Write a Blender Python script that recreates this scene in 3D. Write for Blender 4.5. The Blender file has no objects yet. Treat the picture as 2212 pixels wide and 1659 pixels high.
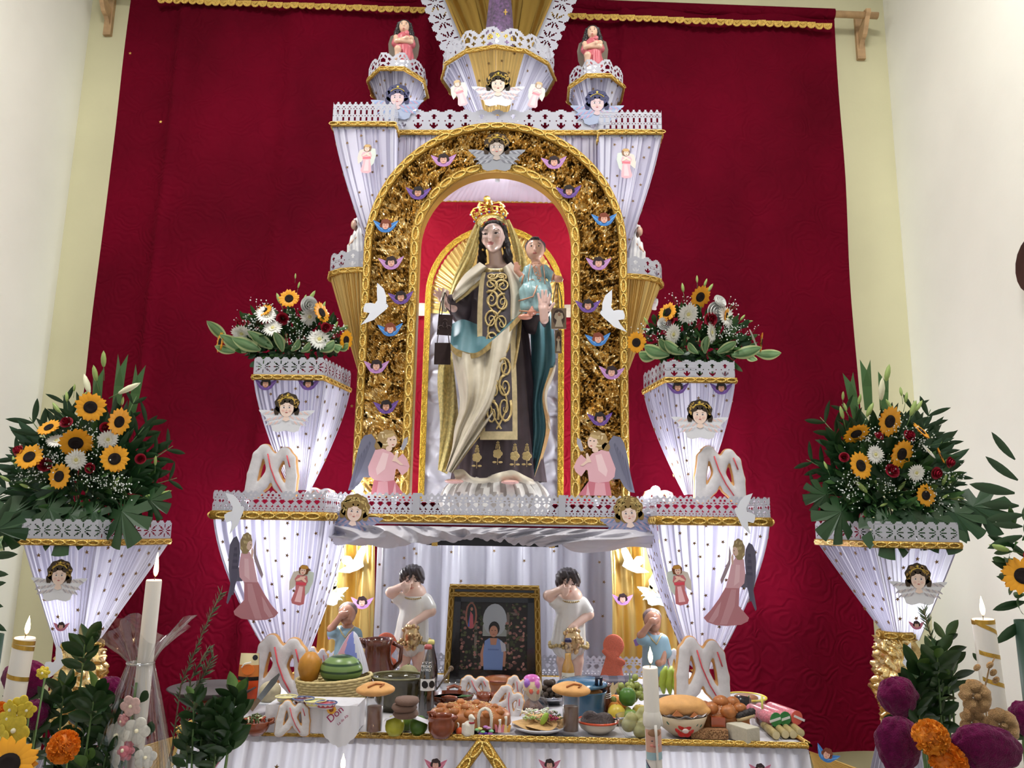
import bpy, math, random
import numpy as np
from mathutils import Vector, Matrix, Euler, noise
random.seed(7)
PI = math.pi
scene = bpy.context.scene
col = scene.collection

# ---------------------------------------------------------------- camera
FPX = 1661.0
CAM = Vector((0, 0, 1.55))
YAW, PITCH, ROLL = math.radians(1.6), math.radians(10.3), math.radians(0.9)
CR = Matrix.Rotation(YAW, 3, 'Z') @ Matrix.Rotation(PI/2 + PITCH, 3, 'X') @ Matrix.Rotation(ROLL, 3, 'Z')
cd = bpy.data.cameras.new('camera'); cd.sensor_width = 36; cd.lens = FPX*36/2212; cd.clip_start = .05
cam = bpy.data.objects.new('camera', cd); col.objects.link(cam)
cam.matrix_world = Matrix.Translation(CAM) @ CR.to_4x4()
scene.camera = cam

# ---------------------------------------------------------------- world, added ceiling lamps, exposure
w = bpy.data.worlds.new('world'); scene.world = w; w.use_nodes = True
w.node_tree.nodes['Background'].inputs[0].default_value = (.80, .84, .92, 1)
w.node_tree.nodes['Background'].inputs[1].default_value = .55
def area(name, loc, rot, size, power, colr):
    l = bpy.data.lights.new(name, 'AREA'); l.shape = 'RECTANGLE'; l.size, l.size_y = size
    l.energy = power; l.color = colr
    o = bpy.data.objects.new(name, l); col.objects.link(o); o.location = loc; o.rotation_euler = rot
    return o
area('added_wall_light', (-1.75, 2.1, 5.22), (0, 0, 0), (.3, 1.3), 60, (1, .985, .96))  # unseen ceiling tubes, added to brighten the side walls
area('added_wall_light', (1.15, 2.1, 5.22), (0, 0, 0), (.3, 1.3), 60, (1, .985, .96))
vs = scene.view_settings
vs.view_transform = 'Standard'; vs.look = 'None'; vs.gamma = 1; vs.use_curve_mapping = False
vs.exposure = .38
scene.cycles.use_denoising = True
scene.cycles.max_bounces = 7; scene.cycles.diffuse_bounces = 3; scene.cycles.glossy_bounces = 3; scene.cycles.transmission_bounces = 6; scene.cycles.transparent_max_bounces = 12
scene.cycles.use_adaptive_sampling = True; scene.cycles.adaptive_threshold = .06; scene.cycles.adaptive_min_samples = 12
scene.cycles.caustics_reflective = False; scene.cycles.caustics_refractive = False
scene.cycles.sample_clamp_indirect = 4

# ---------------------------------------------------------------- helpers
def at(px, py, Y):
    d = CR @ Vector(((px-1106)/FPX, -(py-829.5)/FPX, -1))
    return CAM + d*((Y-CAM.y)/d.y)
def mpp(px, py, Y):
    d = CR @ Vector(((px-1106)/FPX, -(py-829.5)/FPX, -1))
    return (Y-CAM.y)/d.y/FPX
def lin(c):
    o = []
    for v in c[:3]:
        v /= 255.0
        o.append(v/12.92 if v <= .04045 else ((v+.055)/1.055)**2.4)
    return (*o, 1)
def lerp(a, b, t): return a+(b-a)*t
def smooth(t): t = min(max(t, 0), 1); return t*t*(3-2*t)
def interp(pts, x):
    if x <= pts[0][0]: return pts[0][1]
    for (a, va), (b, vb) in zip(pts, pts[1:]):
        if x <= b: return lerp(va, vb, (x-a)/(b-a))
    return pts[-1][1]

MATS = {}
def M(name, c=(200, 200, 200), rough=.5, metal=0, bump=None, var=None, trans=0, emit=0, coat=0, spec=.5, vc=False, sheen=0, glass=0, ior=1.45):
    if name in MATS: return MATS[name]
    m = bpy.data.materials.new(name); m.use_nodes = True; nt = m.node_tree; N = nt.nodes; L = nt.links
    b = N['Principled BSDF']; out = N['Material Output']
    b.inputs['Roughness'].default_value = rough; b.inputs['Metallic'].default_value = metal
    b.inputs['Specular IOR Level'].default_value = spec; b.inputs['Coat Weight'].default_value = coat
    b.inputs['Sheen Weight'].default_value = sheen; b.inputs['Transmission Weight'].default_value = glass
    b.inputs['IOR'].default_value = ior
    b.inputs['Base Color'].default_value = lin(c)
    src = None
    if vc:
        a = N.new('ShaderNodeAttribute'); a.attribute_name = 'Col'; src = a.outputs['Color']
    else:
        a = N.new('ShaderNodeRGB'); a.outputs[0].default_value = lin(c); src = a.outputs[0]
    tc = N.new('ShaderNodeTexCoord')
    if var:
        n = N.new('ShaderNodeTexNoise'); n.inputs['Scale'].default_value = var[0]; n.inputs['Detail'].default_value = 4
        L.new(tc.outputs['Object'], n.inputs['Vector'])
        mr = N.new('ShaderNodeMapRange'); mr.inputs[1].default_value = .3; mr.inputs[2].default_value = .7
        mr.inputs[3].default_value = 1-var[1]; mr.inputs[4].default_value = 1+var[1]*.6
        L.new(n.outputs['Fac'], mr.inputs[0])
        vm = N.new('ShaderNodeVectorMath'); vm.operation = 'SCALE'
        L.new(src, vm.inputs[0]); L.new(mr.outputs[0], vm.inputs['Scale']); src = vm.outputs[0]
    L.new(src, b.inputs['Base Color'])
    if emit:
        L.new(src, b.inputs['Emission Color']); b.inputs['Emission Strength'].default_value = emit
    bn = None
    if bump:
        kind = bump[2] if len(bump) > 2 else 'noise'
        if kind == 'damask':
            nz = N.new('ShaderNodeTexNoise'); nz.inputs['Scale'].default_value = 7; L.new(tc.outputs['Object'], nz.inputs['Vector'])
            ma = N.new('ShaderNodeVectorMath'); ma.operation = 'MULTIPLY_ADD'; ma.inputs[1].default_value = (.16, .16, .16); L.new(nz.outputs['Color'], ma.inputs[0]); L.new(tc.outputs['Object'], ma.inputs[2])
            t = N.new('ShaderNodeTexVoronoi'); t.inputs['Randomness'].default_value = .7
            sn = N.new('ShaderNodeMath'); sn.operation = 'MULTIPLY'; sn.inputs[1].default_value = 46; L.new(t.outputs['Distance'], sn.inputs[0])
            s2 = N.new('ShaderNodeMath'); s2.operation = 'SINE'; L.new(sn.outputs[0], s2.inputs[0]); h = s2.outputs[0]
        elif kind == 'vor':
            t = N.new('ShaderNodeTexVoronoi'); h = t.outputs['Distance']
        elif kind == 'wave':
            t = N.new('ShaderNodeTexWave'); t.inputs['Distortion'].default_value = 9; t.inputs['Detail'].default_value = 3
            t.inputs['Detail Scale'].default_value = 1.2; h = t.outputs['Fac']
        else:
            t = N.new('ShaderNodeTexNoise'); t.inputs['Detail'].default_value = 5; h = t.outputs['Fac']
        t.inputs['Scale'].default_value = bump[0]
        L.new(ma.outputs[0] if kind == 'damask' else tc.outputs['Object'], t.inputs['Vector'])
        bn = N.new('ShaderNodeBump'); bn.inputs['Strength'].default_value = bump[1]; bn.inputs['Distance'].default_value = .004
        L.new(h, bn.inputs['Height']); L.new(bn.outputs[0], b.inputs['Normal'])
    if trans:
        tr = N.new('ShaderNodeBsdfTranslucent'); L.new(src, tr.inputs[0])
        mx = N.new('ShaderNodeMixShader'); mx.inputs[0].default_value = trans
        L.new(b.outputs[0], mx.inputs[1]); L.new(tr.outputs[0], mx.inputs[2]); L.new(mx.outputs[0], out.inputs[0])
    if vc: m['vcdef'] = list(c)
    MATS[name] = m
    return m
def clear_film(name, gloss=.05, tint=(248, 248, 248), ior=1.45):
    m = bpy.data.materials.new(name); m.use_nodes = True; N = m.node_tree.nodes; L = m.node_tree.links
    N.remove(N['Principled BSDF'])
    tr = N.new('ShaderNodeBsdfTransparent'); tr.inputs[0].default_value = lin(tint)
    gl = N.new('ShaderNodeBsdfGlossy'); gl.inputs['Roughness'].default_value = .1
    fr = N.new('ShaderNodeLayerWeight'); fr.inputs[0].default_value = .5
    pw = N.new('ShaderNodeMath'); pw.operation = 'POWER'; pw.inputs[1].default_value = 4; L.new(fr.outputs['Facing'], pw.inputs[0])
    ad = N.new('ShaderNodeMath'); ad.operation = 'MULTIPLY_ADD'; ad.inputs[1].default_value = ior-.85; ad.inputs[2].default_value = gloss; L.new(pw.outputs[0], ad.inputs[0])
    mx = N.new('ShaderNodeMixShader'); L.new(ad.outputs[0], mx.inputs[0]); L.new(tr.outputs[0], mx.inputs[1]); L.new(gl.outputs[0], mx.inputs[2])
    L.new(mx.outputs[0], N['Material Output'].inputs[0])
    return m

class MB:
    """collects polygons (with an optional colour per face) for one mesh"""
    def __init__(s): s.v = []; s.f = []; s.c = []; s.T = None; s.col = None
    def add(s, vs, fs, c=None):
        o = len(s.v)
        for p in vs:
            p = Vector(p); s.v.append(s.T @ p if s.T else p)
        c = c or s.col
        for f in fs: s.f.append([i+o for i in f]); s.c.append(c)
        return s
    def box(s, c, d, R=None, col=None):
        c = Vector(c); vs = []
        for x in (-.5, .5):
            for y in (-.5, .5):
                for z in (-.5, .5):
                    p = Vector((x*d[0], y*d[1], z*d[2])); vs.append(c+(R @ p if R else p))
        return s.add(vs, [(0,1,3,2),(4,6,7,5),(0,4,5,1),(2,3,7,6),(0,2,6,4),(1,5,7,3)], col)
    def tube(s, pts, r, n=6, cap=True, col=None, closed=False, flat=1):
        pts = [Vector(p) for p in pts]; N = len(pts)
        rr = r if isinstance(r, (list, tuple)) else [r]*N
        vs = []; up = None
        for i, p in enumerate(pts):
            if closed: t = pts[(i+1) % N]-pts[i-1]
            else: t = pts[min(i+1, N-1)]-pts[max(i-1, 0)]
            if t.length < 1e-9: t = Vector((0, 0, 1))
            t.normalize()
            if up is None: up = Vector((0, 0, 1)) if abs(t.z) < .9 else Vector((0, 1, 0))
            a = up-t*up.dot(t)
            if a.length < 1e-6: a = t.orthogonal()
            a.normalize(); b = t.cross(a); up = a
            for k in range(n):
                q = 2*PI*k/n; vs.append(p+(a*math.cos(q)+b*math.sin(q)*flat)*rr[i])
        fs = []
        for i in range(N if closed else N-1):
            j = (i+1) % N
            for k in range(n):
                fs.append((i*n+k, i*n+(k+1) % n, j*n+(k+1) % n, j*n+k))
        if cap and not closed: fs.append(tuple(range(n-1, -1, -1))); fs.append(tuple((N-1)*n+k for k in range(n)))
        return s.add(vs, fs, col)
    def lathe(s, prof, n=24, c=(0, 0, 0), col=None, cap=True, sx=1, sy=1):
        c = Vector(c); vs = []; m = len(prof)
        for r, z in prof:
            for k in range(n):
                q = 2*PI*k/n; vs.append(c+Vector((r*math.cos(q)*sx, r*math.sin(q)*sy, z)))
        fs = []
        for i in range(m-1):
            for k in range(n): fs.append((i*n+k, i*n+(k+1) % n, (i+1)*n+(k+1) % n, (i+1)*n+k))
        if cap:
            if prof[0][0] > 1e-6: fs.append(tuple(range(n-1, -1, -1)))
            if prof[-1][0] > 1e-6: fs.append(tuple((m-1)*n+k for k in range(n)))
        return s.add(vs, fs, col)
    def ell(s, c, r, n=16, m=9, R=None, col=None):
        if not isinstance(r, (list, tuple)): r = (r, r, r)
        c = Vector(c); vs = []
        for i in range(m+1):
            a = -PI/2+PI*i/m
            for k in range(n):
                q = 2*PI*k/n; p = Vector((r[0]*math.cos(a)*math.cos(q), r[1]*math.cos(a)*math.sin(q), r[2]*math.sin(a)))
                vs.append(c+(R @ p if R else p))
        fs = []
        for i in range(m):
            for k in range(n): fs.append((i*n+k, i*n+(k+1) % n, (i+1)*n+(k+1) % n, (i+1)*n+k))
        return s.add(vs, fs, col)
    def prism(s, poly, y0=0, d=1, col=None):
        """outline in x,z extruded from y0 (front) to y0+d"""
        n = len(poly)
        vs = [(x, y0, z) for x, z in poly]+[(x, y0+d, z) for x, z in poly]
        fs = [tuple(range(n)), tuple(range(2*n-1, n-1, -1))]+[(i, n+i, n+(i+1) % n, (i+1) % n) for i in range(n)]
        return s.add(vs, fs, col)
    def grid(s, fn, nu, nv, closed=False, col=None, cfn=None):
        vs = []
        for j in range(nv+1):
            for i in range(nu if closed else nu+1): vs.append(fn(i/nu, j/nv))
        W = nu if closed else nu+1; o = len(s.v)
        for p in vs:
            p = Vector(p); s.v.append(s.T @ p if s.T else p)
        for j in range(nv):
            for i in range(nu):
                k = (i+1) % W if closed else i+1
                s.f.append([o+j*W+i, o+j*W+k, o+(j+1)*W+k, o+(j+1)*W+i])
                s.c.append(cfn((i+.5)/nu, (j+.5)/nv) if cfn else (col or s.col))
        return s
    def mesh(s, name, mat, sm=True):
        me = bpy.data.meshes.new(name)
        me.from_pydata([tuple(p) for p in s.v], [], s.f)
        df = tuple(mat['vcdef']) if mat and 'vcdef' in mat else (200, 200, 200)
        if any(c is not None for c in s.c) or (mat and 'vcdef' in mat):
            a = me.color_attributes.new('Col', 'FLOAT_COLOR', 'CORNER'); buf = []
            for p, c in zip(me.polygons, s.c):
                buf.extend(list(lin(c or df))*p.loop_total)
            a.data.foreach_set('color', buf)
        if sm: me.polygons.foreach_set('use_smooth', [True]*len(me.polygons))
        if mat: me.materials.append(mat)
        me.update()
        return me
def obj(name, mb, mat=None, parent=None, sm=True, auto=None):
    me = mb if isinstance(mb, bpy.types.Mesh) else mb.mesh(name, mat, sm)
    if auto and not isinstance(mb, bpy.types.Mesh): me.set_sharp_from_angle(angle=math.radians(auto))
    o = bpy.data.objects.new(name, me); col.objects.link(o)
    if parent: o.parent = parent
    return o
def inst(name, me, parent=None, loc=(0, 0, 0), rot=(0, 0, 0), sc=1):
    o = bpy.data.objects.new(name, me); col.objects.link(o); o.parent = parent
    o.location = loc
    o.rotation_euler = rot if not isinstance(rot, Matrix) else rot.to_euler()
    o.scale = (sc, sc, sc) if not isinstance(sc, (tuple, list)) else sc
    return o
def tag(o, label, cat, group=None, kind=None):
    o['label'] = label; o['category'] = cat
    if group: o['group'] = group
    if kind: o['kind'] = kind
    return o
def thing(name, label, cat, loc=(0, 0, 0), rz=0, group=None, sc=1, ry=0, rx=0):
    o = bpy.data.objects.new(name, None); col.objects.link(o); o.empty_display_size = .05
    o.location = loc; o.rotation_euler = (rx, ry, rz); o.scale = (sc, sc, sc)
    return tag(o, label, cat, group)
def pthing(name, label, cat, px, py, Y, group=None, rz=0, sc=1, ry=0, rx=0):
    """a thing whose parts are drawn in photo pixels around its base point"""
    return thing(name, label, cat, at(px, py, Y), rz, group, mpp(px, py, Y)*sc, ry, rx)
def copy_tree(o, parent=None):
    c = o.copy(); col.objects.link(c); c.parent = parent
    for ch in list(o.children): copy_tree(ch, c)
    return c
def recopy(o, label, loc, sc=None, rot=None):
    c = copy_tree(o); c['label'] = label; c.location = loc
    if sc: c.scale = sc if isinstance(sc, (tuple, list)) else (sc, sc, sc)
    if rot is not None: c.rotation_euler = rot
    return c
def struct(name, mb, mat, label=None):
    o = obj(name, mb, mat, sm=False); o['kind'] = 'structure'
    return o

# smooth solids: a blend of ellipsoids and round cones turned into one surface
def sdf(prims, h, k=0.0, disp=None):
    lo = np.array([1e9]*3); hi = -lo; pr = []
    for p in prims:
        if p[0] == 'e':
            c = np.array(p[1], float); r = np.array(p[2] if isinstance(p[2], (list, tuple)) else (p[2],)*3, float)
            R = np.array(Euler(p[4]).to_matrix()) if len(p) > 4 and p[4] else np.eye(3); m = r.max() if len(p) > 4 and p[4] else r
            pr.append(('e', c, r, R, p[3])); lo = np.minimum(lo, c-m); hi = np.maximum(hi, c+m)
        else:
            a = np.array(p[1], float); b = np.array(p[2], float); pr.append(('c', a, b, p[3], p[4], p[5])); m = max(p[3], p[4])
            lo = np.minimum(lo, np.minimum(a, b)-m); hi = np.maximum(hi, np.maximum(a, b)+m)
    lo -= 2.5*h+k*.3; hi += 2.5*h+k*.3
    n = np.ceil((hi-lo)/h).astype(int)+1
    ax = [lo[i]+h*np.arange(n[i]) for i in range(3)]
    G = np.stack(np.meshgrid(*ax, indexing='ij'), -1)
    def dist(p, X):
        if p[0] == 'e':
            q = (X-p[1]) @ p[3]; k0 = np.linalg.norm(q/p[2], axis=-1); k1 = np.linalg.norm(q/p[2]**2, axis=-1)
            return np.where(k1 > 1e-9, k0*(k0-1)/np.maximum(k1, 1e-9), -p[2].min())
        ab = p[2]-p[1]; t = np.clip(((X-p[1]) @ ab)/max(ab @ ab, 1e-12), 0, 1)
        return np.linalg.norm(X-p[1]-t[..., None]*ab, axis=-1)-(p[3]+(p[4]-p[3])*t)
    D = None
    for p in pr:
        d = dist(p, G)
        if D is None: D = d
        elif k > 0:
            e = np.maximum(k-np.abs(D-d), 0)/k; D = np.minimum(D, d)-e*e*k*.25
        else: D = np.minimum(D, d)
    if disp is not None: D = D-disp(G)
    S = D < 0
    cs = [S[i:n[0]-1+i, j:n[1]-1+j, l:n[2]-1+l] for i in (0, 1) for j in (0, 1) for l in (0, 1)]
    cnt = sum(c.astype(np.int8) for c in cs); act = (cnt > 0) & (cnt < 8)
    idx = -np.ones(act.shape, int); I = np.argwhere(act); idx[act] = np.arange(len(I))
    acc = np.zeros((len(I), 3)); num = np.zeros(len(I))
    for a in range(3):
        o1, o2 = [x for x in range(3) if x != a]
        for u in (0, 1):
            for v in (0, 1):
                b = I.copy(); b[:, o1] += u; b[:, o2] += v; e = b.copy(); e[:, a] += 1
                da = D[b[:, 0], b[:, 1], b[:, 2]]; db = D[e[:, 0], e[:, 1], e[:, 2]]
                m = (da < 0) != (db < 0); t = np.where(m, da/np.where(m, da-db, 1), 0)
                pt = b.astype(float); pt[:, a] += t
                acc[m] += pt[m]; num[m] += 1
    V = lo+h*acc/num[:, None]
    F = []
    for a in range(3):
        o1, o2 = (a+1) % 3, (a+2) % 3
        sl0 = [slice(1, -1)]*3; sl1 = [slice(1, -1)]*3; sl0[a] = slice(0, -1); sl1[a] = slice(1, None)
        s0 = S[tuple(sl0)]; s1 = S[tuple(sl1)]
        for flip in (False, True):
            E = np.argwhere((s0 & ~s1) if not flip else (~s0 & s1))
            if not len(E): continue
            for q in range(3):
                if q != a: E[:, q] += 1
            def cid(d1, d2):
                c = E.copy(); c[:, o1] -= d1; c[:, o2] -= d2
                return idx[c[:, 0], c[:, 1], c[:, 2]]
            q4 = np.stack([cid(1, 1), cid(0, 1), cid(0, 0), cid(1, 0)], 1)
            F.append(q4 if not flip else q4[:, ::-1])
    F = np.concatenate(F); F = F[(F >= 0).all(1)]
    ctr = V[F].mean(1)
    dd = np.stack([dist(p, ctr) for p in pr], 1); near = dd.argmin(1)
    mb = MB(); mb.v = [Vector(p) for p in V]; mb.f = F.tolist(); cl = [p[4] if p[0] == 'e' else p[5] for p in pr]
    mb.c = [cl[i] for i in near]
    return mb

# common materials
VC = M('painted_matte', rough=.6, vc=True)
VCG = M('painted_gloss', rough=.3, vc=True, coat=.25)
PRINT = M('printed_card', rough=.45, vc=True)
GOLD = M('gold_foil', (222, 182, 104), rough=.22, metal=1)
GOLDSAT = M('gold_satin', (222, 186, 116), rough=.3, metal=.85, trans=.12)
GLIT = M('gold_glitter_trim', (226, 188, 100), rough=.4, metal=.75, bump=(260, .7, 'vor'), var=(160, .35), vc=True)
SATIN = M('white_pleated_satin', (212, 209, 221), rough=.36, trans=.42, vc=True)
SATINB = M('white_satin', (206, 204, 213), rough=.26, trans=.12)
PAPER = M('white_cut_paper', (184, 184, 194), rough=.6, trans=.10)
CARD = M('white_card', (225, 227, 236), rough=.55)
LEAF = M('leaf_dark_green', (34, 66, 34), rough=.38, var=(30, .3))
LEAF2 = M('leaf_mid_green', (62, 98, 48), rough=.42, var=(30, .3))
STEM = M('stem_green', (86, 112, 62), rough=.5)
VCL = M('painted_leaf', rough=.42, vc=True, var=(40, .25), trans=.12)

# light bulbs of the altar (bulb + its own light)
BULB = M('bulb_glow', (255, 255, 255), emit=12)
def bulb(px, py, Y, power, label, vis=True, r=.022, c=(.93, .96, 1)):
    p = at(px, py, Y)
    t = thing('led_bulb', label, 'bulb', p, group='white lamps fixed inside the altar')
    obj('glass', MB().ell((0, 0, 0), r, 12, 8), BULB, t)
    obj('socket', MB().lathe([(.012, -.05), (.014, -.02), (.012, -.015)], 10), CARD, t)
    l = bpy.data.lights.new('led_light', 'POINT'); l.energy = power; l.color = c; l.shadow_soft_size = r*1.3
    o = bpy.data.objects.new('led_light', l); col.objects.link(o); o.parent = t; o.location = (0, 0, 0)
    return t
# ---------------------------------------------------------------- room
WALLY = 4.5
XL, XR = at(112, 700, WALLY).x, at(1962, 700, WALLY).x
WALLM = M('cream_plaster', (238, 236, 224), rough=.85, bump=(22, .25), var=(1.6, .05))
WALLB = M('cream_plaster_back', (212, 207, 170), rough=.85, bump=(22, .25), var=(1.6, .06))
struct('wall_back', MB().box(((XL+XR)/2, WALLY+.06, 2.65), (XR-XL+.4, .12, 5.5)), WALLB)
struct('wall_left', MB().box((XL-.1, 1.4, 2.65), (.2, 6.2, 5.5)), WALLM)
struct('wall_right', MB().box((XR+.1, 1.4, 2.65), (.2, 6.2, 5.5)), WALLM)
struct('floor', MB().box(((XL+XR)/2, 1.4, -.06), (XR-XL+.4, 6.3, .12)), M('floor_tile', (168, 152, 132), rough=.35, var=(5, .2)))
struct('ceiling', MB().box(((XL+XR)/2, 1.4, 5.45), (XR-XL+.4, 6.3, .12)), M('ceiling_white', (222, 222, 215), rough=.9))
for lx, lab in ((-1.75, 'unseen ceiling tube lamp added to brighten the left wall'), (1.15, 'unseen ceiling tube lamp added to brighten the right wall')):
    t = thing('added_ceiling_lamp', lab, 'lamp', (lx, 2.1, 5.25))  # made-up body for the added wall-brightening light
    obj('housing', MB().box((0, 0, .07), (.36, 1.36, .12)), CARD, t, sm=False)
    obj('diffuser', MB().box((0, 0, .001), (.3, 1.3, .012)), M('added_lamp_diffuser', (255, 252, 245), emit=3), t, sm=False)

# red curtain with pole, brackets and gold edging
CURT = M('red_damask', (92, 2, 24), rough=.8, spec=.06, bump=(4.5, .34, 'damask'), var=(1.6, .28))
CY = 4.36
tl, tr_, bl, br = at(287, -28, CY), at(1803, 30, CY), at(84, 1640, CY), at(1907, 1624, CY)
def curtz(x):
    fold = .010*math.sin(x*9+1.3)+.012*noise.noise(Vector((x*3.1, 3.3, 0)))
    for c, wd, a in ((-.72, .05, .03), (-2.28, .03, .02), (1.95, .04, .03), (.52, .03, .016), (-1.55, .06, .02), (1.2, .06, .014)):
        fold += a*math.exp(-((x-c)/wd)**2)
    return fold
def curt(u, v):
    top = tl.lerp(tr_, u); bot = bl.lerp(br, u); p = bot.lerp(top, v)
    return (p.x+.004*math.sin(v*19), CY-curtz(p.x-(v-.5)*.06)*(2.0-.8*v)-.012*noise.noise(Vector((p.x*1.2, p.z*1.5, 2))), p.z)
cu = thing('red_curtain', 'large deep red embossed curtain hanging behind the whole altar', 'curtain', (0, 0, 0))
obj('cloth', MB().grid(curt, 220, 60), CURT, cu)
def hem(u, v):
    p = tl.lerp(tr_, u); a = v*2*PI
    return (p.x, CY+.012-.034*math.cos(a), p.z+.004+.036*math.sin(a))
obj('rod_pocket', MB().grid(hem, 120, 10), CURT, cu)
a, b = at(340, -2, CY-.05), at(1797, 54, CY-.05)
mb = MB(); n = 84
for i in range(n):
    p0, p1 = a.lerp(b, i/n), a.lerp(b, (i+1)/n); c = (p0+p1)/2; hw = (p1.x-p0.x)/2*1.04; dz = .006*noise.noise(c*7)
    ol = [(c.x-hw, c.z+.014+dz)]+[(c.x+hw*math.cos(PI+PI*k/6), c.z-.004+dz+.024*math.sin(PI+PI*k/6)) for k in range(7)]+[(c.x+hw, c.z+.014+dz)]
    mb.prism(ol[::-1], CY-.048-.004*(i % 2), .006)
    mb.tube([(c.x-hw*.5, CY-.05, c.z+dz+.004), (c.x, CY-.053, c.z-.012+dz), (c.x+hw*.5, CY-.05, c.z+dz+.004)], .004, 5)
obj('gold_edging', mb, GLIT, cu, sm=False)
for sx, sy in ((281, 115), (347, 263), (760, 877), (1355, 958)):
    st = MB().prism([(.011*(1 if k % 2 == 0 else .42)*math.sin(k*PI/5), .011*(1 if k % 2 == 0 else .42)*math.cos(k*PI/5)) for k in range(10)], 0, .003)
    s_ = obj('star', st, GOLD, cu, sm=False); s_.location = at(sx, sy, CY-.07)
WOOD = M('pale_wood', (196, 160, 118), rough=.6, var=(14, .25))
ra, rb = at(215, -31, CY+.012), at(1896, 34, CY+.012)
rod = obj('curtain_pole', MB().tube([ra, rb], .021, 12), WOOD)
tag(rod, 'pale round wooden pole carrying the red curtain', 'pole')
for lab, x0, y0 in (('carved pale wooden bracket holding the left end of curtain pole', 219, 0), ('carved pale wooden bracket holding the right end of curtain pole', 1872, 50)):
    c = at(x0, y0, CY+.02)
    t = thing('pole_bracket', lab, 'bracket', (c.x, WALLY, c.z))
    obj('back_plate', MB().box((0, -.012, -.03), (.05, .024, .3)), WOOD, t, sm=False)
    arm = []
    for k in range(9):
        u = k/8; arm.append((-.02-u*.14, -.12+.16*u+.014*math.sin(u*9)))
    ol = arm+[(-.16, .075), (-.12, .085), (-.11, .05), (-.02, -.0)]
    m2 = MB(); m2.T = Matrix.Rotation(PI/2, 4, 'Z') @ Matrix.Translation((0, -.014, 0))
    m2.prism([(-x*-1, z) for x, z in ol], 0, .028); obj('carved_arm', m2, WOOD, t, sm=False)
# dark frame at the edge of the right wall
c = at(2206, 600, 3.46)
t = thing('wall_ornament', 'dark brown curved wooden frame on the right wall at the edge', 'frame', (XR-.02, 3.37, c.z))
m2 = MB(); m2.T = Matrix.Rotation(PI/2, 4, 'Z')
m2.prism([(-.26*math.cos(q)-.235, .16*math.sin(q)+.01*math.sin(3*q)) for q in [2*PI*k/28 for k in range(28)]], 0, .03)
obj('board', m2, M('dark_wood', (62, 40, 34), rough=.5, var=(12, .3)), t, sm=False)
# ---------------------------------------------------------------- builders for paper lace, trims and pleated flares
TILES = {
'picket': ["..##..", "..##..", ".####.", "######", "######", "##..##", "######", "#.##.#", "######", "##..##", "##..##", "##..##", "##..##", "##..##", "######", "#.##.#", "######", "##..##", "##..##", "##..##", "##..##", "######", "######"],
'arrow': ["....####....", "..########..", "############", "############", "#####..#####", "####....####", "#####..#####", "#####..#####", "############", "##.######.##", "############", "#####..#####", "###.#..#.###", "###......###", "####....####", "#####..#####", "############", "############"],
'heart': ["..##....##....##", ".####..####..###", "################", "##..####..####..", "##..####..####..", "################", "#..##..##..##..#", "################", "##....####....##", "#......##......#", "##....####....##", "###..######..###", "################", "###.####.####.##", "##..###...###..#", "################", "#.##.##.##.##.##", "################", "##.####.####.###", "################"],
'floral': ["..####....####..", ".######..######.", "################", "########.#######", "##.#####.#####.#", "###..###.###..##", "####..#####..###", "######.###.#####", "##....#####....#", "######.###.#####", "####..#####..###", "###..###.###..##", "##.#####.#####.#", "########.#######", "################", "################"],
'scallop': [".....######.....", "...##########...", "..####.##.####..", ".####..##..####.", "#####.####.#####", "##..###..###..##", "#...##....##...#", "##.###....###.##", "######....######", "###.########.###", "##...######...##", "###.###..###.###", "######....######", "################"],
}
def lace(path, H, tile, up=(0, 0, 1), cellw=None):
    T = TILES[tile]; h = len(T); wd = len(T[0]); ch = H/h; up = Vector(up)
    pts = [Vector(p) for p in path]; seg = [(b-a).length for a, b in zip(pts, pts[1:])]; L = sum(seg)
    cw = cellw or ch; ncol = max(wd, int(round(L/cw/wd))*wd); cw = L/ncol
    def pos(s):
        for a, b, l in zip(pts, pts[1:], seg):
            if s <= l+1e-9: return a.lerp(b, s/l)
            s -= l
        return pts[-1]
    P = [pos(i*cw) for i in range(ncol+1)]
    mb = MB()
    corner = {int(round(sum(seg[:i])/cw)) for i in range(1, len(seg))}
    for r in range(h):
        z1 = H-r*ch; z0 = z1-ch; i = 0
        while i < ncol:
            if T[r][i % wd] == '.': i += 1; continue
            j = i+1
            while j < ncol and T[r][j % wd] == '#' and j not in corner and j-i < 40: j += 1
            mb.add([P[i]+up*z0, P[j]+up*z0, P[j]+up*z1, P[i]+up*z1], [(0, 1, 2, 3)])
            i = j
    return mb
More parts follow.
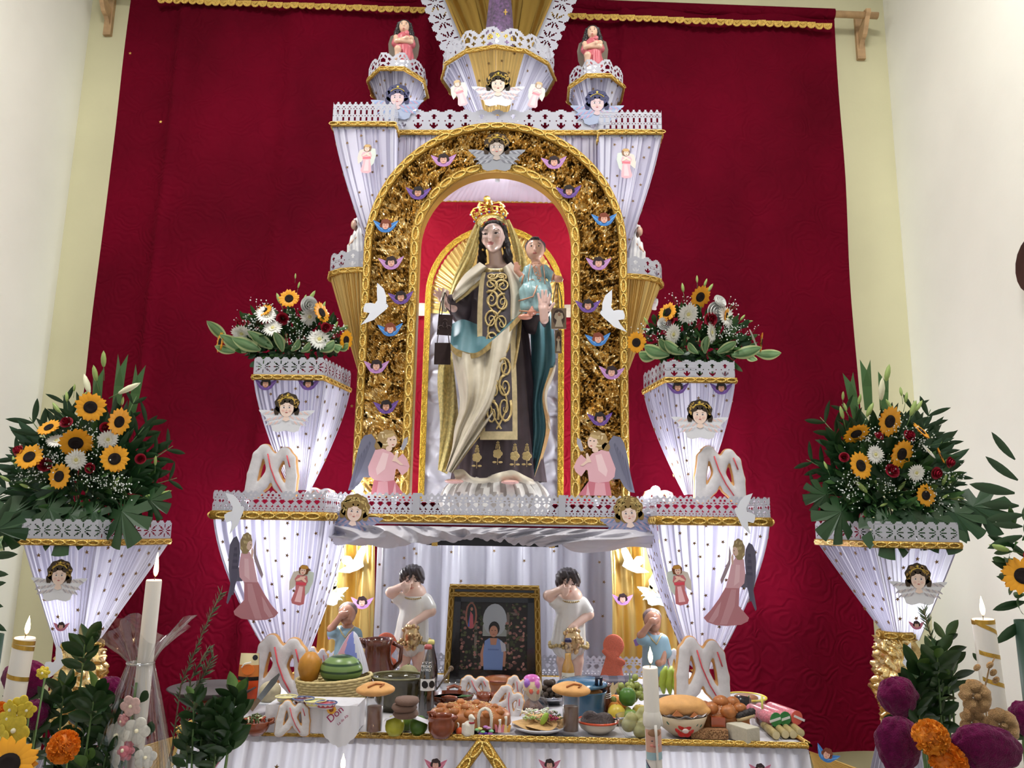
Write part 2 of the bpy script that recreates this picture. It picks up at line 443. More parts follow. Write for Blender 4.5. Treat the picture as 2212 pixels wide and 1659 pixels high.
def trim(path, h, th=.008, N=None, loops=True, mb=None, k=2.1):
    pts = [Vector(p) for p in path]; mb = mb or MB()
    n = len(pts); vs = []
    def frame(i):
        t = (pts[min(i+1, n-1)]-pts[max(i-1, 0)]).normalized()
        nn = Vector(N) if N else t.cross(Vector((0, 0, 1))).normalized()
        return t, nn, nn.cross(t).normalized()*1.0
    for i, p in enumerate(pts):
        t, nn, up = frame(i)
        for a, b in ((-.5, 0), (-.42, 1), (.42, 1), (.5, 0)): vs.append(p+up*a*h+nn*b*th)
    mb.add(vs, [(i*4+q, i*4+(q+1) % 4, i*4+4+(q+1) % 4, i*4+4+q) for i in range(n-1) for q in range(4)], (190, 148, 66))
    if loops:
        seg = [(b-a).length for a, b in zip(pts, pts[1:])]; L = sum(seg); m = max(2, int(L/(h*k*.8)))
        for q in range(m):
            s = (q+.5)*L/m
            for i, l in enumerate(seg):
                if s <= l: break
                s -= l
            c = pts[i].lerp(pts[i+1], s/seg[i]); t = (pts[i+1]-pts[i]).normalized()
            nn = Vector(N) if N else t.cross(Vector((0, 0, 1))).normalized(); up = nn.cross(t)
            a = L/m*.46; b = h*.3
            mb.tube([c+nn*th*1.1+t*a*math.cos(g)+up*b*math.sin(g) for g in [2*PI*e/10 for e in range(10)]], h*.10, 4, closed=True, col=(246, 214, 128))
    return mb
STAR = MB().prism([(.0088*(1 if k % 2 == 0 else .4)*math.sin(k*PI/5), .0088*(1 if k % 2 == 0 else .4)*math.cos(k*PI/5)) for k in range(10)], -.001, .002).mesh('star', M('star_gilt', (128, 98, 62), rough=.4, metal=.6), False)
def flare(parent, top, zt, bot, zb, gamma=1.4, edges=None, mat=None, npl=12, amp=.006, nv=12, names=None, stars=0, seed=1, mats=None, skip=None):
    rnd = random.Random(seed); n = len(top); top = [Vector((*p, zt)) for p in top]; bot = [Vector((*p, zb)) for p in bot]
    ctr = sum(top, Vector())/n
    for e in (edges if edges is not None else range(n)):
        j = (e+1) % n; ph = rnd.random()*6
        out = (top[j]-top[e]).cross(Vector((0, 0, 1))).normalized()
        if out.dot((top[e]+top[j])/2-ctr) < 0: out = -out
        npp = max(4, int(npl*(top[j]-top[e]).length/.3)) if npl > 0 else -npl
        def S(u, v, a=1.0):
            s = (1-v)**gamma if gamma != 1 else 1-v
            A = top[e].lerp(bot[e], s); B = top[j].lerp(bot[j], s); A.z = B.z = lerp(zb, zt, v)
            uu = npp*u+.35*math.sin(9*u+ph)+.2*math.sin(23*u+ph*2)
            q = uu % 1.0; q = (q/.68 if q < .68 else (1-q)/.32)
            return A.lerp(B, u)+out*amp*(smooth(q)-.5)*min(1, (.35+v))*a
        nm = names[e] if names else 'pleated_panel'
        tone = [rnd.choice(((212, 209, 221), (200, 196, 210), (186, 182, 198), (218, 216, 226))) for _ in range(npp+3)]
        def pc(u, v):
            uu = npp*u+.35*math.sin(9*u+ph)+.2*math.sin(23*u+ph*2); return tone[int(uu+1) % len(tone)] if uu % 1 < .7 else (158, 154, 172)  # fold returns painted darker: dimness of doubled cloth put into the colour
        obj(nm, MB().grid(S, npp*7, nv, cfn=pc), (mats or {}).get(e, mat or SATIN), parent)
        k = int(stars*(top[j]-top[e]).length/.5); pts = []
        for _ in range(k*6):
            if len(pts) >= k: break
            u, v = rnd.uniform(.05, .95), rnd.uniform(.08, .94)**.75
            p = S(u, v, 0)+out*(amp*.5+.002)
            if any((p-q).length < .05 for q in pts): continue
            pts.append(p)
            ax = (S(u, min(v+.02, 1), 0)-S(u, v-.02, 0)).normalized(); yv = -out; yv = (yv-ax*yv.dot(ax)).normalized(); xv = yv.cross(ax)
            R = Matrix((xv, yv, ax)).transposed() @ Matrix.Rotation(rnd.uniform(-.6, .6), 3, 'Y')
            inst('star', STAR, parent, p, R)
def rail(parent, path, H, tile, trim_h, name='lace_rail', trname='gold_trim'):
    """cut paper lace standing on a gold trim that follows the same path"""
    obj(name, lace(path, H, tile), PAPER, parent, sm=False)
    tp = []
    for a, b in zip(path, path[1:]):
        a, b = Vector(a), Vector(b); tp += [a.lerp(b, i/4) for i in range(4)]
    tp.append(Vector(path[-1]))
    n0 = [(p-Vector((0, 0, trim_h*.35))) for p in tp]
    obj(trname, trim(n0, trim_h, .008), GLIT, parent)

# ---------------------------------------------------------------- arch and niche
AY = 3.50
oL, oR, oB, oT = at(786, 700, AY), at(1350, 700, AY), at(1068, 1075, AY).z, at(1078, 280, AY).z
iL, iR, iT = at(903, 700, AY), at(1236, 700, AY), at(1080, 378, AY).z
XC = (oL.x+oR.x)/2; RO = (oR.x-oL.x)/2; RI = (iR.x-iL.x)/2
def arch_pt(s, w):
    """s in 0..1 along the arch, w 0 inner edge .. 1 outer edge"""
    r = lerp(RI, RO, w); zt = lerp(iT, oT, w); hh = min(r*1.02, zt-oB); zs = zt-hh
    leg = zs-oB; arc = PI*(r+hh)/2; L = 2*leg+arc; d = s*L
    if d < leg: return Vector((XC-r, AY, oB+d))
    if d > leg+arc: return Vector((XC+r, AY, zs-(d-leg-arc)))
    q = PI-(d-leg)/r*(r/((r+hh)/2)); q = PI*(1-(d-leg)/arc)
    return Vector((XC+r*math.cos(q), AY, zs+hh*math.sin(q)))
ar = thing('gold_arch', 'tall arch of crumpled gold foil framing the central statue', 'arch')
def foil(s, w):
    p = arch_pt(s, w); q = Vector((p.x, p.z, 0))
    wv = Vector((noise.noise(q*8), noise.noise(q*8+Vector((5, 1, 0))), 0))*.035
    a = q+wv
    an = 3*noise.noise(q*3.3+Vector((8, 2, 4))); ca, sa = math.cos(an), math.sin(an)
    b = Vector(((a.x*ca+a.y*sa)*20, (a.y*ca-a.x*sa)*8, an*.5))
    h = .045*abs(noise.noise(b*.7))
    for sc_, am in ((11, .6), (21, .45)):
        g = Vector((a.x, a.y, 0))*sc_; c0 = noise.voronoi(g)[1][0]; nv_ = noise.noise_vector(Vector(c0)*5.7)
        h += max(-.03, min(.03, (g-Vector(c0)).dot(nv_)/sc_*am*3))*.6+.012
    e = min(1, min(w, 1-w)*14)
    return (p.x+(wv.x*.4)*e, AY-.055+h*e*1.0, p.z+(wv.y*.4)*e)
FOIL = M('crumpled_gold_foil', (236, 206, 144), rough=.23, metal=.92)
obj('crumpled_foil', MB().grid(foil, 700, 46), FOIL, ar, sm=False)
mb = MB()
for w0, nv in ((0, 1), (1, 1)):
    mb.grid(lambda u, v, w0=w0: arch_pt(u, w0)+Vector((0, -.03+v*.07, 0)), 120, 1)
mb.grid(lambda u, v: arch_pt(u, v)+Vector((0, .04, 0)), 120, 1)
obj('arch_body', mb, GOLDSAT, ar)
obj('inner_trim', trim([arch_pt(i/110, .07)+Vector((0, -.05, 0)) for i in range(111)], .044, .012, N=(0, -1, 0)), GLIT, ar)
obj('outer_trim', trim([arch_pt(i/130, .95)+Vector((0, -.05, 0)) for i in range(131)], .040, .012, N=(0, -1, 0)), GLIT, ar)

RP = 4.22
t = thing('red_back_panel', 'red embossed cloth panel, coloured brighter as if lit, lining the niche behind the statue', 'panel')
a, b = at(855, 1085, RP), at(1290, 372, RP)
obj('cloth', MB().grid(lambda u, v: (lerp(a.x, b.x, u), RP+.004*noise.noise(Vector((u*5, v*9, 0))), lerp(a.z, b.z, v)), 30, 40), M('red_damask_lit', (160, 8, 38), rough=.65, spec=.2, bump=(5.5, .4, 'damask')), t)  # brighter red than the curtain paints the niche light into the cloth
# white canopy under the arch top
t = thing('niche_canopy', 'white pleated canopy with gold edge above the crowned statue', 'canopy')
cA, cB, cT = at(915, 434, 4.12), at(1218, 438, 4.12), at(1080, 380, 3.72)
def canopy(u, v):
    lo = cA.lerp(cB, u); q = (u-.5)*2
    hi = Vector((cT.x+q*.30, cT.y+.06*q*q, cT.z-.10*q*q))
    p = lo.lerp(hi, v**.9); uu = (26*u+.3*math.sin(20*u)) % 1
    return p+Vector((0, 0, -.012*abs(uu-.5)*(1.1-v)))
obj('pleats', MB().grid(canopy, 210, 8), M('pale_lilac_satin', (226, 214, 226), rough=.4, trans=.3), t)
obj('gold_edge', trim([cA.lerp(cB, i/10)+Vector((0, -.012, 0)) for i in range(11)], .022, .008, N=(0, -1, 0)), GLIT, t)
# white bar across the niche
t = thing('niche_cross_band', 'white gold satin band running across the niche behind the statue', 'band')
a, b = at(880, 668, 4.16), at(1262, 672, 4.16)
obj('band', MB().grid(lambda u, v: (lerp(a.x, b.x, u), 4.16-.02*math.sin(PI*v)-.004*math.sin(u*60+v*3), lerp(a.z, b.z, u)-.036+.072*v), 60, 6), M('cream_satin', (240, 232, 205), rough=.3, trans=.25), t)
# gold ray panel behind the statue
t = thing('ray_panel', 'arched back panel with gold pleated rays over crumpled white satin', 'panel')
GY = 4.08
gL, gR, gT, gB, gS = at(926, 660, GY).x, at(1212, 660, GY).x, at(1068, 498, GY).z, at(1068, 1085, GY).z, at(1068, 640, GY).z
gc = (gL+gR)/2; gr = (gR-gL)/2
def ray(u, v):
    q = PI*(1-u); uu = (44*u) % 1
    r = gr*lerp(.06, 1, v); rz = (gT-gS)*lerp(.06, 1, v)
    return (gc+r*math.cos(q), GY-.016*v*(1-abs(2*uu-1)), gS-.1+(rz+.1*v)*math.sin(q))
obj('gold_rays', MB().grid(ray, 44*6, 6), M('ray_gold', (238, 208, 128), rough=.33, metal=.55, trans=.15), t)
def crum(u, v):
    x, z = lerp(gL, gR, u), lerp(gB, gS-.02, v); q = Vector((x, z, 4)); w_ = Vector((noise.noise(q*7), noise.noise(q*7+Vector((4, 2, 0))), 0))*.06
    return (x, GY+.012-.05*abs(noise.noise((q+w_)*9))-.02*abs(noise.noise((q+w_)*19)), z)
obj('crumpled_satin', MB().grid(crum, 70, 140), SATINB, t)
path = [(gL, GY-.03, lerp(gB, gS, i/14)) for i in range(14)]+[(gc+gr*math.cos(PI-PI*i/24), GY-.03, gS-.1*0+(gT-gS)*math.sin(PI*i/24)) for i in range(25)]+[(gR, GY-.03, lerp(gS, gB, (i+1)/14)) for i in range(14)]
obj('gold_edge', trim(path, .034, .01, N=(0, -1, 0)), M('bright_gold_trim', (236, 196, 80), rough=.35, metal=.75, bump=(260, 1, 'vor'), var=(160, .35)), t)

# ---------------------------------------------------------------- top entablature: centre box and two flared wings
def rect(xl, xr, y0, y1): return [(xl, y0), (xr, y0), (xr, y1), (xl, y1)]
NM = {0: 'front_panel', 1: 'side_panel', 2: 'back_panel', 3: 'side_panel'}
t = thing('centre_box', 'white pleated box with paper lace rail across the arch top', 'box')
BY = 3.66
zt = (at(852, 281, BY).z+at(1298, 290, BY).z)/2; xl, xr = at(852, 283, BY).x, at(1298, 288, BY).x; zb = at(1070, 470, BY).z
x1, x2 = at(903, 300, BY).x, at(1247, 300, BY).x
for p0, p1, zq in ((xl, x1, zb), (x1, x2, at(1070, 345, BY).z), (x2, xr, zb)):
    flare(t, rect(p0, p1, BY, BY+.5), zt, rect(p0, p1, BY, BY+.5), zq, 1, [0], SATIN, 11, .008, names=NM, stars=0)
rail(t, [(xl, BY-.012, zt), (xr, BY-.012, zt)], at(1070, 237, BY).z-at(1070, 283, BY).z, 'arrow', .028)
obj('top_board', MB().box(((xl+xr)/2, BY+.25, zt-.02), (xr-xl, .5, .02)), CARD, t, sm=False)
WY = 3.56
def wing(x0, x1, ytr, xb0, xb1, yb, H, lab, seed):
    t = thing('flared_wing', lab, 'wing box', group='flared white wings beside the arch top')
    zt = (at(x0, ytr[0], WY).z+at(x1, ytr[1], WY).z)/2; a, b = at(x0, ytr[0], WY).x, at(x1, ytr[1], WY).x
    zb = at(xb0, yb, WY+.05).z; c, d = at(xb0, yb, WY+.05).x, at(xb1, yb, WY+.05).x
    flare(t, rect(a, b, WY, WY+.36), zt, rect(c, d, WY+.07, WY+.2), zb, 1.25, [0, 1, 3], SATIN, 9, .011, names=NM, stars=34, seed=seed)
    rail(t, [(a, WY+.3, zt), (a, WY-.012, zt), (b, WY-.012, zt), (b, WY+.3, zt)], H, 'picket', .028)
    obj('top_board', MB().box(((a+b)/2, WY+.18, zt-.02), (b-a, .36, .02)), CARD, t, sm=False)
hh = at(780, 222, WY).z-at(780, 266, WY).z
wing(719, 853, (266, 268), 815, 852, 590, hh, 'white star-dotted wing with picket lace, upper left of gold arch', 3)
wing(1296, 1429, (284, 285), 1300, 1328, 610, hh, 'white star-dotted wing with picket lace, upper right of gold arch', 4)

# pots on top
def octa(cx, cy, rx, ry, n=8, off=PI/8): return [(cx+rx*math.cos(-PI+off+2*PI*k/n), cy+ry*math.sin(-PI+off+2*PI*k/n)) for k in range(n)]
def pot(px, ptop, pbot, wpx, Y, lab, lace_px, seed, n=8, bot=.45, mats=None, stars=40, tile='scallop', off=PI/8, ry=1.3, group=None):
    t = thing('pleated_pot', lab, 'pot', group=group)
    r = wpx/2*mpp(px, ptop, Y); c = at(px, ptop, Y); zb = at(px, pbot, Y).z
    tp = octa(c.x, Y, r*1.04, r*ry, n, off); bp = octa(c.x, Y, r*bot, r*bot*ry*.9, n, off)
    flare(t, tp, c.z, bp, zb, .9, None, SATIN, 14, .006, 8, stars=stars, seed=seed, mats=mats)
    H = lace_px*mpp(px, ptop, Y)
    tp2 = [Vector((x, y, c.z)) for x, y in octa(c.x, Y, r*1.07, r*ry*1.03, n, off)]
    rail(t, tp2+[tp2[0]], H, tile, .026)
    m2 = MB(); m2.add([(x, y, c.z-.01) for x, y in tp], [tuple(range(n))]); obj('top_board', m2, CARD, t, sm=False)
    return t, c, r, H
PG = 'small octagonal pots on the altar top'
pot(860, 188, 266, 118, 3.86, 'small white octagonal pot under kneeling angel, top left', 34, 11, group=PG, stars=22)
pot(1286, 201, 272, 114, 3.86, 'small white octagonal pot under kneeling angel, top right', 34, 12, group=PG, stars=22)
pot(1076, 168, 272, 226, 3.92, 'large white and gold octagonal pot on the altar summit', 44, 13, n=12, off=0, ry=.98, bot=.42, mats={2: GOLDSAT, 3: GOLDSAT}, stars=16)
# fan shaped backdrop and robed figure above
t = thing('fan_backdrop', 'gold satin fan backdrop edged with white paper lace at summit', 'backdrop')
FY = 4.1
def fan(u, v):
    lo = at(1020, 130, FY-.1).lerp(at(1134, 130, FY-.1), u); hi = at(924, -90, FY+.08).lerp(at(1232, -90, FY+.08), u)
    p = lo.lerp(hi, v); return p+Vector((0, -.025*math.sin(u*26+v*2)*(.3+v), 0))
obj('gold_satin', MB().grid(fan, 90, 8), M('gold_lame', (198, 162, 84), rough=.22, metal=.95), t)
for sgn, x0, x1, w0, w1 in ((-1, 1022, 926, 24, 58), (1, 1132, 1230, 24, 58)):
    a, b = at(x0, 140, FY-.12), at(x1, -90, FY+.06)
    d = (b-a).normalized(); nrm = Vector((sgn, 0, 0)); nrm = (nrm-d*nrm.dot(d)).normalized()
    obj('lace_wing', lace([a, b] if sgn > 0 else [a, b], 52*mpp(1070, 60, FY), 'floral', up=nrm), PAPER, t, sm=False)
    obj('lace_edge', trim([a.lerp(b, i/6)+Vector((0, -.01, 0)) for i in range(7)], .016, .006, N=(0, -1, 0), loops=False), GOLD, t)
t = thing('robed_figure', 'purple brocade robed statue standing in the summit pot, cropped above', 'statue')
b0, b1 = at(1078, 115, 3.92), at(1082, -150, 3.92); kx = mpp(1080, 60, 3.92)
def robe(u, v):
    q = 2*PI*u; r = lerp(31, 17, smooth(v*1.25))*kx*(1+.06*math.sin(9*q+2*v))
    c = b0.lerp(b1, v); return (c.x+r*math.cos(q), c.y+r*.8*math.sin(q), c.z)
VELV = M('purple_brocade', (92, 62, 100), rough=.7, sheen=.4, var=(60, .75), bump=(50, .5))
obj('robe', MB().grid(robe, 72, 24, True), VELV, t)
hm = [Vector(robe(i/40, .08))*1 for i in range(41)]; cc = b0
obj('gold_hem', lace([(p-Vector((cc.x, cc.y, 0)))*1.03+Vector((cc.x, cc.y, -p.z*.03-.01)) for p in hm], .035, 'scallop'), M('hem_gold', (240, 205, 90), rough=.4, metal=.6, bump=(200, 1, 'vor')), t, sm=False)
obj('head', sdf([('e', (b1.x, b1.y, b1.z+.09), (.035, .04, .05), (205, 160, 130)), ('c', (b1.x, b1.y, b1.z-.02), (b1.x, b1.y, b1.z+.06), .02, .018, (205, 160, 130)), ('e', (b1.x, b1.y+.008, b1.z+.105), (.04, .042, .05), (50, 32, 25))], .006, .01), VC, t)
m2 = MB().prism([(-.006, -.03), (.006, -.03), (.006, -.004), (.018, -.004), (.018, .006), (.006, .006), (.006, .03), (-.006, .03), (-.006, .006), (-.018, .006), (-.018, -.004), (-.006, -.004)], 0, .002)
cr = obj('cross', m2, GLIT, t, sm=False); cr.location = at(1092, 26, 3.92-.058); cr.scale = (.6, .6, .6)

# gold half cones behind the arch sides, with lace
def halfcone(px, ytr, yb, wpx, lab, seed, sgn):
    t = thing('gold_cone', lab, 'cone', group='gold pleated cones beside the arch')
    Y = 3.82; c = at(px, ytr, Y); r = wpx*mpp(px, ytr, Y); zb = at(px, yb, Y).z; n = 12
    tp = octa(c.x, Y, r, r*.8, n, 0); bp = octa(c.x+sgn*-.02, Y, r*.16, r*.15, n, 0)
    flare(t, tp, c.z, bp, zb, 1, None, GOLDSAT, 26, .008, 6, seed=seed)
    tp2 = [Vector((x, y, c.z)) for x, y in octa(c.x, Y, r*1.02, r*.82, n, 0)]
    rail(t, tp2+[tp2[0]], 40*mpp(px, ytr, Y), 'arrow', .03)
    m2 = MB(); m2.add([(x, y, c.z-.01) for x, y in tp], [tuple(range(n))]); obj('top_board', m2, CARD, t, sm=False)
halfcone(787, 598, 800, 74, 'gold pleated cone with lace rim left of the arch', 21, -1)
halfcone(1352, 612, 800, 76, 'gold pleated cone with lace rim right of the arch', 22, 1)

# ---------------------------------------------------------------- middle shelf
t = thing('middle_shelf', 'long white shelf with lace rail and satin swag carrying the arch', 'shelf')
SY = 3.36
xl, xr = at(700, 1115, SY).x, at(1418, 1125, SY).x
zt = (at(760, 1112, SY).z+at(1360, 1120, SY).z)/2
obj('board', MB().box(((xl+xr)/2, SY+.5, zt-.02), (xr-xl, 1.0, .035)), CARD, t, sm=False)
seg = 3; H = 48*mpp(1070, 1110, SY)
rail(t, [(xl, SY-.012, zt), (xr, SY-.012, zt)], H, 'heart', .036)
for px in (900, 1214):
    obj('lace_joint', MB().box((at(px, 1090, SY).x, SY-.016, zt+H*.5), (.03, .002, H)), PAPER, t, sm=False)
def swag(u, v):
    x = lerp(xl, xr, u); q = Vector((x*1, v*.5, 9)); wv = Vector((noise.noise(q*5), 0, noise.noise(q*5+Vector((7, 0, 0)))))*.1
    z0 = zt-.045; dz = -.07*v*(1+.25*math.sin(x*7)+.3*noise.noise(Vector((x*6, 1, 1))))
    an = 2.5*noise.noise(Vector((x*2.6, 7, v))); ca, sa = math.cos(an), math.sin(an); a_, b_ = x*3+wv.x, v*.36+wv.z
    ph = x*22+4.5*noise.noise(Vector((x*2.1, v*.7, 3)))+v*5*math.sin(x*4.3+1); h = .05*(1-abs(math.sin(ph)))+.045*(1-abs(math.sin(ph*.43+2*noise.noise(Vector((x*5, v*2, 8)))+v*3)))+.02*noise.noise(Vector((x*9, v*3, 1)))+.025*(1-abs(math.sin(ph*1.9+v*7)))
    return (x, SY+.02-h*1.1-.06*math.sin(PI*v), z0+dz+.25*(h-.05)*v)
obj('satin_swag', MB().grid(swag, 320, 34), M('grey_white_satin', (198, 195, 202), rough=.35, trans=.05), t)
t = thing('black_crossbar', 'narrow black board with gold corners under the middle shelf', 'board')
a, b = at(922, 1168, 3.42), at(1206, 1170, 3.42); zc = (a.z+b.z)/2
obj('board', MB().box(((a.x+b.x)/2, 3.46, zc), (b.x-a.x, .1, 16*mpp(1070, 1168, 3.42)*1.3)), M('black_lacquer', (22, 18, 18), rough=.3), t, sm=False)
for px in (940, 1192): obj('gold_corner', MB().box((at(px, 1168, 3.42).x, 3.405, zc), (.025, .01, .048)), GLIT, t, sm=False)

# ---------------------------------------------------------------- tall flared columns left and right of the shelf
KY = 3.16
def column(x0, x1, ytr, xb0, xb1, yb, lab, seed, sgn):
    t = thing('flared_column', lab, 'column', group='tall flared white columns beside the shelf')
    a, b = at(x0, ytr[0], KY), at(x1, ytr[1], KY); zt = (a.z+b.z)/2
    c, d = at(xb0, yb, KY+.12), at(xb1, yb, KY+.12); zb = (c.z+d.z)/2
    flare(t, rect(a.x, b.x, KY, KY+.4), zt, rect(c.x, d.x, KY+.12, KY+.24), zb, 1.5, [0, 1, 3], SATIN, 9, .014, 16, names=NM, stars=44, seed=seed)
    H = 46*mpp(x0, ytr[0], KY)
    rail(t, [(a.x, KY+.4, zt), (a.x, KY-.012, zt), (b.x, KY-.012, zt), (b.x, KY+.4, zt)], H, 'heart', .036)
    obj('top_board', MB().box(((a.x+b.x)/2, KY+.2, zt-.02), (b.x-a.x, .4, .02)), CARD, t, sm=False)
    return a, b, zt
COLL = column(460, 704, (1108, 1106), 594, 640, 1440, 'tall white flared column with stars, left of the shelf', 5, -1)
COLR = column(1418, 1663, (1112, 1126), 1500, 1540, 1445, 'tall white flared column with stars, right of the shelf', 6, 1)

# planters standing on the columns
def planter(pts, Y, D, ytr, yb, xb, lab, tile, Hpx, seed, off, sgn, gname, gamma=1.35):
    t = thing('flared_planter', lab, 'planter', group=gname)
    a, b = at(pts[0], ytr, Y), at(pts[1], ytr, Y); zt = (a.z+b.z)/2; c, d = at(xb[0], yb, Y+.05), at(xb[1], yb, Y+.05); zb = (c.z+d.z)/2
    ox = off*mpp(pts[0], ytr, Y)
    tp = [(a.x, Y), (b.x, Y), (b.x+(ox if sgn > 0 else 0), Y+D), (a.x-(ox if sgn < 0 else 0), Y+D)]
    bw = d.x-c.x
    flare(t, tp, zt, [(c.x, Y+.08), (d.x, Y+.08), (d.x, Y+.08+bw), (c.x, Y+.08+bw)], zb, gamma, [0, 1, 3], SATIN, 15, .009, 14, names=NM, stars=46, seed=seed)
    H = Hpx*mpp(pts[0], ytr, Y)
    P = [(tp[3][0], tp[3][1], zt), (a.x, Y-.012, zt), (b.x, Y-.012, zt), (tp[2][0], tp[2][1], zt)]
    rail(t, P, H, tile, .026)
    m2 = MB(); m2.add([(x, y, zt-.02) for x, y in tp], [(0, 1, 2, 3)]); obj('top_board', m2, CARD, t, sm=False)
    return t, zt, a, b
GP = 'pleated planters on the column tops'
PLL = planter((549, 700), 3.28, .3, 812, 1058, (622, 656), 'white pleated planter with floral lace on the left column', 'floral', 40, 31, 22, 1, GP)
PLR = planter((1436, 1587), 3.28, .3, 818, 1068, (1488, 1522), 'white pleated planter with arrow lace on the right column', 'arrow', 40, 32, 24, -1, GP)
# tall stands by the side walls
GS = 'tall flower stands by the side walls'
def stand(pts, ytr, yb, xb, lab, seed, sgn, off):
    Y = 2.95
    t, zt, a, b = planter(pts, Y, .34, ytr, yb, xb, lab, 'floral', 44, seed, off, sgn, GS, 1.02)
    t.name = 'flower_stand'; t['category'] = 'stand'
    c, d = at(xb[0], yb, Y), at(xb[1], yb, Y); cx = (c.x+d.x)/2; r = (d.x-c.x)/2*1.15; cy = Y+.12
    def foot(u, v):
        q = 2*PI*u; z = lerp(c.z, c.z-.30, v); rr = r*(1.0+.35*math.sin(PI*v))
        nn = abs(noise.noise(Vector((math.cos(q)*4, math.sin(q)*4, v*9))))*.05+abs(noise.noise(Vector((math.cos(q)*9, math.sin(q)*9, v*19))))*.022
        rr += nn; return (cx+rr*math.cos(q), cy+rr*math.sin(q), z)
    obj('foil_neck', MB().grid(foot, 70, 40, True), FOIL, t)
    obj('neck_trim', trim([(cx+r*1.25*math.cos(q), cy+r*1.25*math.sin(q), c.z+.01) for q in [2*PI*k/20 for k in range(21)]], .03, .006), GLIT, t)
    flare(t, octa(cx, cy, r*1.1, r*1.1), c.z-.28, octa(cx, cy, .26, .26), 0.0, .8, None, SATIN, 30, .006, 10, seed=seed+1)
    return t, zt
stand((48, 212), 1166, 1408, (112, 165), 'tall pleated stand with gold foil neck by the left wall', 41, 1, 68)
stand((1890, 2070), 1172, 1386, (1944, 1994), 'tall pleated stand with gold foil neck by the right wall', 43, -1, 55)

# ---------------------------------------------------------------- lower niche drapes
t = thing('white_backdrape', 'white satin drape with gold stars lining the lower niche', 'drape')
DY = 3.98
a, b = at(800, 1470, DY), at(1332, 1150, DY)
def drape(u, v):
    x = lerp(a.x, b.x, u); f = .03*math.sin(x*38+1.2*math.sin(x*7)+v*.4)+.012*math.sin(x*81+2); 
    return (x, DY+f, lerp(a.z-.03, b.z, v))
obj('cloth', MB().grid(drape, 240, 10), SATINB, t)
rnd = random.Random(5)
for _ in range(42):
    u, v = rnd.uniform(.02, .98), rnd.uniform(.35, .97); p = drape(u, v); inst('star', STAR, t, (p[0], DY-.045, p[2]), (0, rnd.uniform(-1, 1), 0), 1.1)
for nm, x0, x1, lab in (('gold_side_drape', 676, 812, 'gold lame drape left of the crying boys in lower niche'), ('gold_side_drape', 1318, 1462, 'gold lame drape right of the crying boys in lower niche')):
    t = thing(nm, lab, 'drape', group='gold drapes in the lower niche')
    a2, b2 = at(x0, 1475, 3.86), at(x1, 1150, 3.86)
    def gd(u, v):
        x = lerp(a2.x, b2.x, u); f = .028*math.sin(x*46+x0+.8*math.sin(v*4))+.016*math.sin(x*87+1+v*2)
        return (x+.01*math.sin(v*3), 3.86+f, lerp(a2.z-.02, b2.z, v))
    obj('cloth', MB().grid(gd, 110, 14), M('gold_lame_drape', (228, 194, 116), rough=.3, metal=.8), t)
t = thing('low_lace_rail', 'low white paper lace rail with gold trim behind the offerings', 'rail')
a, b = at(700, 1455, 3.76), at(1440, 1462, 3.76); zl = (a.z+b.z)/2
rail(t, [(a.x, 3.76, zl), (b.x, 3.76, zl)], 44*mpp(1070, 1450, 3.76), 'heart', .03)

# ---------------------------------------------------------------- table
TZ = 1.55-.0; TY0, TY1 = 2.70, 3.95
f0, f1 = at(385, 1590, TY0), at(1742, 1597, TY0); TZ = (f0.z+f1.z)/2
xa, xb = f0.x, f1.x
bk0, bk1 = at(545, 1470, TY1), at(1582, 1475, TY1)
tb = thing('offering_table', 'long white cloth covered table with pleated satin skirt and gold trim', 'table')
m2 = MB(); tp = [(xa, TY0), (xb, TY0), (xb-.12, TY1), (xa+.12, TY1)]
m2.add([(x, y, TZ) for x, y in tp]+[(x, y, TZ-.03) for x, y in tp], [(0, 1, 2, 3), (4, 7, 6, 5), (0, 4, 5, 1), (1, 5, 6, 2), (2, 6, 7, 3), (3, 7, 4, 0)])
obj('table_top', m2, M('white_tablecloth', (196, 193, 198), rough=.5, bump=(30, .15)), tb, sm=False)
flare(tb, tp, TZ-.01, [(xa-.03, TY0-.14), (xb+.03, TY0-.14), (xb+.02, TY1), (xa-.02, TY1)], .0, .8, [0], M('skirt_satin', (220, 218, 226), rough=.3, trans=.35), 6, .03, 10, names={0: 'front_skirt'}, stars=9, seed=9)
flare(tb, tp, TZ-.01, [(xa-.03, TY0-.14), (xb+.03, TY0-.14), (xb+.02, TY1), (xa-.02, TY1)], .0, .8, [1, 3], GOLDSAT, 22, .01, 8, names={1: 'gold_side_skirt', 3: 'gold_side_skirt'}, seed=9)
obj('front_trim', trim([(lerp(xa, xb, i/20), TY0-.012, TZ) for i in range(21)], .02, .008, N=(0, -.6, .8)), GLIT, tb)
for s, x0, x1 in ((-1, xa, xa+.12), (1, xb, xb-.12)):
    obj('side_trim', trim([Vector((x0+s*.004, TY0, TZ)).lerp(Vector((x1+s*.004, TY1, TZ)), i/12) for i in range(13)], .03, .008, N=(s*.5, 0, .86)), GLIT, tb)
vx = at(1043, 1596, TY0-.02).x
for s, xc in ((-1, xa), (1, xb)):
    def cfan(u, v, s=s, xc=xc):
        q = lerp(.12, 1.12, u); r_ = .95*v; return (xc+s*r_*math.sin(q), TY0-.02-.1*v+.012*math.sin(u*90)*v, TZ-.012-r_*math.cos(q)*.62)
    obj('gold_corner_fan', MB().grid(cfan, 130, 6), GOLDSAT, tb)
for s in (-1, 1):
    a2 = Vector((vx, TY0-.028, TZ-.005)); b2 = Vector((vx+s*.3, TY0-.125, TZ-.38))
    obj('gold_ribbon', trim([a2.lerp(b2, i/8) for i in range(9)], .036, .01, N=(0, -.95, .25)), GLIT, tb)
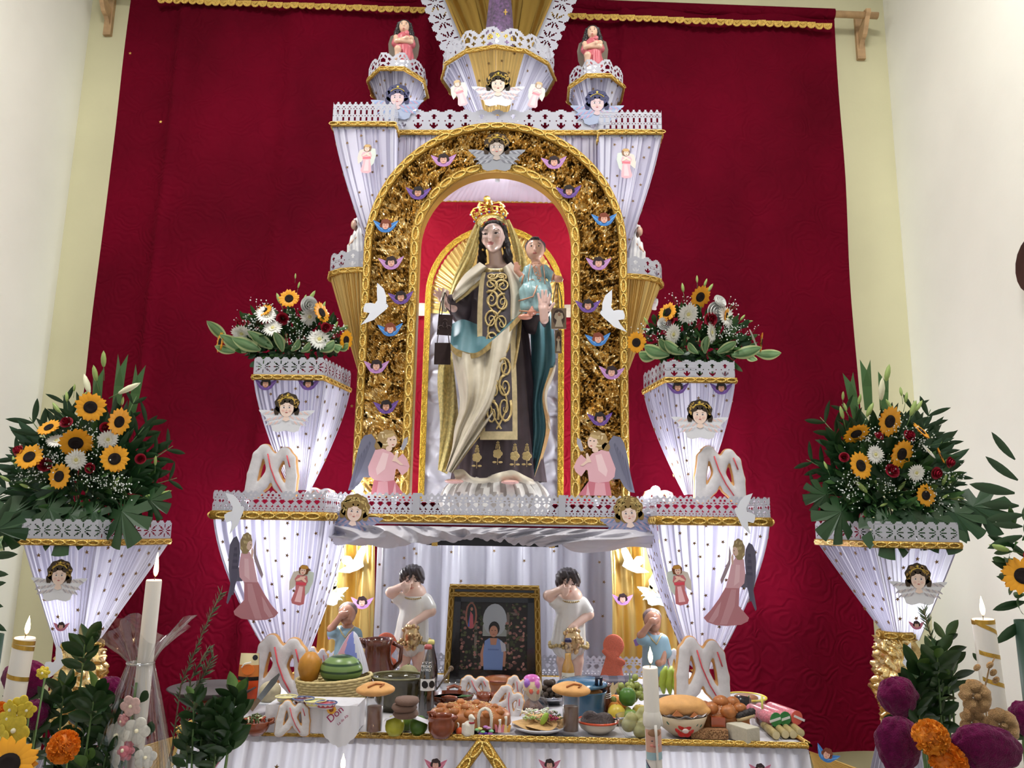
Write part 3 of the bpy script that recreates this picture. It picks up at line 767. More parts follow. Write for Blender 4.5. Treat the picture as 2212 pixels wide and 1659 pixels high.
# ---------------------------------------------------------------- printed card cutouts
def ellp(cx, cz, rx, rz, n=16, rot=0, lump=0, k=7):
    o = []
    for i in range(n):
        q = 2*PI*i/n; m = 1+lump*math.sin(k*q); x, z = rx*m*math.cos(q), rz*m*math.sin(q)
        o.append((cx+x*math.cos(rot)-z*math.sin(rot), cz+x*math.sin(rot)+z*math.cos(rot)))
    return o
def mirror(p): return [(-x, z) for x, z in p][::-1]
def face_features(mb, cx, cz, s, y, eye=(60, 62, 84), lip=(186, 92, 90), brow=(110, 82, 60), skin2=(232, 192, 178)):
    for sx in (-1, 1):
        mb.prism(ellp(cx+sx*5.8*s, cz+2.5*s, 2.7*s, 1.3*s, 10), y, .3, (238, 236, 236))
        mb.prism(ellp(cx+sx*5.8*s, cz+2.4*s, 1.5*s, 1.4*s, 8), y-.15, .3, eye)
        mb.prism([(cx+sx*3*s, cz+5.6*s), (cx+sx*6*s, cz+7*s), (cx+sx*9*s, cz+5.8*s), (cx+sx*6*s, cz+6.2*s)], y-.1, .3, brow)
        mb.prism(ellp(cx+sx*7.5*s, cz-4.5*s, 3.4*s, 2.6*s, 10), y+.1, .3, skin2)
    mb.prism([(cx-1.6*s, cz-3.4*s), (cx+1.6*s, cz-3.4*s), (cx+.7*s, cz-1.4*s), (cx-.7*s, cz-1.4*s)], y, .3, skin2)
    mb.prism([(cx-3*s, cz-7.6*s), (cx-1*s, cz-6.8*s), (cx, cz-7.1*s), (cx+1*s, cz-6.8*s), (cx+3*s, cz-7.6*s), (cx+1*s, cz-8.8*s), (cx-1*s, cz-8.8*s)], y-.1, .3, lip)
BIGW = [(0, -6), (8, -4), (18, 2), (30, 5), (44, 7), (59, 7), (57, 3), (50, -2), (47, -6), (43, -9), (42, -14), (36, -18), (33, -24), (30, -28), (28, -36), (18, -40), (8, -38), (0, -36)]
def cherub_big(label, px, py, Y, size, hair=((58, 42, 26), (168, 132, 66)), wing=(222, 222, 228), feath=((184, 178, 192), (226, 196, 196)), skin=(238, 212, 198), star=(230, 200, 80), group='large winged cherub head cutouts', tilt=0, hs=1.0):
    t = pthing('cherub_cutout', label, 'cutout', px, py, Y, group, sc=size/118.0, ry=tilt)
    mb = MB(); mb.prism(BIGW[::-1]+mirror(BIGW)[::-1][1:-1] if 0 else [p for p in BIGW]+mirror(BIGW)[1:-1], 0, .9, wing)
    rnd = random.Random(int(px))
    for sx in (-1, 1):
        for r in range(3):
            for i in range(7-r):
                x = 10+i*6.2+r*2; z = 1.5-r*10-i*(.2 if r == 0 else 1.1); L = 6.5-r*.4
                mb.prism(ellp(sx*x, z, L, 1.7, 8, rot=sx*(-.55-.1*r)), -.25-.05*r, .3, feath[(i+r) % 2])
    obj('wings', mb, PRINT, t, sm=False)
    mb = MB(); mb.prism(ellp(0, 20, 26*hs, 24*hs, 36, 0, .045, 9), -.9, .7, hair[0])
    for sx in (-1, 1): mb.prism(ellp(sx*21*hs, 5, 6, 9, 12, 0, .1, 5), -.9, .7, hair[0])
    for i in range(30):
        q = rnd.uniform(-.35, PI+.35); r = rnd.uniform(15, 24)*hs
        mb.prism(ellp(r*math.cos(q), 18+r*math.sin(q)*.95, 4.2, 1.5, 8, q+rnd.uniform(.9, 2.2)), -1.1, .3, hair[1])
    obj('hair', mb, PRINT, t, sm=False)
    mb = MB(); mb.prism(ellp(0, 10, 14.5, 17.5, 22), -1.3, .6, skin); mb.prism([(-5, -7), (5, -7), (8, -14), (0, -17), (-8, -14)], -1.1, .4, skin)
    for sx in (-1, 0, 1): mb.prism(ellp(sx*9, 25.5-abs(sx)*3, 7, 3.4, 10, -sx*.6), -1.55, .3, hair[0])
    face_features(mb, 0, 10, 1.0, -1.7)
    obj('face', mb, PRINT, t, sm=False)
    if star:
        mb = MB(); mb.tube([(24*math.sin(a)*.8, -1.5, 14+24*math.cos(a)*.82) for a in [-.9+.18*k for k in range(11)]], .7, 5)
        mb.prism([(3.6*(1 if k % 2 == 0 else .4)*math.sin(k*PI/5), 38+3.6*(1 if k % 2 == 0 else .4)*math.cos(k*PI/5)) for k in range(10)], -1.9, .3)
        mb.c = [star]*len(mb.c); obj('tiara', mb, PRINT, t, sm=False)
    return t
SMW = [(0, -17), (8, -16), (15, -12), (20, -5), (24, 1), (30, 13), (22, 10), (14, 6), (7, 3), (0, 2)]
SM = {}
def cherub_small(label, px, py, Y, pal, size=58, tilt=0):
    P = {'purple': ((104, 72, 146), (134, 98, 172), (34, 24, 24), (196, 140, 112)), 'lilac': ((184, 132, 190), (206, 160, 206), (46, 28, 30), (222, 168, 148)), 'blue': ((62, 124, 196), (116, 170, 222), (128, 62, 38), (226, 168, 146)), 'pink': ((196, 112, 140), (214, 140, 160), (52, 34, 36), (218, 168, 152))}[pal]
    if pal not in SM:
        ms = []
        mb = MB(); mb.prism(SMW+mirror(SMW)[1:-1], 0, .9, P[0])
        for sx in (-1, 1):
            for i in range(5): mb.prism(ellp(sx*(9+i*4), -8+i*3.4, 4.4, 1.2, 8, rot=sx*.9), -.2, .3, P[1])
        ms.append(('wings', mb.mesh('wings', PRINT, False)))
        mb = MB(); mb.prism(ellp(0, 5, 12, 10.5, 20, 0, .08, 6), -.7, .6, P[2])
        for sx in (-1, 1): mb.prism(ellp(sx*10, 0, 4, 5.5, 10), -.7, .6, P[2])
        ms.append(('hair', mb.mesh('hair', PRINT, False)))
        mb = MB(); mb.prism(ellp(0, -1, 7.8, 9, 16), -1, .4, P[3]); mb.prism(ellp(0, 6.5, 6.5, 2.6, 10), -1.2, .3, P[2])
        face_features(mb, 0, -1, .55, -1.3)
        ms.append(('face', mb.mesh('face', PRINT, False))); SM[pal] = ms
    t = pthing('small_cherub_cutout', label, 'cutout', px, py, Y, 'small winged cherub cutouts', sc=size/60.0, ry=tilt)
    for n, me in SM[pal]: inst(n, me, t)
AF = AY-.078
B = cherub_big
B('large grey-winged cherub head at the top centre of gold arch', 1073, 330, AF, 124, wing=(150, 152, 160), feath=((120, 120, 130), (168, 168, 176)), skin=(186, 172, 164))
B('cherub head with pale wings on the summit pot front', 1076, 193, 3.61, 116, hair=((44, 34, 20), (190, 156, 84)))
B('blue-haired cherub head on the small left summit pot', 858, 222, 3.64, 116, hair=((44, 44, 84), (64, 66, 112)), wing=(160, 170, 196), feath=((136, 158, 200), (186, 150, 176)), skin=(206, 180, 184))
B('blue-haired cherub head on the small right summit pot', 1290, 234, 3.64, 116, hair=((44, 44, 84), (64, 66, 112)), wing=(160, 170, 196), feath=((136, 158, 200), (186, 150, 176)), skin=(206, 180, 184))
B('golden-haired cherub head on the left column planter', 619, 893, 3.27, 122, hair=((50, 36, 20), (190, 154, 78)), feath=((206, 206, 214), (228, 196, 190)))
B('golden-haired cherub head on the right column planter', 1512, 908, 3.27, 122, hair=((50, 36, 20), (190, 154, 78)), feath=((206, 206, 214), (228, 196, 190)))
B('grey-winged cherub head on the stand by the left wall', 127, 1256, 2.96, 124, feath=((176, 170, 178), (206, 196, 196)))
B('grey-winged cherub head on the stand by the right wall', 1984, 1264, 2.96, 124, feath=((176, 170, 178), (206, 196, 196)))
BL = dict(hair=((138, 112, 62), (196, 172, 108)), wing=(150, 150, 178), feath=((112, 130, 170), (186, 156, 170)), star=None, group='blond cherub heads fixed to shelf corners')
B('blond cherub head with blue wings at left corner of shelf rail', 764, 1118, SY-.04, 128, tilt=.12, hs=1.12, **BL)
B('blond cherub head with blue wings at right corner of shelf rail', 1360, 1122, SY-.04, 128, tilt=-.12, hs=1.12, **BL)
LITPAL = dict(hair=((176, 160, 120), (220, 208, 170)), wing=(206, 222, 226), feath=((180, 206, 214), (222, 214, 206)), skin=(240, 226, 218))  # pale palette puts the glare of the nearby bulbs into the print colours
B('cherub head coloured pale as if lamplit on the left gold drape', 706, 1276, 3.80, 94, tilt=-.05, hs=1.1, **LITPAL)
B('blue-eyed cherub head coloured pale as if lamplit on the right gold drape', 1424, 1276, 3.80, 96, tilt=.05, hs=1.1, **LITPAL)
for x, y, pal, lab in ((958, 345, 'lilac', 'lilac cherub on the arch left of its top centre'), (1197, 350, 'lilac', 'lilac cherub on the arch right of its top centre'),
    (903, 416, 'purple', 'purple-winged cherub on the upper left curve of arch'), (1229, 413, 'purple', 'purple-winged cherub on the upper right curve of arch'),
    (833, 487, 'blue', 'blue-winged cherub at the left shoulder of the arch'), (1305, 473, 'blue', 'blue-winged cherub at the right shoulder of the arch'),
    (845, 567, 'lilac', 'lilac cherub above the dove on left arch leg'), (1293, 568, 'lilac', 'lilac cherub above the dove on right arch leg'),
    (866, 642, 'purple', 'purple-winged cherub beside the dove on left arch leg'), (1270, 660, 'purple', 'purple-winged cherub beside the dove on right arch leg'),
    (843, 711, 'blue', 'blue-winged cherub below the dove on left arch leg'), (1292, 732, 'blue', 'blue-winged cherub below the dove on right arch leg'),
    (813, 791, 'lilac', 'lilac cherub low at outer side of left arch leg'), (1321, 804, 'lilac', 'lilac cherub low at outer side of right arch leg'),
    (834, 878, 'purple', 'purple-winged cherub just above the left praying angel'), (1296, 904, 'purple', 'purple-winged cherub just above the right praying angel')):
    cherub_small(lab, x, y, AF, pal, 56, tilt=random.uniform(-.1, .1))
for x, y, Y, pal, lab, s in ((574, 829, 3.27, 'purple', 'purple cherub at upper left of the left planter front', 50), (666, 829, 3.27, 'purple', 'purple cherub at upper right of the left planter front', 50),
    (1464, 837, 3.27, 'purple', 'purple cherub at upper left of the right planter front', 50), (1558, 838, 3.27, 'purple', 'purple cherub at upper right of the right planter front', 50),
    (782, 1301, 3.81, 'lilac', 'bright lilac cherub on gold drape left of white boy', 50), (1345, 1294, 3.81, 'lilac', 'bright lilac cherub on gold drape right of white boy', 46),
    (132, 1353, 3.0, 'pink', 'tiny pink cherub low on the left wall stand', 36), (1980, 1350, 3.0, 'pink', 'tiny pink cherub low on the right wall stand', 34),
    (455, 1648, 2.63, 'pink', 'dusky pink cherub at the left end of table skirt', 46), (941, 1652, 2.63, 'pink', 'pink cherub on table skirt left of the gold ribbon', 50),
    (1187, 1652, 2.63, 'pink', 'pink cherub on table skirt right of the gold ribbon', 48), (1642, 1662, 2.63, 'pink', 'pink cherub near right end of the table skirt', 48)):
    cherub_small(lab, x, y, Y, pal, s)
cherub_small('blue-winged cherub on the gold right corner of table', 1786, 1630, 2.56, 'blue', 54, tilt=.5)

# doves
DOVE = [(340, 180), (385, 220), (403, 270), (405, 310), (420, 338), (412, 350), (395, 370), (360, 400), (330, 430), (245, 465), (285, 415), (300, 385), (260, 378), (258, 350), (268, 320), (300, 316), (330, 322), (346, 300), (340, 240)]
DOVE = [((x-335)/3.02, -(z-325)/3.02) for x, z in DOVE][::-1]
DOVE2 = [(1165, 470), (1172, 540), (1150, 600), (1165, 640), (1125, 665), (1060, 690), (970, 682), (1040, 640), (1003, 610), (1005, 585), (1030, 568), (1062, 572), (1085, 600), (1120, 530)]
DOVE2 = [((x-1085)/3.352, -(z-595)/3.352) for x, z in DOVE2]
def dove(lab, px, py, Y, ol=0, sx=1, tilt=0, size=1):
    P = (DOVE, DOVE2)[ol]
    if sx < 0: P = mirror(P)
    t = pthing('dove_cutout', lab, 'cutout', px, py, Y, 'white paper doves', sc=size, ry=tilt)
    obj('bird', MB().prism(P, 0, .8), CARD, t, sm=False)
    e = (26*sx, 2) if ol == 0 else (22*sx, -12)
    obj('eye', MB().prism(ellp(e[0]*.92, e[1], 1.1, 1.1, 8), -.3, .4), M('dove_eye', (90, 95, 110)), t, sm=False)
dove('white paper dove on the left leg of gold arch', 811, 657, AF-.01)
dove('white paper dove on the right leg of gold arch', 1324, 672, AF-.01, sx=-1)
dove('white dove on the gold drape above pale cherub, left', 763, 1209, 3.81, 1)
dove('white dove on the gold drape above blue-eyed cherub, right', 1368, 1209, 3.81, 1, -1)
dove('grey white dove hanging on the left column corner', 503, 1104, KY-.035, sx=1, tilt=-.5, size=.9)
dove('grey white dove hanging on the right column corner', 1612, 1106, KY-.035, sx=-1, tilt=.4, size=.9)
dove('white dove on the foil neck of right wall stand', 1972, 1428, 2.90, sx=-1, tilt=0, size=.8)
dove('white dove on the foil neck of left wall stand', 116, 1432, 2.90, sx=1, tilt=0, size=.8)

# full figure angels
def zz(pts, ox, oy, s, cx, cy, flip=1):
    o = [((ox+x/s-cx)*flip, -(oy+y/s-cy)) for x, y in pts]
    return o
def angel_print(name, lab, px, py, Y, shapes, sx=1, group=None, sc=1, feat=None):
    t = pthing(name, lab, 'cutout', px, py, Y, group, sc=sc)
    for pn, layers in shapes:
        mb = MB()
        for k, (poly, y, c) in enumerate(layers): mb.prism(poly if sx > 0 else mirror(poly), y, .5, c)
        obj(pn, mb, PRINT, t, sm=False)
    return t
Z = lambda p: zz(p, 700, 550, 3.02, 825, 1000)
PINK, PINK2, PINK3 = (226, 176, 186), (204, 120, 134), (240, 206, 210)
wing = Z([(300, 1170), (255, 1180), (232, 1215), (215, 1280), (205, 1340), (190, 1430), (165, 1540), (200, 1535), (235, 1500), (262, 1452), (305, 1455), (325, 1400), (332, 1300), (330, 1210)])
fe = []
for i in range(9):
    fe.append((Z([(290-i*8, 1215+i*12), (300-i*9, 1230+i*14), (245-i*6, 1400+i*15), (228-i*6, 1410+i*14)]), -.15-.02*i, (98+12*(i % 2), 98+12*(i % 2), 118+14*(i % 2))))
shapes = [('wing', [(wing, 0, (118, 118, 138))]+fe+[(Z([(495, 1270), (515, 1200), (540, 1185), (540, 1225), (515, 1275)]), 0, (168, 166, 178))]),
 ('robe', [(Z([(330, 1275), (380, 1265), (440, 1290), (475, 1330), (512, 1296), (540, 1330), (560, 1378), (548, 1410), (512, 1440), (480, 1395), (470, 1400), (462, 1470), (400, 1480), (330, 1470), (296, 1440), (288, 1385)]), -.5, PINK), (Z([(330, 1468), (462, 1468), (500, 1520), (532, 1562), (315, 1562)]), -.42, PINK2),
   (Z([(380, 1290), (420, 1300), (400, 1400), (350, 1440), (340, 1400)]), -.7, PINK3), (Z([(360, 1480), (420, 1480), (430, 1560), (350, 1560)]), -.7, (228, 168, 178)), (Z([(470, 1480), (480, 1560), (455, 1560)]), -.7, (232, 180, 188))]),
 ('hair', [(ellp(*Z([(405, 1205)])[0], 22, 21, 26, 0, .06, 8), -.8, (168, 140, 92)), (ellp(*Z([(350, 1245)])[0], 9, 9, 14, 0, .1, 6), -.8, (150, 122, 76))]+[(ellp(*Z([(370+(i*37) % 90, 1160+(i*53) % 80)])[0], 5, 1.6, 8, i), -1, (226, 208, 168)) for i in range(9)]),
 ('face', [(ellp(*Z([(438, 1215)])[0], 10.5, 14, 18, .15), -1.2, (236, 206, 190)), (ellp(*Z([(420, 1265)])[0], 7, 6, 12), -1.05, (232, 200, 184)), (ellp(*Z([(452, 1205)])[0], 2, 1, 8), -1.5, (60, 50, 50)), (ellp(*Z([(428, 1207)])[0], 2, 1, 8), -1.5, (60, 50, 50)), (ellp(*Z([(446, 1240)])[0], 2.6, 1, 8), -1.5, (190, 92, 90)), (ellp(*Z([(420, 1180)])[0], 12, 4, 12, .3), -1.5, (196, 170, 120))]),
 ('hands', [(Z([(445, 1345), (470, 1285), (482, 1292), (478, 1335), (520, 1370), (500, 1372), (470, 1350)]), -1.1, (234, 204, 188))])]
angel_print('praying_angel_cutout', 'grey-winged praying angel in pink, foot of left arch leg', 825, 1000, AF-.02, shapes, 1, 'praying angel cutouts at the arch feet')
angel_print('praying_angel_cutout', 'grey-winged praying angel in pink, foot of right arch leg', 1300, 1003, AF-.02, shapes, -1, 'praying angel cutouts at the arch feet')
Z = lambda p: zz(p, 1060, 1030, 3.352, 1590, 1260)
wing = Z([(1880, 480), (1905, 495), (1925, 540), (1928, 620), (1920, 720), (1900, 820), (1918, 950), (1908, 962), (1880, 890), (1855, 800), (1815, 800), (1800, 780), (1850, 700), (1845, 600), (1855, 530)])
fe = [(Z([(1870-i*3, 560+i*22), (1890+i*1, 560+i*22), (1900-i*1, 720+i*24), (1885-i*2, 730+i*24)]), -.12-.03*i, (70+14*(i % 2), 66+14*(i % 2), 86+14*(i % 2))) for i in range(8)]
R1, R2, R3 = (206, 160, 170), (176, 118, 126), (190, 140, 148)
shapes = [('wing', [(wing, 0, (92, 88, 106))]+fe),
 ('far_wing', [(Z([(1738, 500), (1748, 560), (1740, 640), (1700, 730), (1672, 780), (1664, 750), (1690, 690), (1728, 610)]), .1, (150, 132, 140))]),
 ('robe', [(Z([(1778, 588), (1838, 600), (1846, 700), (1835, 770), (1800, 805), (1700, 805), (1730, 700), (1745, 640)]), -.5, R1), (Z([(1700, 800), (1800, 800), (1790, 930), (1830, 975), (1860, 1010), (1850, 1035), (1800, 1060), (1700, 1070), (1620, 1065), (1560, 1045), (1535, 1015), (1590, 960), (1650, 880)]), -.42, R2),
   (Z([(1740, 815), (1775, 815), (1760, 930), (1700, 1060), (1650, 1060), (1700, 930)]), -.7, R3), (Z([(1640, 930), (1665, 900), (1640, 1000), (1600, 1050), (1570, 1040)]), -.7, (194, 148, 156)), (Z([(1780, 640), (1810, 640), (1800, 760), (1760, 790)]), -.7, (220, 182, 190))]),
 ('hair', [(ellp(*Z([(1806, 530)])[0], 13, 23, 22, .05, .05, 9), -.8, (150, 130, 92))]+[(ellp(*Z([(1790+(i*29) % 50, 480+(i*41) % 120)])[0], 4, 1.4, 8, 1.2), -1, (192, 174, 130)) for i in range(8)]),
 ('face', [(ellp(*Z([(1778, 545)])[0], 6, 10, 14, .1), -1.1, (214, 184, 168)), (ellp(*Z([(1770, 540)])[0], 1.4, .8, 8), -1.3, (60, 50, 50)), (ellp(*Z([(1768, 566)])[0], 1.8, .8, 8), -1.3, (170, 90, 88))]),
 ('hands', [(Z([(1745, 590), (1757, 560), (1766, 580), (1760, 640), (1750, 640)]), -1, (212, 180, 164))])]
angel_print('kneeling_angel_cutout', 'dark-winged kneeling angel in dusky pink on the right column', 1590, 1260, KY-.005, shapes, 1, 'kneeling angel cutouts on the columns')
angel_print('kneeling_angel_cutout', 'dark-winged kneeling angel in dusky pink on the left column', 535, 1247, KY-.005, shapes, -1, 'kneeling angel cutouts on the columns')
def float_angel(lab, px, py, Y, h, pale=1.0, sx=1, skin=(238, 206, 190), dress=(236, 170, 182), tilt=0):
    m = lambda c: tuple(int(lerp(248, v, pale)) for v in c)
    sh = [('wings', [([(0, 18), (10, 26), (20, 24), (22, 8), (17, -12), (11, -20), (8, -6), (2, 6)], 0, m((206, 214, 206))), ([(0, 18), (-8, 24), (-18, 20), (-22, 2), (-20, -14), (-12, -8), (-4, 6)], 0, m((214, 206, 196)))]),
      ('dress', [([(-9, 16), (9, 16), (12, 6), (8, -2), (11, -18), (12, -34), (4, -38), (-10, -36), (-13, -30), (-8, -12), (-10, 2), (-13, 8)], -.5, m(dress)), ([(-9, 3), (9, 4), (10, -1), (-9, -2)], -.7, m((224, 96, 112))), ([(-2, -4), (5, -4), (6, -32), (-6, -32)], -.7, m((244, 200, 206)))]),
      ('arms', [(ellp(-2, 10, 10, 2.6, 12, .5), -.9, m(skin)), (ellp(3, 9, 8, 2.4, 12, -.6), -1, m(skin))]),
      ('head', [(ellp(1, 26, 9.5, 9.5, 18, 0, .08, 7), -.8, m((128, 84, 48))), (ellp(0, 24, 5.6, 7, 14), -1.1, m(skin)), (ellp(-2, 25, 1, .7, 6), -1.4, m((70, 60, 60))), (ellp(2.4, 25, 1, .7, 6), -1.4, m((70, 60, 60))), (ellp(0, 20.6, 1.6, .7, 6), -1.4, m((200, 90, 90))), (ellp(1, 31, 8, 3.6, 12), -1.3, m((196, 150, 80)))])]
    t = angel_print('floating_angel_cutout', lab, px, py, Y, sh, sx, 'small floating angel cutouts', h/72)
    t.rotation_euler.y = tilt
float_angel('small pink angel on the upper left wing front', 792, 342, WY-.012, 66, .85)
float_angel('small pink angel on the upper right wing front', 1353, 352, WY-.012, 68, .85, -1)
float_angel('pale pink angel on left facet of summit pot', 993, 200, 3.70, 62, .6, 1, tilt=-.3)
float_angel('pale pink angel on right facet of summit pot', 1158, 204, 3.70, 62, .6, -1, tilt=.3)
float_angel('brown-winged pink angel on the left column inner edge', 650, 1262, KY+.005, 84, 1.15, 1, dress=(206, 132, 136), tilt=.12)
float_angel('brown-winged pink angel on the right column inner edge', 1468, 1262, KY+.005, 84, 1.15, -1, dress=(206, 132, 136), tilt=-.12)
float_angel('white robed angel cutout behind the right gold cone', 1413, 655, 3.80, 30, .3, 1)
# ---------------------------------------------------------------- the crowned statue in the niche
VY = 3.82; VK = mpp(1068, 800, VY)
def W(px, py, dy=0): return at(px, py, VY+dy)
def poly(pts, t):
    """point at parameter t along a list of pixel points (even parameter)"""
    n = len(pts)-1; i = min(int(t*n), n-1); f = t*n-i
    p0, p1, p2, p3 = pts[max(i-1, 0)], pts[i], pts[i+1], pts[min(i+2, n)]
    o = []
    for k in range(len(p1)):
        a, b, c, d = p0[k], p1[k], p2[k], p3[k]
        o.append(.5*((2*b)+(-a+c)*f+(2*a-5*b+4*c-d)*f*f+(-a+3*b-3*c+d)*f**3))
    return o
def sheet(L, R, nu, nv, dy, fold=None, bulge=.05):
    def fn(u, v):
        l, r = poly(L, v), poly(R, v); x, y = lerp(l[0], r[0], u), lerp(l[1], r[1], u)
        d = lerp(dy[0], dy[1], v) if isinstance(dy, tuple) else dy
        d -= bulge*math.sin(PI*u)
        if fold: d += fold(u, v)
        return W(x, y, d)
    return fn
def loft(rows, nu, nv, fold=0, nf=13, flat=.42, dyc=0):
    def fn(u, v):
        y, xl, xr = poly(rows, v); q = 2*PI*u; c = W((xl+xr)/2, y, dyc); r = (xr-xl)/2*VK
        rr = 1+fold*v*(math.sin(nf*q+2.2*math.sin(2*q)+v)*.6+math.sin(nf*2.1*q+1)*.25)
        return (c.x+r*rr*math.cos(q), c.y+r*rr*flat*math.sin(q), c.z)
    return MB().grid(fn, nu, nv, True)
CREAM = M('statue_cream', (214, 204, 184), rough=.42, var=(20, .10))
BROWN = M('statue_brown_robe', (72, 60, 66), rough=.45, var=(16, .2))
TEAL = M('statue_teal', (70, 110, 118), rough=.45, var=(14, .15))
OLDG = M('statue_old_gold', (196, 172, 118), rough=.35, metal=.35, var=(60, .3), bump=(120, .3))
SKIN = M('statue_skin', rough=.22, vc=True, coat=.4)
HAIRM = M('statue_hair', (52, 44, 42), rough=.35, bump=(60, .8, 'wave'))
VEIL = M('gold_lace_veil', (232, 212, 140), rough=.55, bump=(120, 1, 'vor'), var=(70, .3), trans=.3)
vg = thing('crowned_statue', 'crowned statue of a woman in cream mantle holding a child', 'statue')
obj('tunic', loft([(588, 1030, 1104), (640, 1000, 1128), (710, 1002, 1140), (800, 1006, 1150), (900, 1002, 1158), (960, 992, 1164), (1000, 986, 1168), (1040, 980, 1172)], 150, 40, .09, 13, .62), BROWN, vg)
# cloud base
def cloud(u, v):
    q = 2*PI*u; a = -.5+v*(PI/2+.5); c = W(1069, 1083); r = 112*VK*math.cos(a)*(1+.05*math.sin(16*q+3*v)); 
    return (c.x+r*math.cos(q), c.y+r*.75*math.sin(q), c.z+66*VK*math.sin(a)*(1+.05*math.sin(11*q)))
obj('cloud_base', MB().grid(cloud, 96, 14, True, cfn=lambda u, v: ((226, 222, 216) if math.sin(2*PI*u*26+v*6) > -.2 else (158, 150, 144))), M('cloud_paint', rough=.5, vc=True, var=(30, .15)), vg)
# gold flowers on the hem
for px, py in ((1030, 988), (1075, 980), (1112, 985), (1138, 985)):
    mb = MB(); c = Vector((0, 0, 0))
    for k in range(5): mb.ell((5*math.cos(k*1.256), 0, 5*math.sin(k*1.256)), (5.2, 1, 5.2), 10, 5)
    for z, s in ((14, 3.4), (19, 2.6), (24, 1.8)):
        for sx in (-1, 0, 1): mb.ell((sx*3*s/3, 0, z+abs(sx)*-1.5), (1.3, .8, s), 8, 5)
    for sx in (-1, 1): mb.ell((sx*6, 0, -17), (4.4, .8, 2.2), 8, 5)
    mb.tube([(0, 0, -22), (0, 0, 12)], .7, 5)
    o = obj('gold_flower', mb, OLDG, vg); o.location = W(px, py, -.2 if px < 1130 else -.17); o.scale = (VK, VK, VK)
# white mantle drape
L = [(974, 752), (980, 790), (990, 840), (993, 880), (982, 925), (976, 970), (962, 1018)]
R = [(1130, 668), (1124, 735), (1110, 805), (1086, 868), (1052, 922), (1014, 972), (978, 1022)]
fold = lambda u, v: .030*math.sin(u*15+v*5.5)*(1-.2*v)+.014*math.sin(u*34+v*9+1)+.012*math.sin(u*6-v*11)
TOPE = [(973, 742), (990, 755), (1027, 762), (1060, 738), (1098, 704), (1128, 672)]
def mdrape(off):
    g = sheet(L, R, 1, 1, (-.16-off, -.18-off), fold, .1)
    def fn(u, v):
        p = Vector(g(u, v)); tq = poly(TOPE, u); lx, ly = lerp(974, 1130, u), lerp(752, 668, u)
        return p+Vector(((tq[0]-lx)*VK, 0, -(tq[1]-ly)*VK))*(1-v)**3
    return fn
obj('mantle_drape', MB().grid(mdrape(0), 90, 70), CREAM, vg)
f_ = mdrape(.01)
obj('mantle_border', MB().grid(lambda u, v: f_(.93+.075*u, v), 4, 60), OLDG, vg)
TOP2 = [(974, 757), (992, 771), (1028, 773), (1064, 750), (1102, 716), (1130, 684)]
def tope(u, v):
    p, q = poly(TOPE, u), poly(TOP2, u); return W(lerp(p[0], q[0], v), lerp(p[1], q[1], v), -.215-.05*math.sin(PI*u)+.01*v)
obj('mantle_top_hem', MB().grid(tope, 40, 3), OLDG, vg)
LI0 = [(976, 700), (1000, 690), (1030, 700), (1062, 708), (1098, 690), (1126, 668)]
def lining(u, v):
    p, q = poly(LI0, u), poly(TOPE, u); return W(lerp(p[0], q[0], v), lerp(p[1], q[1], v), lerp(-.08, -.212, v)-.05*math.sin(PI*u)+.012*math.sin(u*22))
obj('mantle_lining', MB().grid(lining, 50, 8), TEAL, vg)
# teal cloak at the right
L = [(1140, 640), (1146, 720), (1148, 800), (1147, 880), (1145, 950), (1140, 1036)]
R = [(1186, 650), (1196, 715), (1199, 786), (1178, 850), (1187, 930), (1154, 1042)]
fold2 = lambda u, v: .02*math.sin(u*11+v*3)
obj('cloak', MB().grid(sheet(L, R, 40, 50, -.02, fold2, .06), 40, 50), TEAL, vg)
f2 = sheet(L, R, 1, 1, -.035, fold2, .06)
obj('cloak_border', MB().grid(lambda u, v: f2(lerp(.8, 1.02, u), lerp(.42, 1, v)), 4, 40), OLDG, vg)
L2 = [(1199, 786), (1180, 805), (1170, 845), (1172, 885), (1184, 925)]; R2 = [(1201, 790), (1196, 812), (1182, 850), (1184, 890), (1190, 928)]
obj('cloak_turnback', MB().grid(sheet(L2, R2, 8, 20, -.03, None, .02), 8, 24), CREAM, vg)
# scapular panel with scrolls
L = [(1042, 588), (1035, 615), (1031, 680), (1032, 760), (1037, 850), (1037, 950)]
R = [(1100, 588), (1112, 615), (1114, 680), (1114, 760), (1117, 850), (1118, 950)]
sp = sheet(L, R, 1, 1, (-.15, -.215), None, .035)
def spc(u, v): return (196, 178, 138) if (u < .13 or u > .87 or v > .955) else (74, 66, 74)
obj('scapular_panel', MB().grid(sp, 30, 60, cfn=spc), M('scapular_paint', rough=.4, vc=True, var=(40, .2)), vg)
mb = MB()
for i, (uc, vc_, s, dr) in enumerate([(.36, .10, .17, 1), (.66, .10, .17, -1), (.34, .20, .2, -1), (.66, .21, .2, 1), (.36, .31, .2, 1), (.66, .33, .19, -1), (.36, .43, .19, -1), (.64, .45, .2, 1), (.40, .54, .17, 1), (.68, .56, .18, -1), (.70, .68, .17, 1), (.68, .77, .18, -1), (.66, .86, .19, 1), (.32, .88, .18, -1), (.38, .79, .15, 1)]):
    pts = []
    for k in range(22):
        a = k*.52*dr+i; r = s*(1-k/23)
        p = Vector(sp(min(max(uc+r*math.cos(a), .14), .86), vc_+r*.30*math.sin(a))); p.y -= .006; pts.append(p)
    mb.tube(pts, [.0072*(1-k/30) for k in range(22)], 5)
for k in range(2):
    mb.tube([Vector(sp(.5+.22*math.sin(v*16+k*PI), .06+v*.88))+Vector((0, -.004, 0)) for v in [j/40 for j in range(41)]], .005, 5)
obj('gold_scrolls', mb, OLDG, vg)
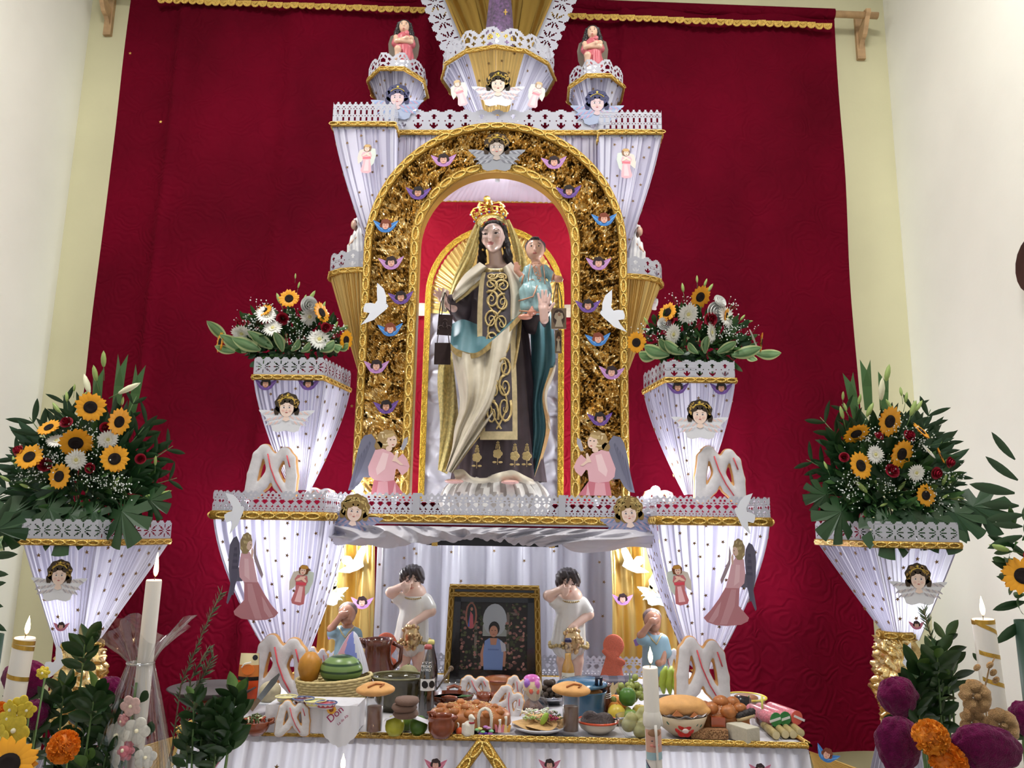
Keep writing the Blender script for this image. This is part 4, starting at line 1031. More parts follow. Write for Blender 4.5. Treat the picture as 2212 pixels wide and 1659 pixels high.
# shoulder mantle
mb = MB()
L = [(1036, 566), (1006, 590), (986, 618), (976, 640)]; R = [(1062, 583), (1040, 606), (1010, 632), (982, 652)]
mb.grid(sheet(L, R, 20, 20, (-.10, -.10), lambda u, v: .012*math.sin(u*9+v*5), .07), 24, 20)
L = [(1078, 583), (1088, 612), (1096, 650), (1100, 690)]; R = [(1104, 566), (1124, 592), (1138, 640), (1132, 690)]
mb.grid(sheet(L, R, 20, 20, (-.12, -.15), lambda u, v: .014*math.sin(u*8+v*4), .06), 24, 20)
obj('shoulder_mantle', mb, CREAM, vg)
mb = MB()
for P in ([(1062, 583), (1040, 606), (1010, 632), (982, 652)], [(1078, 583), (1088, 612), (1096, 650), (1100, 690)]):
    mb.tube([W(*poly(P, i/16), -.165+.05*(i/16 if P[0][0] == 1062 else 0)) for i in range(17)], 5*VK, 6, flat=.4)
mb.tube([W(1070-34*math.cos(a), 574+12*math.sin(a), -.10-.06*math.sin(a)) for a in [PI*k/14 for k in range(15)]], 5.5*VK, 6, flat=.6)
obj('mantle_gold_edge', mb, OLDG, vg)
# neck, head, ears
hd = sdf([('e', (0, 0, 0), (25, 27, 31), (232, 200, 186)), ('e', (0, -6, -14), (19, 20, 21), (232, 200, 186)), ('e', (-1, -17, -27), (8.5, 9, 8), (234, 200, 186)), ('c', (0, 4, -20), (3, 6, -62), 14, 17, (228, 194, 178)), ('c', (-2, -25, 4), (-3, -31, -9), 2.6, 4.0, (236, 200, 186)), ('e', (-2.5, -26.2, -18), (5.2, 3.4, 1.9), (196, 124, 120)),
    ('e', (-14, -19.5, -12), (8, 8, 8), (232, 190, 175)), ('e', (12, -19.5, -12), (8, 8, 8), (232, 190, 175)), ('e', (-13, -21, 9), (9, 5, 3), (228, 196, 182)), ('e', (11, -21, 9), (9, 5, 3), (228, 196, 182)), ('e', (25, 2, -6), (3.5, 6, 8), (226, 186, 170)), ('e', (-25, 2, -6), (3.5, 6, 8), (226, 186, 170)), ('c', (-28, 8, -72), (32, 8, -70), 14, 14, (228, 194, 178))], 1.5, 5)
h = obj('head', hd, SKIN, vg); h.location = W(1066, 512, -.05); h.scale = (VK, VK, VK); h.rotation_euler = (.2, -.05, -.14)
mb = MB()
for sx in (-13.5, 10.5):
    mb.ell((sx, -24.3, 3), (4.8, 2.4, 1.7), 12, 7, col=(214, 204, 200)); mb.ell((sx, -26.3, 2.6), (2.3, .8, 1.6), 10, 5, col=(44, 28, 24))
    mb.tube([(sx-5.5, -25, 2.6), (sx, -26.8, 4.8), (sx+5.5, -25, 2.8)], 1.0, 5, col=(70, 50, 48)); mb.tube([(sx-7, -24.6, 10), (sx, -26.4, 13.4), (sx+7, -24, 11)], .8, 5, col=(110, 82, 70))
obj('eyes', mb, SKIN, h)
mb = MB()
for sx in (-1, 1): mb.ell((sx*25, -3, -20), 2.6, 8, 6); mb.ell((sx*25, -3, -27), 4, 8, 6)
obj('earrings', mb, GOLD, h)
# hair
hp = [('e', (0, 13, 10), (28, 24, 27), 0), ('e', (0, 6, 30), (20, 18, 8), 0)]
for sx in (-1, 1):
    hp += [('c', (sx*24, 2, 18), (sx*27, 4, -20), 7, 8, 0), ('c', (sx*27, 3, -20), (sx*29, 0, -48), 8, 10, 0), ('c', (sx*29, 0, -48), (sx*36, -3, -66), 10, 6, 0)]
hr = sdf([p[:-1]+((50, 42, 40),) for p in hp], 2.2, 5, lambda G: 1.1*np.sin(G[..., 2]*.35+G[..., 0]*.9))
hr.c = [None]*len(hr.c); obj('hair', hr, HAIRM, h)
# crown
cr = MB(); n = 40; T = Matrix.Rotation(-.16, 4, 'Y')
cr.T = T
cr.tube([(31*math.cos(2*PI*k/n), 31*math.sin(2*PI*k/n), 0) for k in range(n)], 3.4, 6, closed=True, flat=.5); cr.tube([(31.5*math.cos(2*PI*k/n), 31.5*math.sin(2*PI*k/n), 8) for k in range(n)], 1.6, 6, closed=True)
for k in range(8):
    a = 2*PI*k/8+.2; ca, sa = math.cos(a), math.sin(a)
    cr.tube([(r*ca, r*sa, z) for r, z in ((31, 3), (38, 12), (40, 22), (33, 32), (18, 37), (0, 37))], [2.6, 2.4, 2.4, 2.2, 1.8, 1.6], 5)
    for dz, rr in ((12, 4.2), (20, 3.6), (27, 3)): cr.ell((33*ca, 33*sa, dz), (rr, rr, rr*.8), 8, 5)
    a += PI/8; ca, sa = math.cos(a), math.sin(a); cr.ell((32*ca, 32*sa, 11), (3.5, 3.5, 6), 8, 6)
cr.ell((0, 0, 42), 6.2, 12, 8); cr.tube([(0, 0, 46), (0, 0, 52)], 2, 6)
cr.prism(ellp(0, 57, 7.5, 7.5, 16), -1.2, 2.4)
c_ = obj('crown', cr, M('crown_gold', (226, 188, 92), rough=.22, metal=1, bump=(300, .4)), vg); c_.location = W(1059, 478, -.05); c_.scale = (VK, VK, VK); c_.rotation_euler = (-.12, 0, 0)
je = MB(); je.T = T
for k in range(12):
    a = 2*PI*k/12; je.ell((34.5*math.cos(a), 34.5*math.sin(a), 4), 2.1, 8, 6, col=((60, 70, 150), (236, 232, 226), (150, 190, 220))[k % 3])
for k in range(8):
    a = 2*PI*k/8+.2; je.ell((42*math.cos(a), 42*math.sin(a), 18), 2, 8, 6, col=(240, 236, 228))
obj('jewels', je, VCG, c_)
# lace veil
mb = MB()
vf = lambda u, v: .012*math.sin(u*14+v*8)
mb.grid(sheet([(1030, 476), (1014, 510), (1000, 550), (980, 600), (972, 640)], [(1042, 474), (1036, 510), (1030, 550), (1012, 592), (984, 630)], 1, 1, (-.02, -.04), vf, .02), 16, 30)
mb.grid(sheet([(1094, 474), (1102, 510), (1112, 552), (1118, 590)], [(1100, 474), (1118, 510), (1136, 556), (1142, 600)], 1, 1, (-.01, .03), vf, .02), 14, 24)
mb.grid(sheet([(948, 775), (945, 830), (950, 900), (950, 960), (946, 1015)], [(976, 760), (984, 830), (990, 900), (984, 960), (966, 1024)], 1, 1, (.05, .02), lambda u, v: .02*math.sin(u*10+v*7), .02), 18, 40)
mb.grid(sheet([(1030, 476), (1062, 462), (1094, 476)], [(1034, 490), (1064, 470), (1098, 490)], 1, 1, -.04, None, 0), 6, 12)
obj('lace_veil', mb, VEIL, vg)
# arms
ar_ = sdf([('c', (44, 6, -22), (20, -6, -70), 24, 23, 0), ('c', (20, -6, -70), (-2, -30, -52), 22, 17, 0)], 2.4, 10)
ar_.c = [None]*len(ar_.c); o = obj('right_sleeve', ar_, BROWN, vg); o.location = W(982, 612, -.02); o.scale = (VK, VK, VK)
mb = MB().tube([(-15+4*math.cos(a)+5*math.sin(a)*.2, -36+12*math.cos(a), -50+22*math.sin(a)) for a in [2*PI*k/24 for k in range(24)]], 4, 6, closed=True); o2 = obj('cuff', mb, CREAM, o)
def hand(prims, col_, h=1.2): return sdf([p+(col_,) for p in prims], h, 2.5)
SK = (224, 186, 176)
hnd = hand([('c', (2, 0, -6), (-18, -4, 10), 9, 8), ('e', (-22, -4, 14), (10, 6, 9)), ('c', (-26, -6, 16), (-40, -8, 22), 3.4, 2.6), ('c', (-26, -7, 20), (-38, -9, 30), 3.4, 2.6), ('c', (-24, -8, 22), (-30, -12, 34), 3.3, 2.6), ('c', (-20, -8, 20), (-20, -14, 33), 3.2, 2.5), ('c', (-14, -8, 14), (-10, -14, 27), 3.6, 2.8)], SK)
o = obj('right_hand', hnd, SKIN, vg); o.location = W(978, 660, -.10); o.scale = (VK,)*3
ls = sdf([('c', (-34, 0, -20), (4, -6, -74), 23, 24, 0), ('c', (4, -6, -74), (24, -34, -40), 24, 17, 0)], 2.4, 10); ls.c = [None]*len(ls.c)
o = obj('left_sleeve', ls, BROWN, vg); o.location = W(1152, 628, -.02); o.scale = (VK,)*3
obj('cuff', MB().tube([(28+6*math.cos(a), -36+10*math.cos(a), -46+22*math.sin(a)) for a in [2*PI*k/24 for k in range(24)]], 3.6, 6, closed=True), CREAM, o)
hnd = hand([('c', (0, 0, -22), (-2, -4, -2), 9, 9), ('e', (-2, -5, 4), (11, 6, 12)), ('c', (-9, -7, 10), (-13, -8, 30), 3.3, 2.5), ('c', (-3, -8, 14), (-5, -10, 36), 3.3, 2.6), ('c', (3, -8, 14), (3, -10, 36), 3.3, 2.6), ('c', (8, -7, 10), (11, -9, 28), 3.2, 2.5), ('c', (10, -4, -2), (19, -8, 10), 3.6, 2.8)], SK)
o = obj('left_hand', hnd, SKIN, vg); o.location = W(1176, 668, -.27); o.scale = (VK,)*3
mb = sdf([('e', (-83, 0, 0), (20, 16, 8), (228, 176, 168)), ('e', (32, 0, 0), (19, 16, 8), (228, 176, 168))]+[('e', (s*1.0+i*5-10, -13, -1), (3.2, 6, 3.4), (230, 178, 170)) for s in (-83, 32) for i in range(5)], 1.6, 2)
o = obj('feet', mb, SKIN, vg); o.location = W(1068, 1041, -.20); o.scale = (VK*.97, VK, VK*.6)
mb = MB()
mb.grid(sheet([(978, 1016), (1000, 1014), (1020, 1030), (1050, 1032), (1068, 1024), (1090, 1018), (1110, 1016), (1135, 1028), (1152, 1036)], [(984, 1034), (1004, 1040), (1024, 1044), (1050, 1044), (1070, 1042), (1090, 1038), (1114, 1038), (1138, 1046), (1156, 1046)], 1, 1, -.19, lambda u, v: .03*math.sin(v*20), .02), 5, 60)
obj('hem_ruffle', mb, CREAM, vg)
# scapular cords hung from the right hand
DK = M('dark_brown_cloth', (52, 36, 36), rough=.75, var=(40, .2))
t = thing('brown_scapular', 'pair of dark brown cloth scapulars hanging from the statue hand', 'scapular')
for px, py, w, hh_, rz in ((961, 702, 30, 44, .06), (956, 764, 34, 46, 0)):
    o = obj('cloth_square', MB().box((0, 0, 0), (w*VK, .006, hh_*VK)), DK, t, sm=False); o.location = W(px, py, -.16); o.rotation_euler.y = rz
mb = MB()
for pts in ([(962, 632), (952, 655), (948, 682)], [(962, 632), (972, 655), (974, 680)], [(960, 632), (957, 655), (954, 682)], [(947, 720), (944, 742), (942, 745)], [(968, 722), (970, 740), (971, 745)]):
    mb.tube([W(*p, -.165) for p in pts], 2.0*VK, 5, flat=.5)
obj('cords', mb, DK, t)
mb = MB(); mb.tube([(6*math.cos(a*1.0)-8, 0, 5*math.sin(a)-6) for a in [k*.5 for k in range(9)]], .7, 4); mb.tube([(-6, 0, -8), (-3, 0, 6), (0, 0, -2), (3, 0, 6), (6, 0, -8)], .8, 4); mb.tube([(6*math.cos(a)+8, 0, 5*math.sin(a)-6) for a in [3-k*.5 for k in range(9)]], .7, 4); mb.tube([(-5, 0, 10), (0, 0, 13), (5, 0, 10)], .8, 4)
o = obj('monogram', mb, M('grey_thread', (110, 96, 96)), t); o.location = W(961, 702, -.168); o.scale = (VK,)*3
# the child
ch = thing('child_statue', 'statue of a small child in pale blue tunic on statue arm', 'statue', W(1158, 650, -.17), sc=VK)
CB = M('child_blue', (146, 182, 186), rough=.35, coat=.3, var=(.5, .1))
sk = (222, 176, 154)
body = sdf([('e', (-3, 0, 113), (20, 21, 23), sk), ('e', (-4, -6, 101), (15, 15, 13), sk), ('c', (-2, 2, 92), (0, 2, 76), 9, 10, sk), ('c', (-3, -21, 111), (-4, -24, 104), 1.8, 2.7, (226, 180, 160)), ('e', (-4, -20.2, 97.5), (3.6, 2.6, 1.3), (196, 116, 106)),
  ('c', (-24, -6, 46), (-42, -10, 62), 7, 5, (206, 150, 128)), ('e', (-42, -11, 66), (6, 4, 7), (206, 150, 128)), ('c', (-44, -12, 70), (-47, -13, 78), 2, 1.5, (206, 150, 128)), ('c', (-41, -12, 71), (-43, -13, 80), 2, 1.5, (206, 150, 128)), ('c', (-38, -12, 71), (-39, -13, 79), 2, 1.5, (206, 150, 128)), ('c', (-37, -12, 66), (-33, -14, 72), 2, 1.6, (206, 150, 128)),
  ('c', (34, -6, 52), (44, -12, 44), 6, 6, (206, 150, 128)), ('e', (46, -13, 44), (8, 6, 7), (206, 150, 128)), ('c', (51, -14, 46), (55, -14, 43), 2.4, 2, (206, 150, 128)), ('c', (50, -15, 42), (53, -15, 38), 2.2, 1.8, (206, 150, 128)),
  ('c', (-6, -22, -18), (-10, -26, -30), 7, 6, (206, 140, 118)), ('e', (-8, -32, -34), (10, 10, 6), (206, 140, 118)), ('e', (-22, -30, -43), (15, 8, 6), (206, 140, 118)), ('c', (0, 0, 70), (0, 0, 40), 16, 18, sk)], 1.5, 3.5)
obj('body', body, SKIN, ch)
mb = MB()
for sx in (-11, 4): mb.ell((sx, -17.5, 114), (3.6, 2, 2), 10, 6, col=(236, 230, 226)); mb.ell((sx, -19.4, 113.8), (1.9, .7, 1.9), 8, 5, col=(52, 34, 28)); mb.tube([(sx-4.5, -17.6, 119), (sx, -19, 121), (sx+4.5, -17.6, 119.4)], .6, 5, col=(84, 60, 52))
obj('eyes', mb, SKIN, ch)
hr = sdf([('e', (-3, 6, 119), (22.5, 19, 21), 0), ('e', (-3, -12, 133), (10, 6, 4), 0)], 2, 3, lambda G: .8*np.sin(G[..., 0]*1.1+G[..., 2]*.5)); hr.c = [None]*len(hr.c)
obj('hair', hr, M('child_hair', (74, 66, 70), rough=.4, bump=(40, .6, 'wave')), ch)
tu = sdf([('c', (0, 2, 66), (-2, 0, 30), 18, 20, 0), ('c', (-16, 0, 66), (-28, -6, 44), 12, 9, 0), ('c', (18, 2, 68), (34, -4, 50), 11, 9, 0), ('c', (-2, 0, 26), (-14, -16, 14), 22, 21, 0), ('c', (12, -2, 24), (14, -18, 8), 20, 18, 0), ('c', (-14, -18, 10), (-20, -20, -18), 18, 14, 0), ('c', (12, -18, 4), (6, -20, -22), 17, 14, 0)], 2, 9, lambda G: .7*np.sin(G[..., 0]*.55+G[..., 2]*.12)); tu.c = [None]*len(tu.c)
obj('tunic', tu, CB, ch)
PKG = M('child_trim', (206, 152, 122), rough=.4, metal=.1, var=(20, .3)); mb = MB()
mb.tube([(-12, -19, 74), (-16, -22, 50), (-17, -23, 28)], 2.2, 5, flat=.5); mb.tube([(14, -18, 74), (17, -22, 50), (18, -22, 28)], 2.2, 5, flat=.5)
mb.tube([(-28+2*math.cos(a), -9+9*math.sin(a), 44+9*math.cos(a)) for a in [2*PI*k/12 for k in range(12)]], 2, 5, closed=True); mb.tube([(35+2*math.cos(a), -7+8*math.sin(a), 50+8*math.cos(a)) for a in [2*PI*k/12 for k in range(12)]], 2, 5, closed=True)
mb.tube([(-2+12*math.cos(a), 0+13*math.sin(a), 77) for a in [2*PI*k/14 for k in range(14)]], 2.2, 5, closed=True)
mb.tube([(-36, -20, -6), (-26, -36, -8), (-6, -38, -2), (2, -36, 22)], 1.6, 5); mb.tube([(-34, -22, -28), (-20, -33, -32), (2, -32, -34), (20, -26, -32)], 1.8, 5)
for k in range(9):
    x, z = -8+16*((k*.37) % 1), 32+40*((k*.61) % 1); mb.tube([(x, -23, z), (x+4, -23.5, z+4), (x+1, -23, z+8), (x-4, -23, z+6)], 1, 4)
obj('tunic_trim', mb, PKG, ch)
t = thing('picture_scapular', 'small brown picture scapular hanging from the child statue hand', 'scapular')
for px, py, w, hh_, d in ((1207, 688, 31, 44, -.2), (1206, 738, 14, 50, -.12)):
    o = obj('picture_card', MB().box((0, 0, 0), (w*VK, .006, hh_*VK), col=(150, 128, 104)), PRINT, t, sm=False); o.location = W(px, py, d)
    mb = MB().prism(ellp(0, 1, w*.4, hh_*.42, 14), 0, .5, (84, 66, 56)); mb.prism(ellp(0, 4, w*.3, w*.3, 16, 0, .12, 9), -.4, .4, (206, 190, 160)); mb.prism([(-w*.26, -hh_*.42), (w*.3, -hh_*.42), (w*.12, 2), (0, 8), (-w*.1, 0)], -.7, .4, (220, 206, 180)); mb.prism(ellp(1, 8, 3, 3.4, 10), -1, .3, (170, 130, 104))
    q = obj('picture', mb, PRINT, o, sm=False); q.scale = (VK,)*3; q.location = (0, -.004, 0)
mb = MB()
for pts in ([(1202, 612), (1196, 640), (1194, 668)], [(1206, 612), (1212, 640), (1214, 668)], [(1204, 612), (1206, 650), (1206, 716)]): mb.tube([W(*p, -.19) for p in pts], 2.0*VK, 5, flat=.5)
obj('cords', mb, DK, t)

# ---------------------------------------------------------------- crying boys, drawn in pixels above their feet
fl = (226, 190, 170)
def boy_meshes():
    o = []
    b = sdf([('e', (2, 2, 208), (21, 21, 24), fl), ('e', (4, -6, 196), (15, 15, 14), fl), ('c', (6, 2, 192), (8, 3, 172), 10, 12, fl), ('c', (4, -20, 204), (4, -25, 198), 2, 3, fl), ('e', (5, -18.2, 188), (2.8, 2.4, 1.1), (206, 140, 124)),
      ('c', (8, 3, 172), (8, 2, 90), 26, 24, fl), ('c', (-14, 0, 160), (-40, -16, 178), 13, 11, fl), ('c', (-40, -16, 178), (-14, -28, 192), 10, 7.5, fl), ('e', (-8, -29, 190), (9, 8, 8), fl), ('c', (-6, -34, 193), (2, -32, 196), 3.2, 2.8, fl), ('c', (-6, -35, 188), (2, -33, 190), 3.2, 2.8, fl), ('c', (-8, -34, 184), (0, -32, 185), 3, 2.6, fl), ('c', (-9, -33, 180), (-3, -32, 180), 2.8, 2.4, fl), ('c', (-14, -32, 194), (-8, -33, 202), 3, 2.5, fl),
      ('c', (34, 2, 158), (46, -8, 140), 12, 11, fl), ('c', (46, -8, 140), (12, -34, 118), 10, 7.5, fl), ('e', (8, -36, 114), (8, 7, 8), fl), ('c', (2, -38, 112), (-1, -40, 104), 2.8, 2.4, fl), ('c', (6, -39, 110), (4, -41, 101), 2.8, 2.4, fl), ('c', (10, -39, 110), (10, -41, 101), 2.8, 2.4, fl), ('c', (14, -37, 112), (15, -39, 104), 2.6, 2.2, fl), ('c', (14, -34, 118), (20, -40, 112), 2.8, 2.4, fl),
      ('c', (-6, 0, 84), (-8, 0, 44), 15, 13, fl), ('c', (-8, 0, 44), (-6, 4, 8), 13.5, 9, fl), ('c', (22, 0, 84), (22, -2, 44), 15, 13, fl), ('c', (22, -2, 44), (22, 3, 8), 13.5, 9, fl), ('e', (-7, -8, 5), (9, 16, 6), fl), ('e', (23, -9, 5), (9, 16, 6), fl)], 2, 4)
    o.append(('body', b.mesh('body', SKIN)))
    g = sdf([('c', (8, 2, 156), (6, 2, 110), 29, 31, 0), ('c', (6, 2, 110), (4, 2, 82), 32, 37, 0), ('c', (-12, 0, 158), (-26, -8, 166), 17, 14, 0), ('c', (32, 2, 160), (42, -4, 146), 16, 15, 0)], 2.2, 8, lambda G: 1.2*np.sin(np.arctan2(G[..., 1], G[..., 0]-6)*11)*np.clip((150-G[..., 2])/70, 0, 1)); g.c = [None]*len(g.c)
    o.append(('gown', g.mesh('gown', M('pearl_gown', (224, 220, 212), rough=.25, coat=.4))))
    mb = MB(); rnd = random.Random(3)
    for k in range(30):
        a = 2*PI*k/30; mb.ell((4+40*math.cos(a), 2+40*math.sin(a), 76+3*math.sin(5*a)), (4.5, 4.5, 4), 7, 5)
    for k in range(16):
        a = PI+PI*k/15; mb.ell((8+20*math.cos(a), -6+21*math.sin(a), 170-4*math.sin(a)*-1), 2, 6, 4)
    o.append(('gilt_hem', mb.mesh('gilt_hem', OLDG)))
    mb = MB(); mb.ell((10, -36, 92), (18, 12, 22), 14, 8)
    for k in range(46):
        a = rnd.uniform(0, 2*PI); e = rnd.uniform(-1.2, 1.3); mb.ell((10+20*math.cos(a)*math.cos(e), -37+13*math.sin(a)*math.cos(e), 90+25*math.sin(e)), (4.5, 3.5, 4.5), 7, 5)
    o.append(('gilt_flower_basket', mb.mesh('gilt_flower_basket', M('antique_gold', (206, 176, 130), rough=.28, metal=.85))))
    h = sdf([('e', (2, 7, 216), (25, 22, 20), 0), ('e', (-14, -6, 214), (11, 15, 15), 0), ('e', (18, -6, 214), (11, 15, 15), 0), ('e', (-6, -15, 222), (13, 8, 9), 0), ('e', (12, -15, 222), (12, 8, 9), 0), ('c', (2, -20, 218), (0, -23, 206), 4.5, 2, 0), ('e', (-20, 0, 204), (5, 9, 9), 0), ('e', (24, 0, 204), (5, 9, 9), 0)], 1.8, 3, lambda G: 1.0*np.sin(G[..., 0]*.8+G[..., 2]*.35)); h.c = [None]*len(h.c)
    o.append(('hair', h.mesh('hair', M('boy_hair', (62, 54, 54), rough=.35))))
    mb = MB()
    for sx in (-7, 13): mb.tube([(sx-5, -17, 203), (sx, -20.5, 201), (sx+5, -18, 203)], 1, 5, col=(80, 56, 50)); mb.tube([(sx-5, -17, 209), (sx, -20, 210.5), (sx+5, -17.5, 209)], .8, 5, col=(110, 84, 70))
    o.append(('eyes', mb.mesh('eyes', SKIN)))
    return o
BM = boy_meshes()
for px, py, lab in ((880, 1470, 'crying boy statue in white gown left of the framed photograph'), (1224, 1472, 'crying boy statue in white gown right of the framed photograph')):
    t = thing('crying_boy_statue', lab, 'statue', Vector((at(px, py, 3.62).x, 3.62, TZ)), group='crying boy statues', sc=mpp(px, py, 3.62)*1.03)
    for n, me in BM: inst(n, me, t)
def kid_meshes():
    dk = (172, 124, 100)
    b = sdf([('e', (0, 2, 128), (18, 18, 21), dk), ('e', (2, -6, 118), (13, 13, 12), dk), ('c', (2, 2, 114), (2, 2, 96), 8, 10, dk), ('c', (-16, -2, 92), (-27, -18, 100), 9, 8, dk), ('c', (-27, -18, 100), (-6, -24, 128), 7.5, 6, dk), ('e', (-4, -24, 130), (8, 6, 7), dk), ('c', (0, -26, 132), (8, -24, 136), 2.5, 2.2, dk), ('c', (0, -27, 128), (9, -25, 131), 2.5, 2.2, dk), ('c', (0, -26, 124), (7, -24, 126), 2.4, 2, dk), ('c', (22, 0, 80), (16, -18, 50), 9, 7, dk), ('e', (8, -24, 48), (8, 7, 7), dk), ('c', (2, 2, 90), (2, 2, 40), 19, 18, dk), ('c', (-8, 0, 36), (-8, 0, 6), 11, 8, dk), ('c', (10, 0, 36), (10, 0, 6), 11, 8, dk), ('e', (-8, -6, 4), (8, 12, 5), dk), ('e', (11, -6, 4), (8, 12, 5), dk)], 2, 3.5)
    g = sdf([('c', (2, 2, 84), (2, 2, 40), 23, 25, 0), ('c', (-14, -2, 90), (-24, -14, 92), 14, 12, 0), ('c', (20, 2, 88), (26, -2, 66), 13, 12, 0)], 2, 7); g.c = [None]*len(g.c)
    h = sdf([('e', (0, 7, 134), (19.5, 17, 18), 0)], 1.8, 0, lambda G: .8*np.sin(G[..., 0]*1.3)*np.sin(G[..., 2]*1.1)); h.c = [None]*len(h.c)
    mb = MB(); mb.tube([(-14, -10, 104), (-4, -19, 92), (4, -22, 84), (10, -19, 94), (18, -10, 104)], 1.6, 5)
    bf = MB(); bf.prism([(-40, 88), (-33, 92), (-24, 90), (-30, 78), (-36, 76)], 0, 1); bf.prism([(-22, 88), (-10, 92), (-12, 80), (-20, 78)], 0, 1)
    return [('body', b.mesh('body', SKIN)), ('shirt', g.mesh('shirt', M('kid_blue', (128, 158, 170), rough=.4))), ('hair', h.mesh('hair', M('kid_hair', (112, 92, 88), rough=.5))), ('collar', mb.mesh('collar', OLDG)), ('paper_butterfly', bf.mesh('paper_butterfly', M('violet_card', (150, 124, 200), rough=.5), False))]
KM = kid_meshes()
for px, py, lab in ((742, 1475, 'child statue in blue shirt wiping eyes on left gold drape'), (1412, 1478, 'child statue in blue shirt wiping eyes on right gold drape')):
    t = thing('weeping_child_statue', lab, 'statue', Vector((at(px, py, 3.60).x, 3.60, TZ)), group='weeping child statues in blue', sc=mpp(px, py, 3.6)*1.06)
    for n, me in KM: inst(n, me, t)

# ---------------------------------------------------------------- kneeling angels on the summit pots
def kneel_meshes():
    s = (222, 182, 156)
    b = sdf([('e', (0, 0, 84), (11.5, 12, 14), s), ('e', (0, -4, 77), (8.5, 9, 8), s), ('c', (0, 1, 74), (0, 1, 62), 5, 6, s), ('c', (0, -11, 84), (0, -14, 79), 1.2, 1.9, s), ('e', (0, -11.2, 73.5), (1.8, 1.4, .7), (196, 116, 110)), ('c', (-16, -4, 56), (-14, -12, 42), 6, 5.5, s), ('c', (-14, -12, 42), (6, -19, 46), 5, 4, s), ('e', (9, -19, 48), (4.5, 3.5, 4), s), ('c', (16, -4, 56), (16, -12, 42), 6, 5.5, s), ('c', (16, -12, 42), (-4, -17, 40), 5, 4, s), ('e', (-7, -17, 41), (4.5, 3.5, 4), s), ('c', (0, 1, 58), (0, 2, 26), 12, 11, s), ('c', (-10, -6, 24), (-10, -18, 20), 8, 7, s), ('c', (-10, -18, 20), (-11, -14, 0), 6.5, 5, s), ('c', (9, 0, 22), (9, 4, 2), 9, 8, s)], 1.2, 3)
    r = sdf([('c', (0, 1, 56), (0, 1, 34), 15, 15, 0), ('c', (-14, 0, 55), (-17, -6, 40), 8, 8, 0), ('c', (14, 0, 55), (18, -6, 40), 8, 8, 0), ('c', (4, 0, 32), (7, 0, 6), 15, 17, 0), ('c', (-6, -2, 30), (-4, 4, 8), 12, 13, 0)], 1.3, 4, lambda G: .7*np.sin(G[..., 0]*.9)*np.clip((40-G[..., 2])/20, 0, 1)); r.c = [None]*len(r.c)
    hp = [('e', (0, 4, 90), (14, 12, 12), 0)]
    for sx in (-1, 1): hp += [('c', (sx*11, 0, 90), (sx*15, 1, 70), 5, 6, 0), ('c', (sx*15, 1, 70), (sx*19, 0, 56), 6, 4, 0)]
    h = sdf(hp, 1.2, 3, lambda G: .6*np.sin(G[..., 2]*.9)); h.c = [None]*len(h.c)
    wg = MB()
    for sx in (-1, 1):
        P = [(sx*10, 66), (sx*20, 72), (sx*29, 66), (sx*33, 48), (sx*31, 26), (sx*24, 8), (sx*16, -2), (sx*10, 20)]
        wg.prism(P if sx > 0 else P[::-1], 8, 2.5)
    e = MB()
    for sx in (-4.5, 4.5): e.ell((sx, -10.5, 84), (2.2, 1.2, 1.4), 8, 5, col=(236, 230, 226)); e.ell((sx, -11.6, 84), (1.2, .5, 1.2), 8, 5, col=(50, 36, 30)); e.tube([(sx-2.6, -10.4, 87), (sx, -11.4, 88.4), (sx+2.6, -10.4, 87)], .5, 4, col=(60, 44, 40))
    ht = MB().ell((8, -23, 56), (5, 2.5, 5), 10, 6)
    return [('body', b.mesh('body', SKIN)), ('dress', r.mesh('dress', M('rose_dress', (192, 96, 106), rough=.4))), ('hair', h.mesh('hair', M('black_hair', (34, 30, 32), rough=.3))), ('wings', wg.mesh('wings', M('lacy_wing', (196, 184, 164), rough=.5, bump=(90, 1, 'vor'), var=(120, .35)), False)), ('eyes', e.mesh('eyes', SKIN)), ('heart', ht.mesh('heart', M('pink_heart', (206, 110, 118), rough=.4)))]
NMs = kneel_meshes()
for px, py, lab in ((870, 136, 'black-haired kneeling angel in rose dress, top left pot'), (1280, 148, 'black-haired kneeling angel in rose dress, top right pot')):
    k = mpp(px, py, 3.84); p = at(px, py, 3.84); cz = at(860, 196, 3.86).z if px < 1000 else at(1286, 208, 3.86).z
    t = thing('kneeling_angel_figurine', lab, 'figurine', p, group='kneeling angel figurines on the summit', sc=k*1.02, rz=.1 if px < 1000 else -.1)
    for n, me in NMs: inst(n, me, t)
    obj('plinth', MB().box((0, 0, -(p.z-cz)/k/2/1.02-1), (34, 30, (p.z-cz)/k/1.02-2)), CARD, t, sm=False)
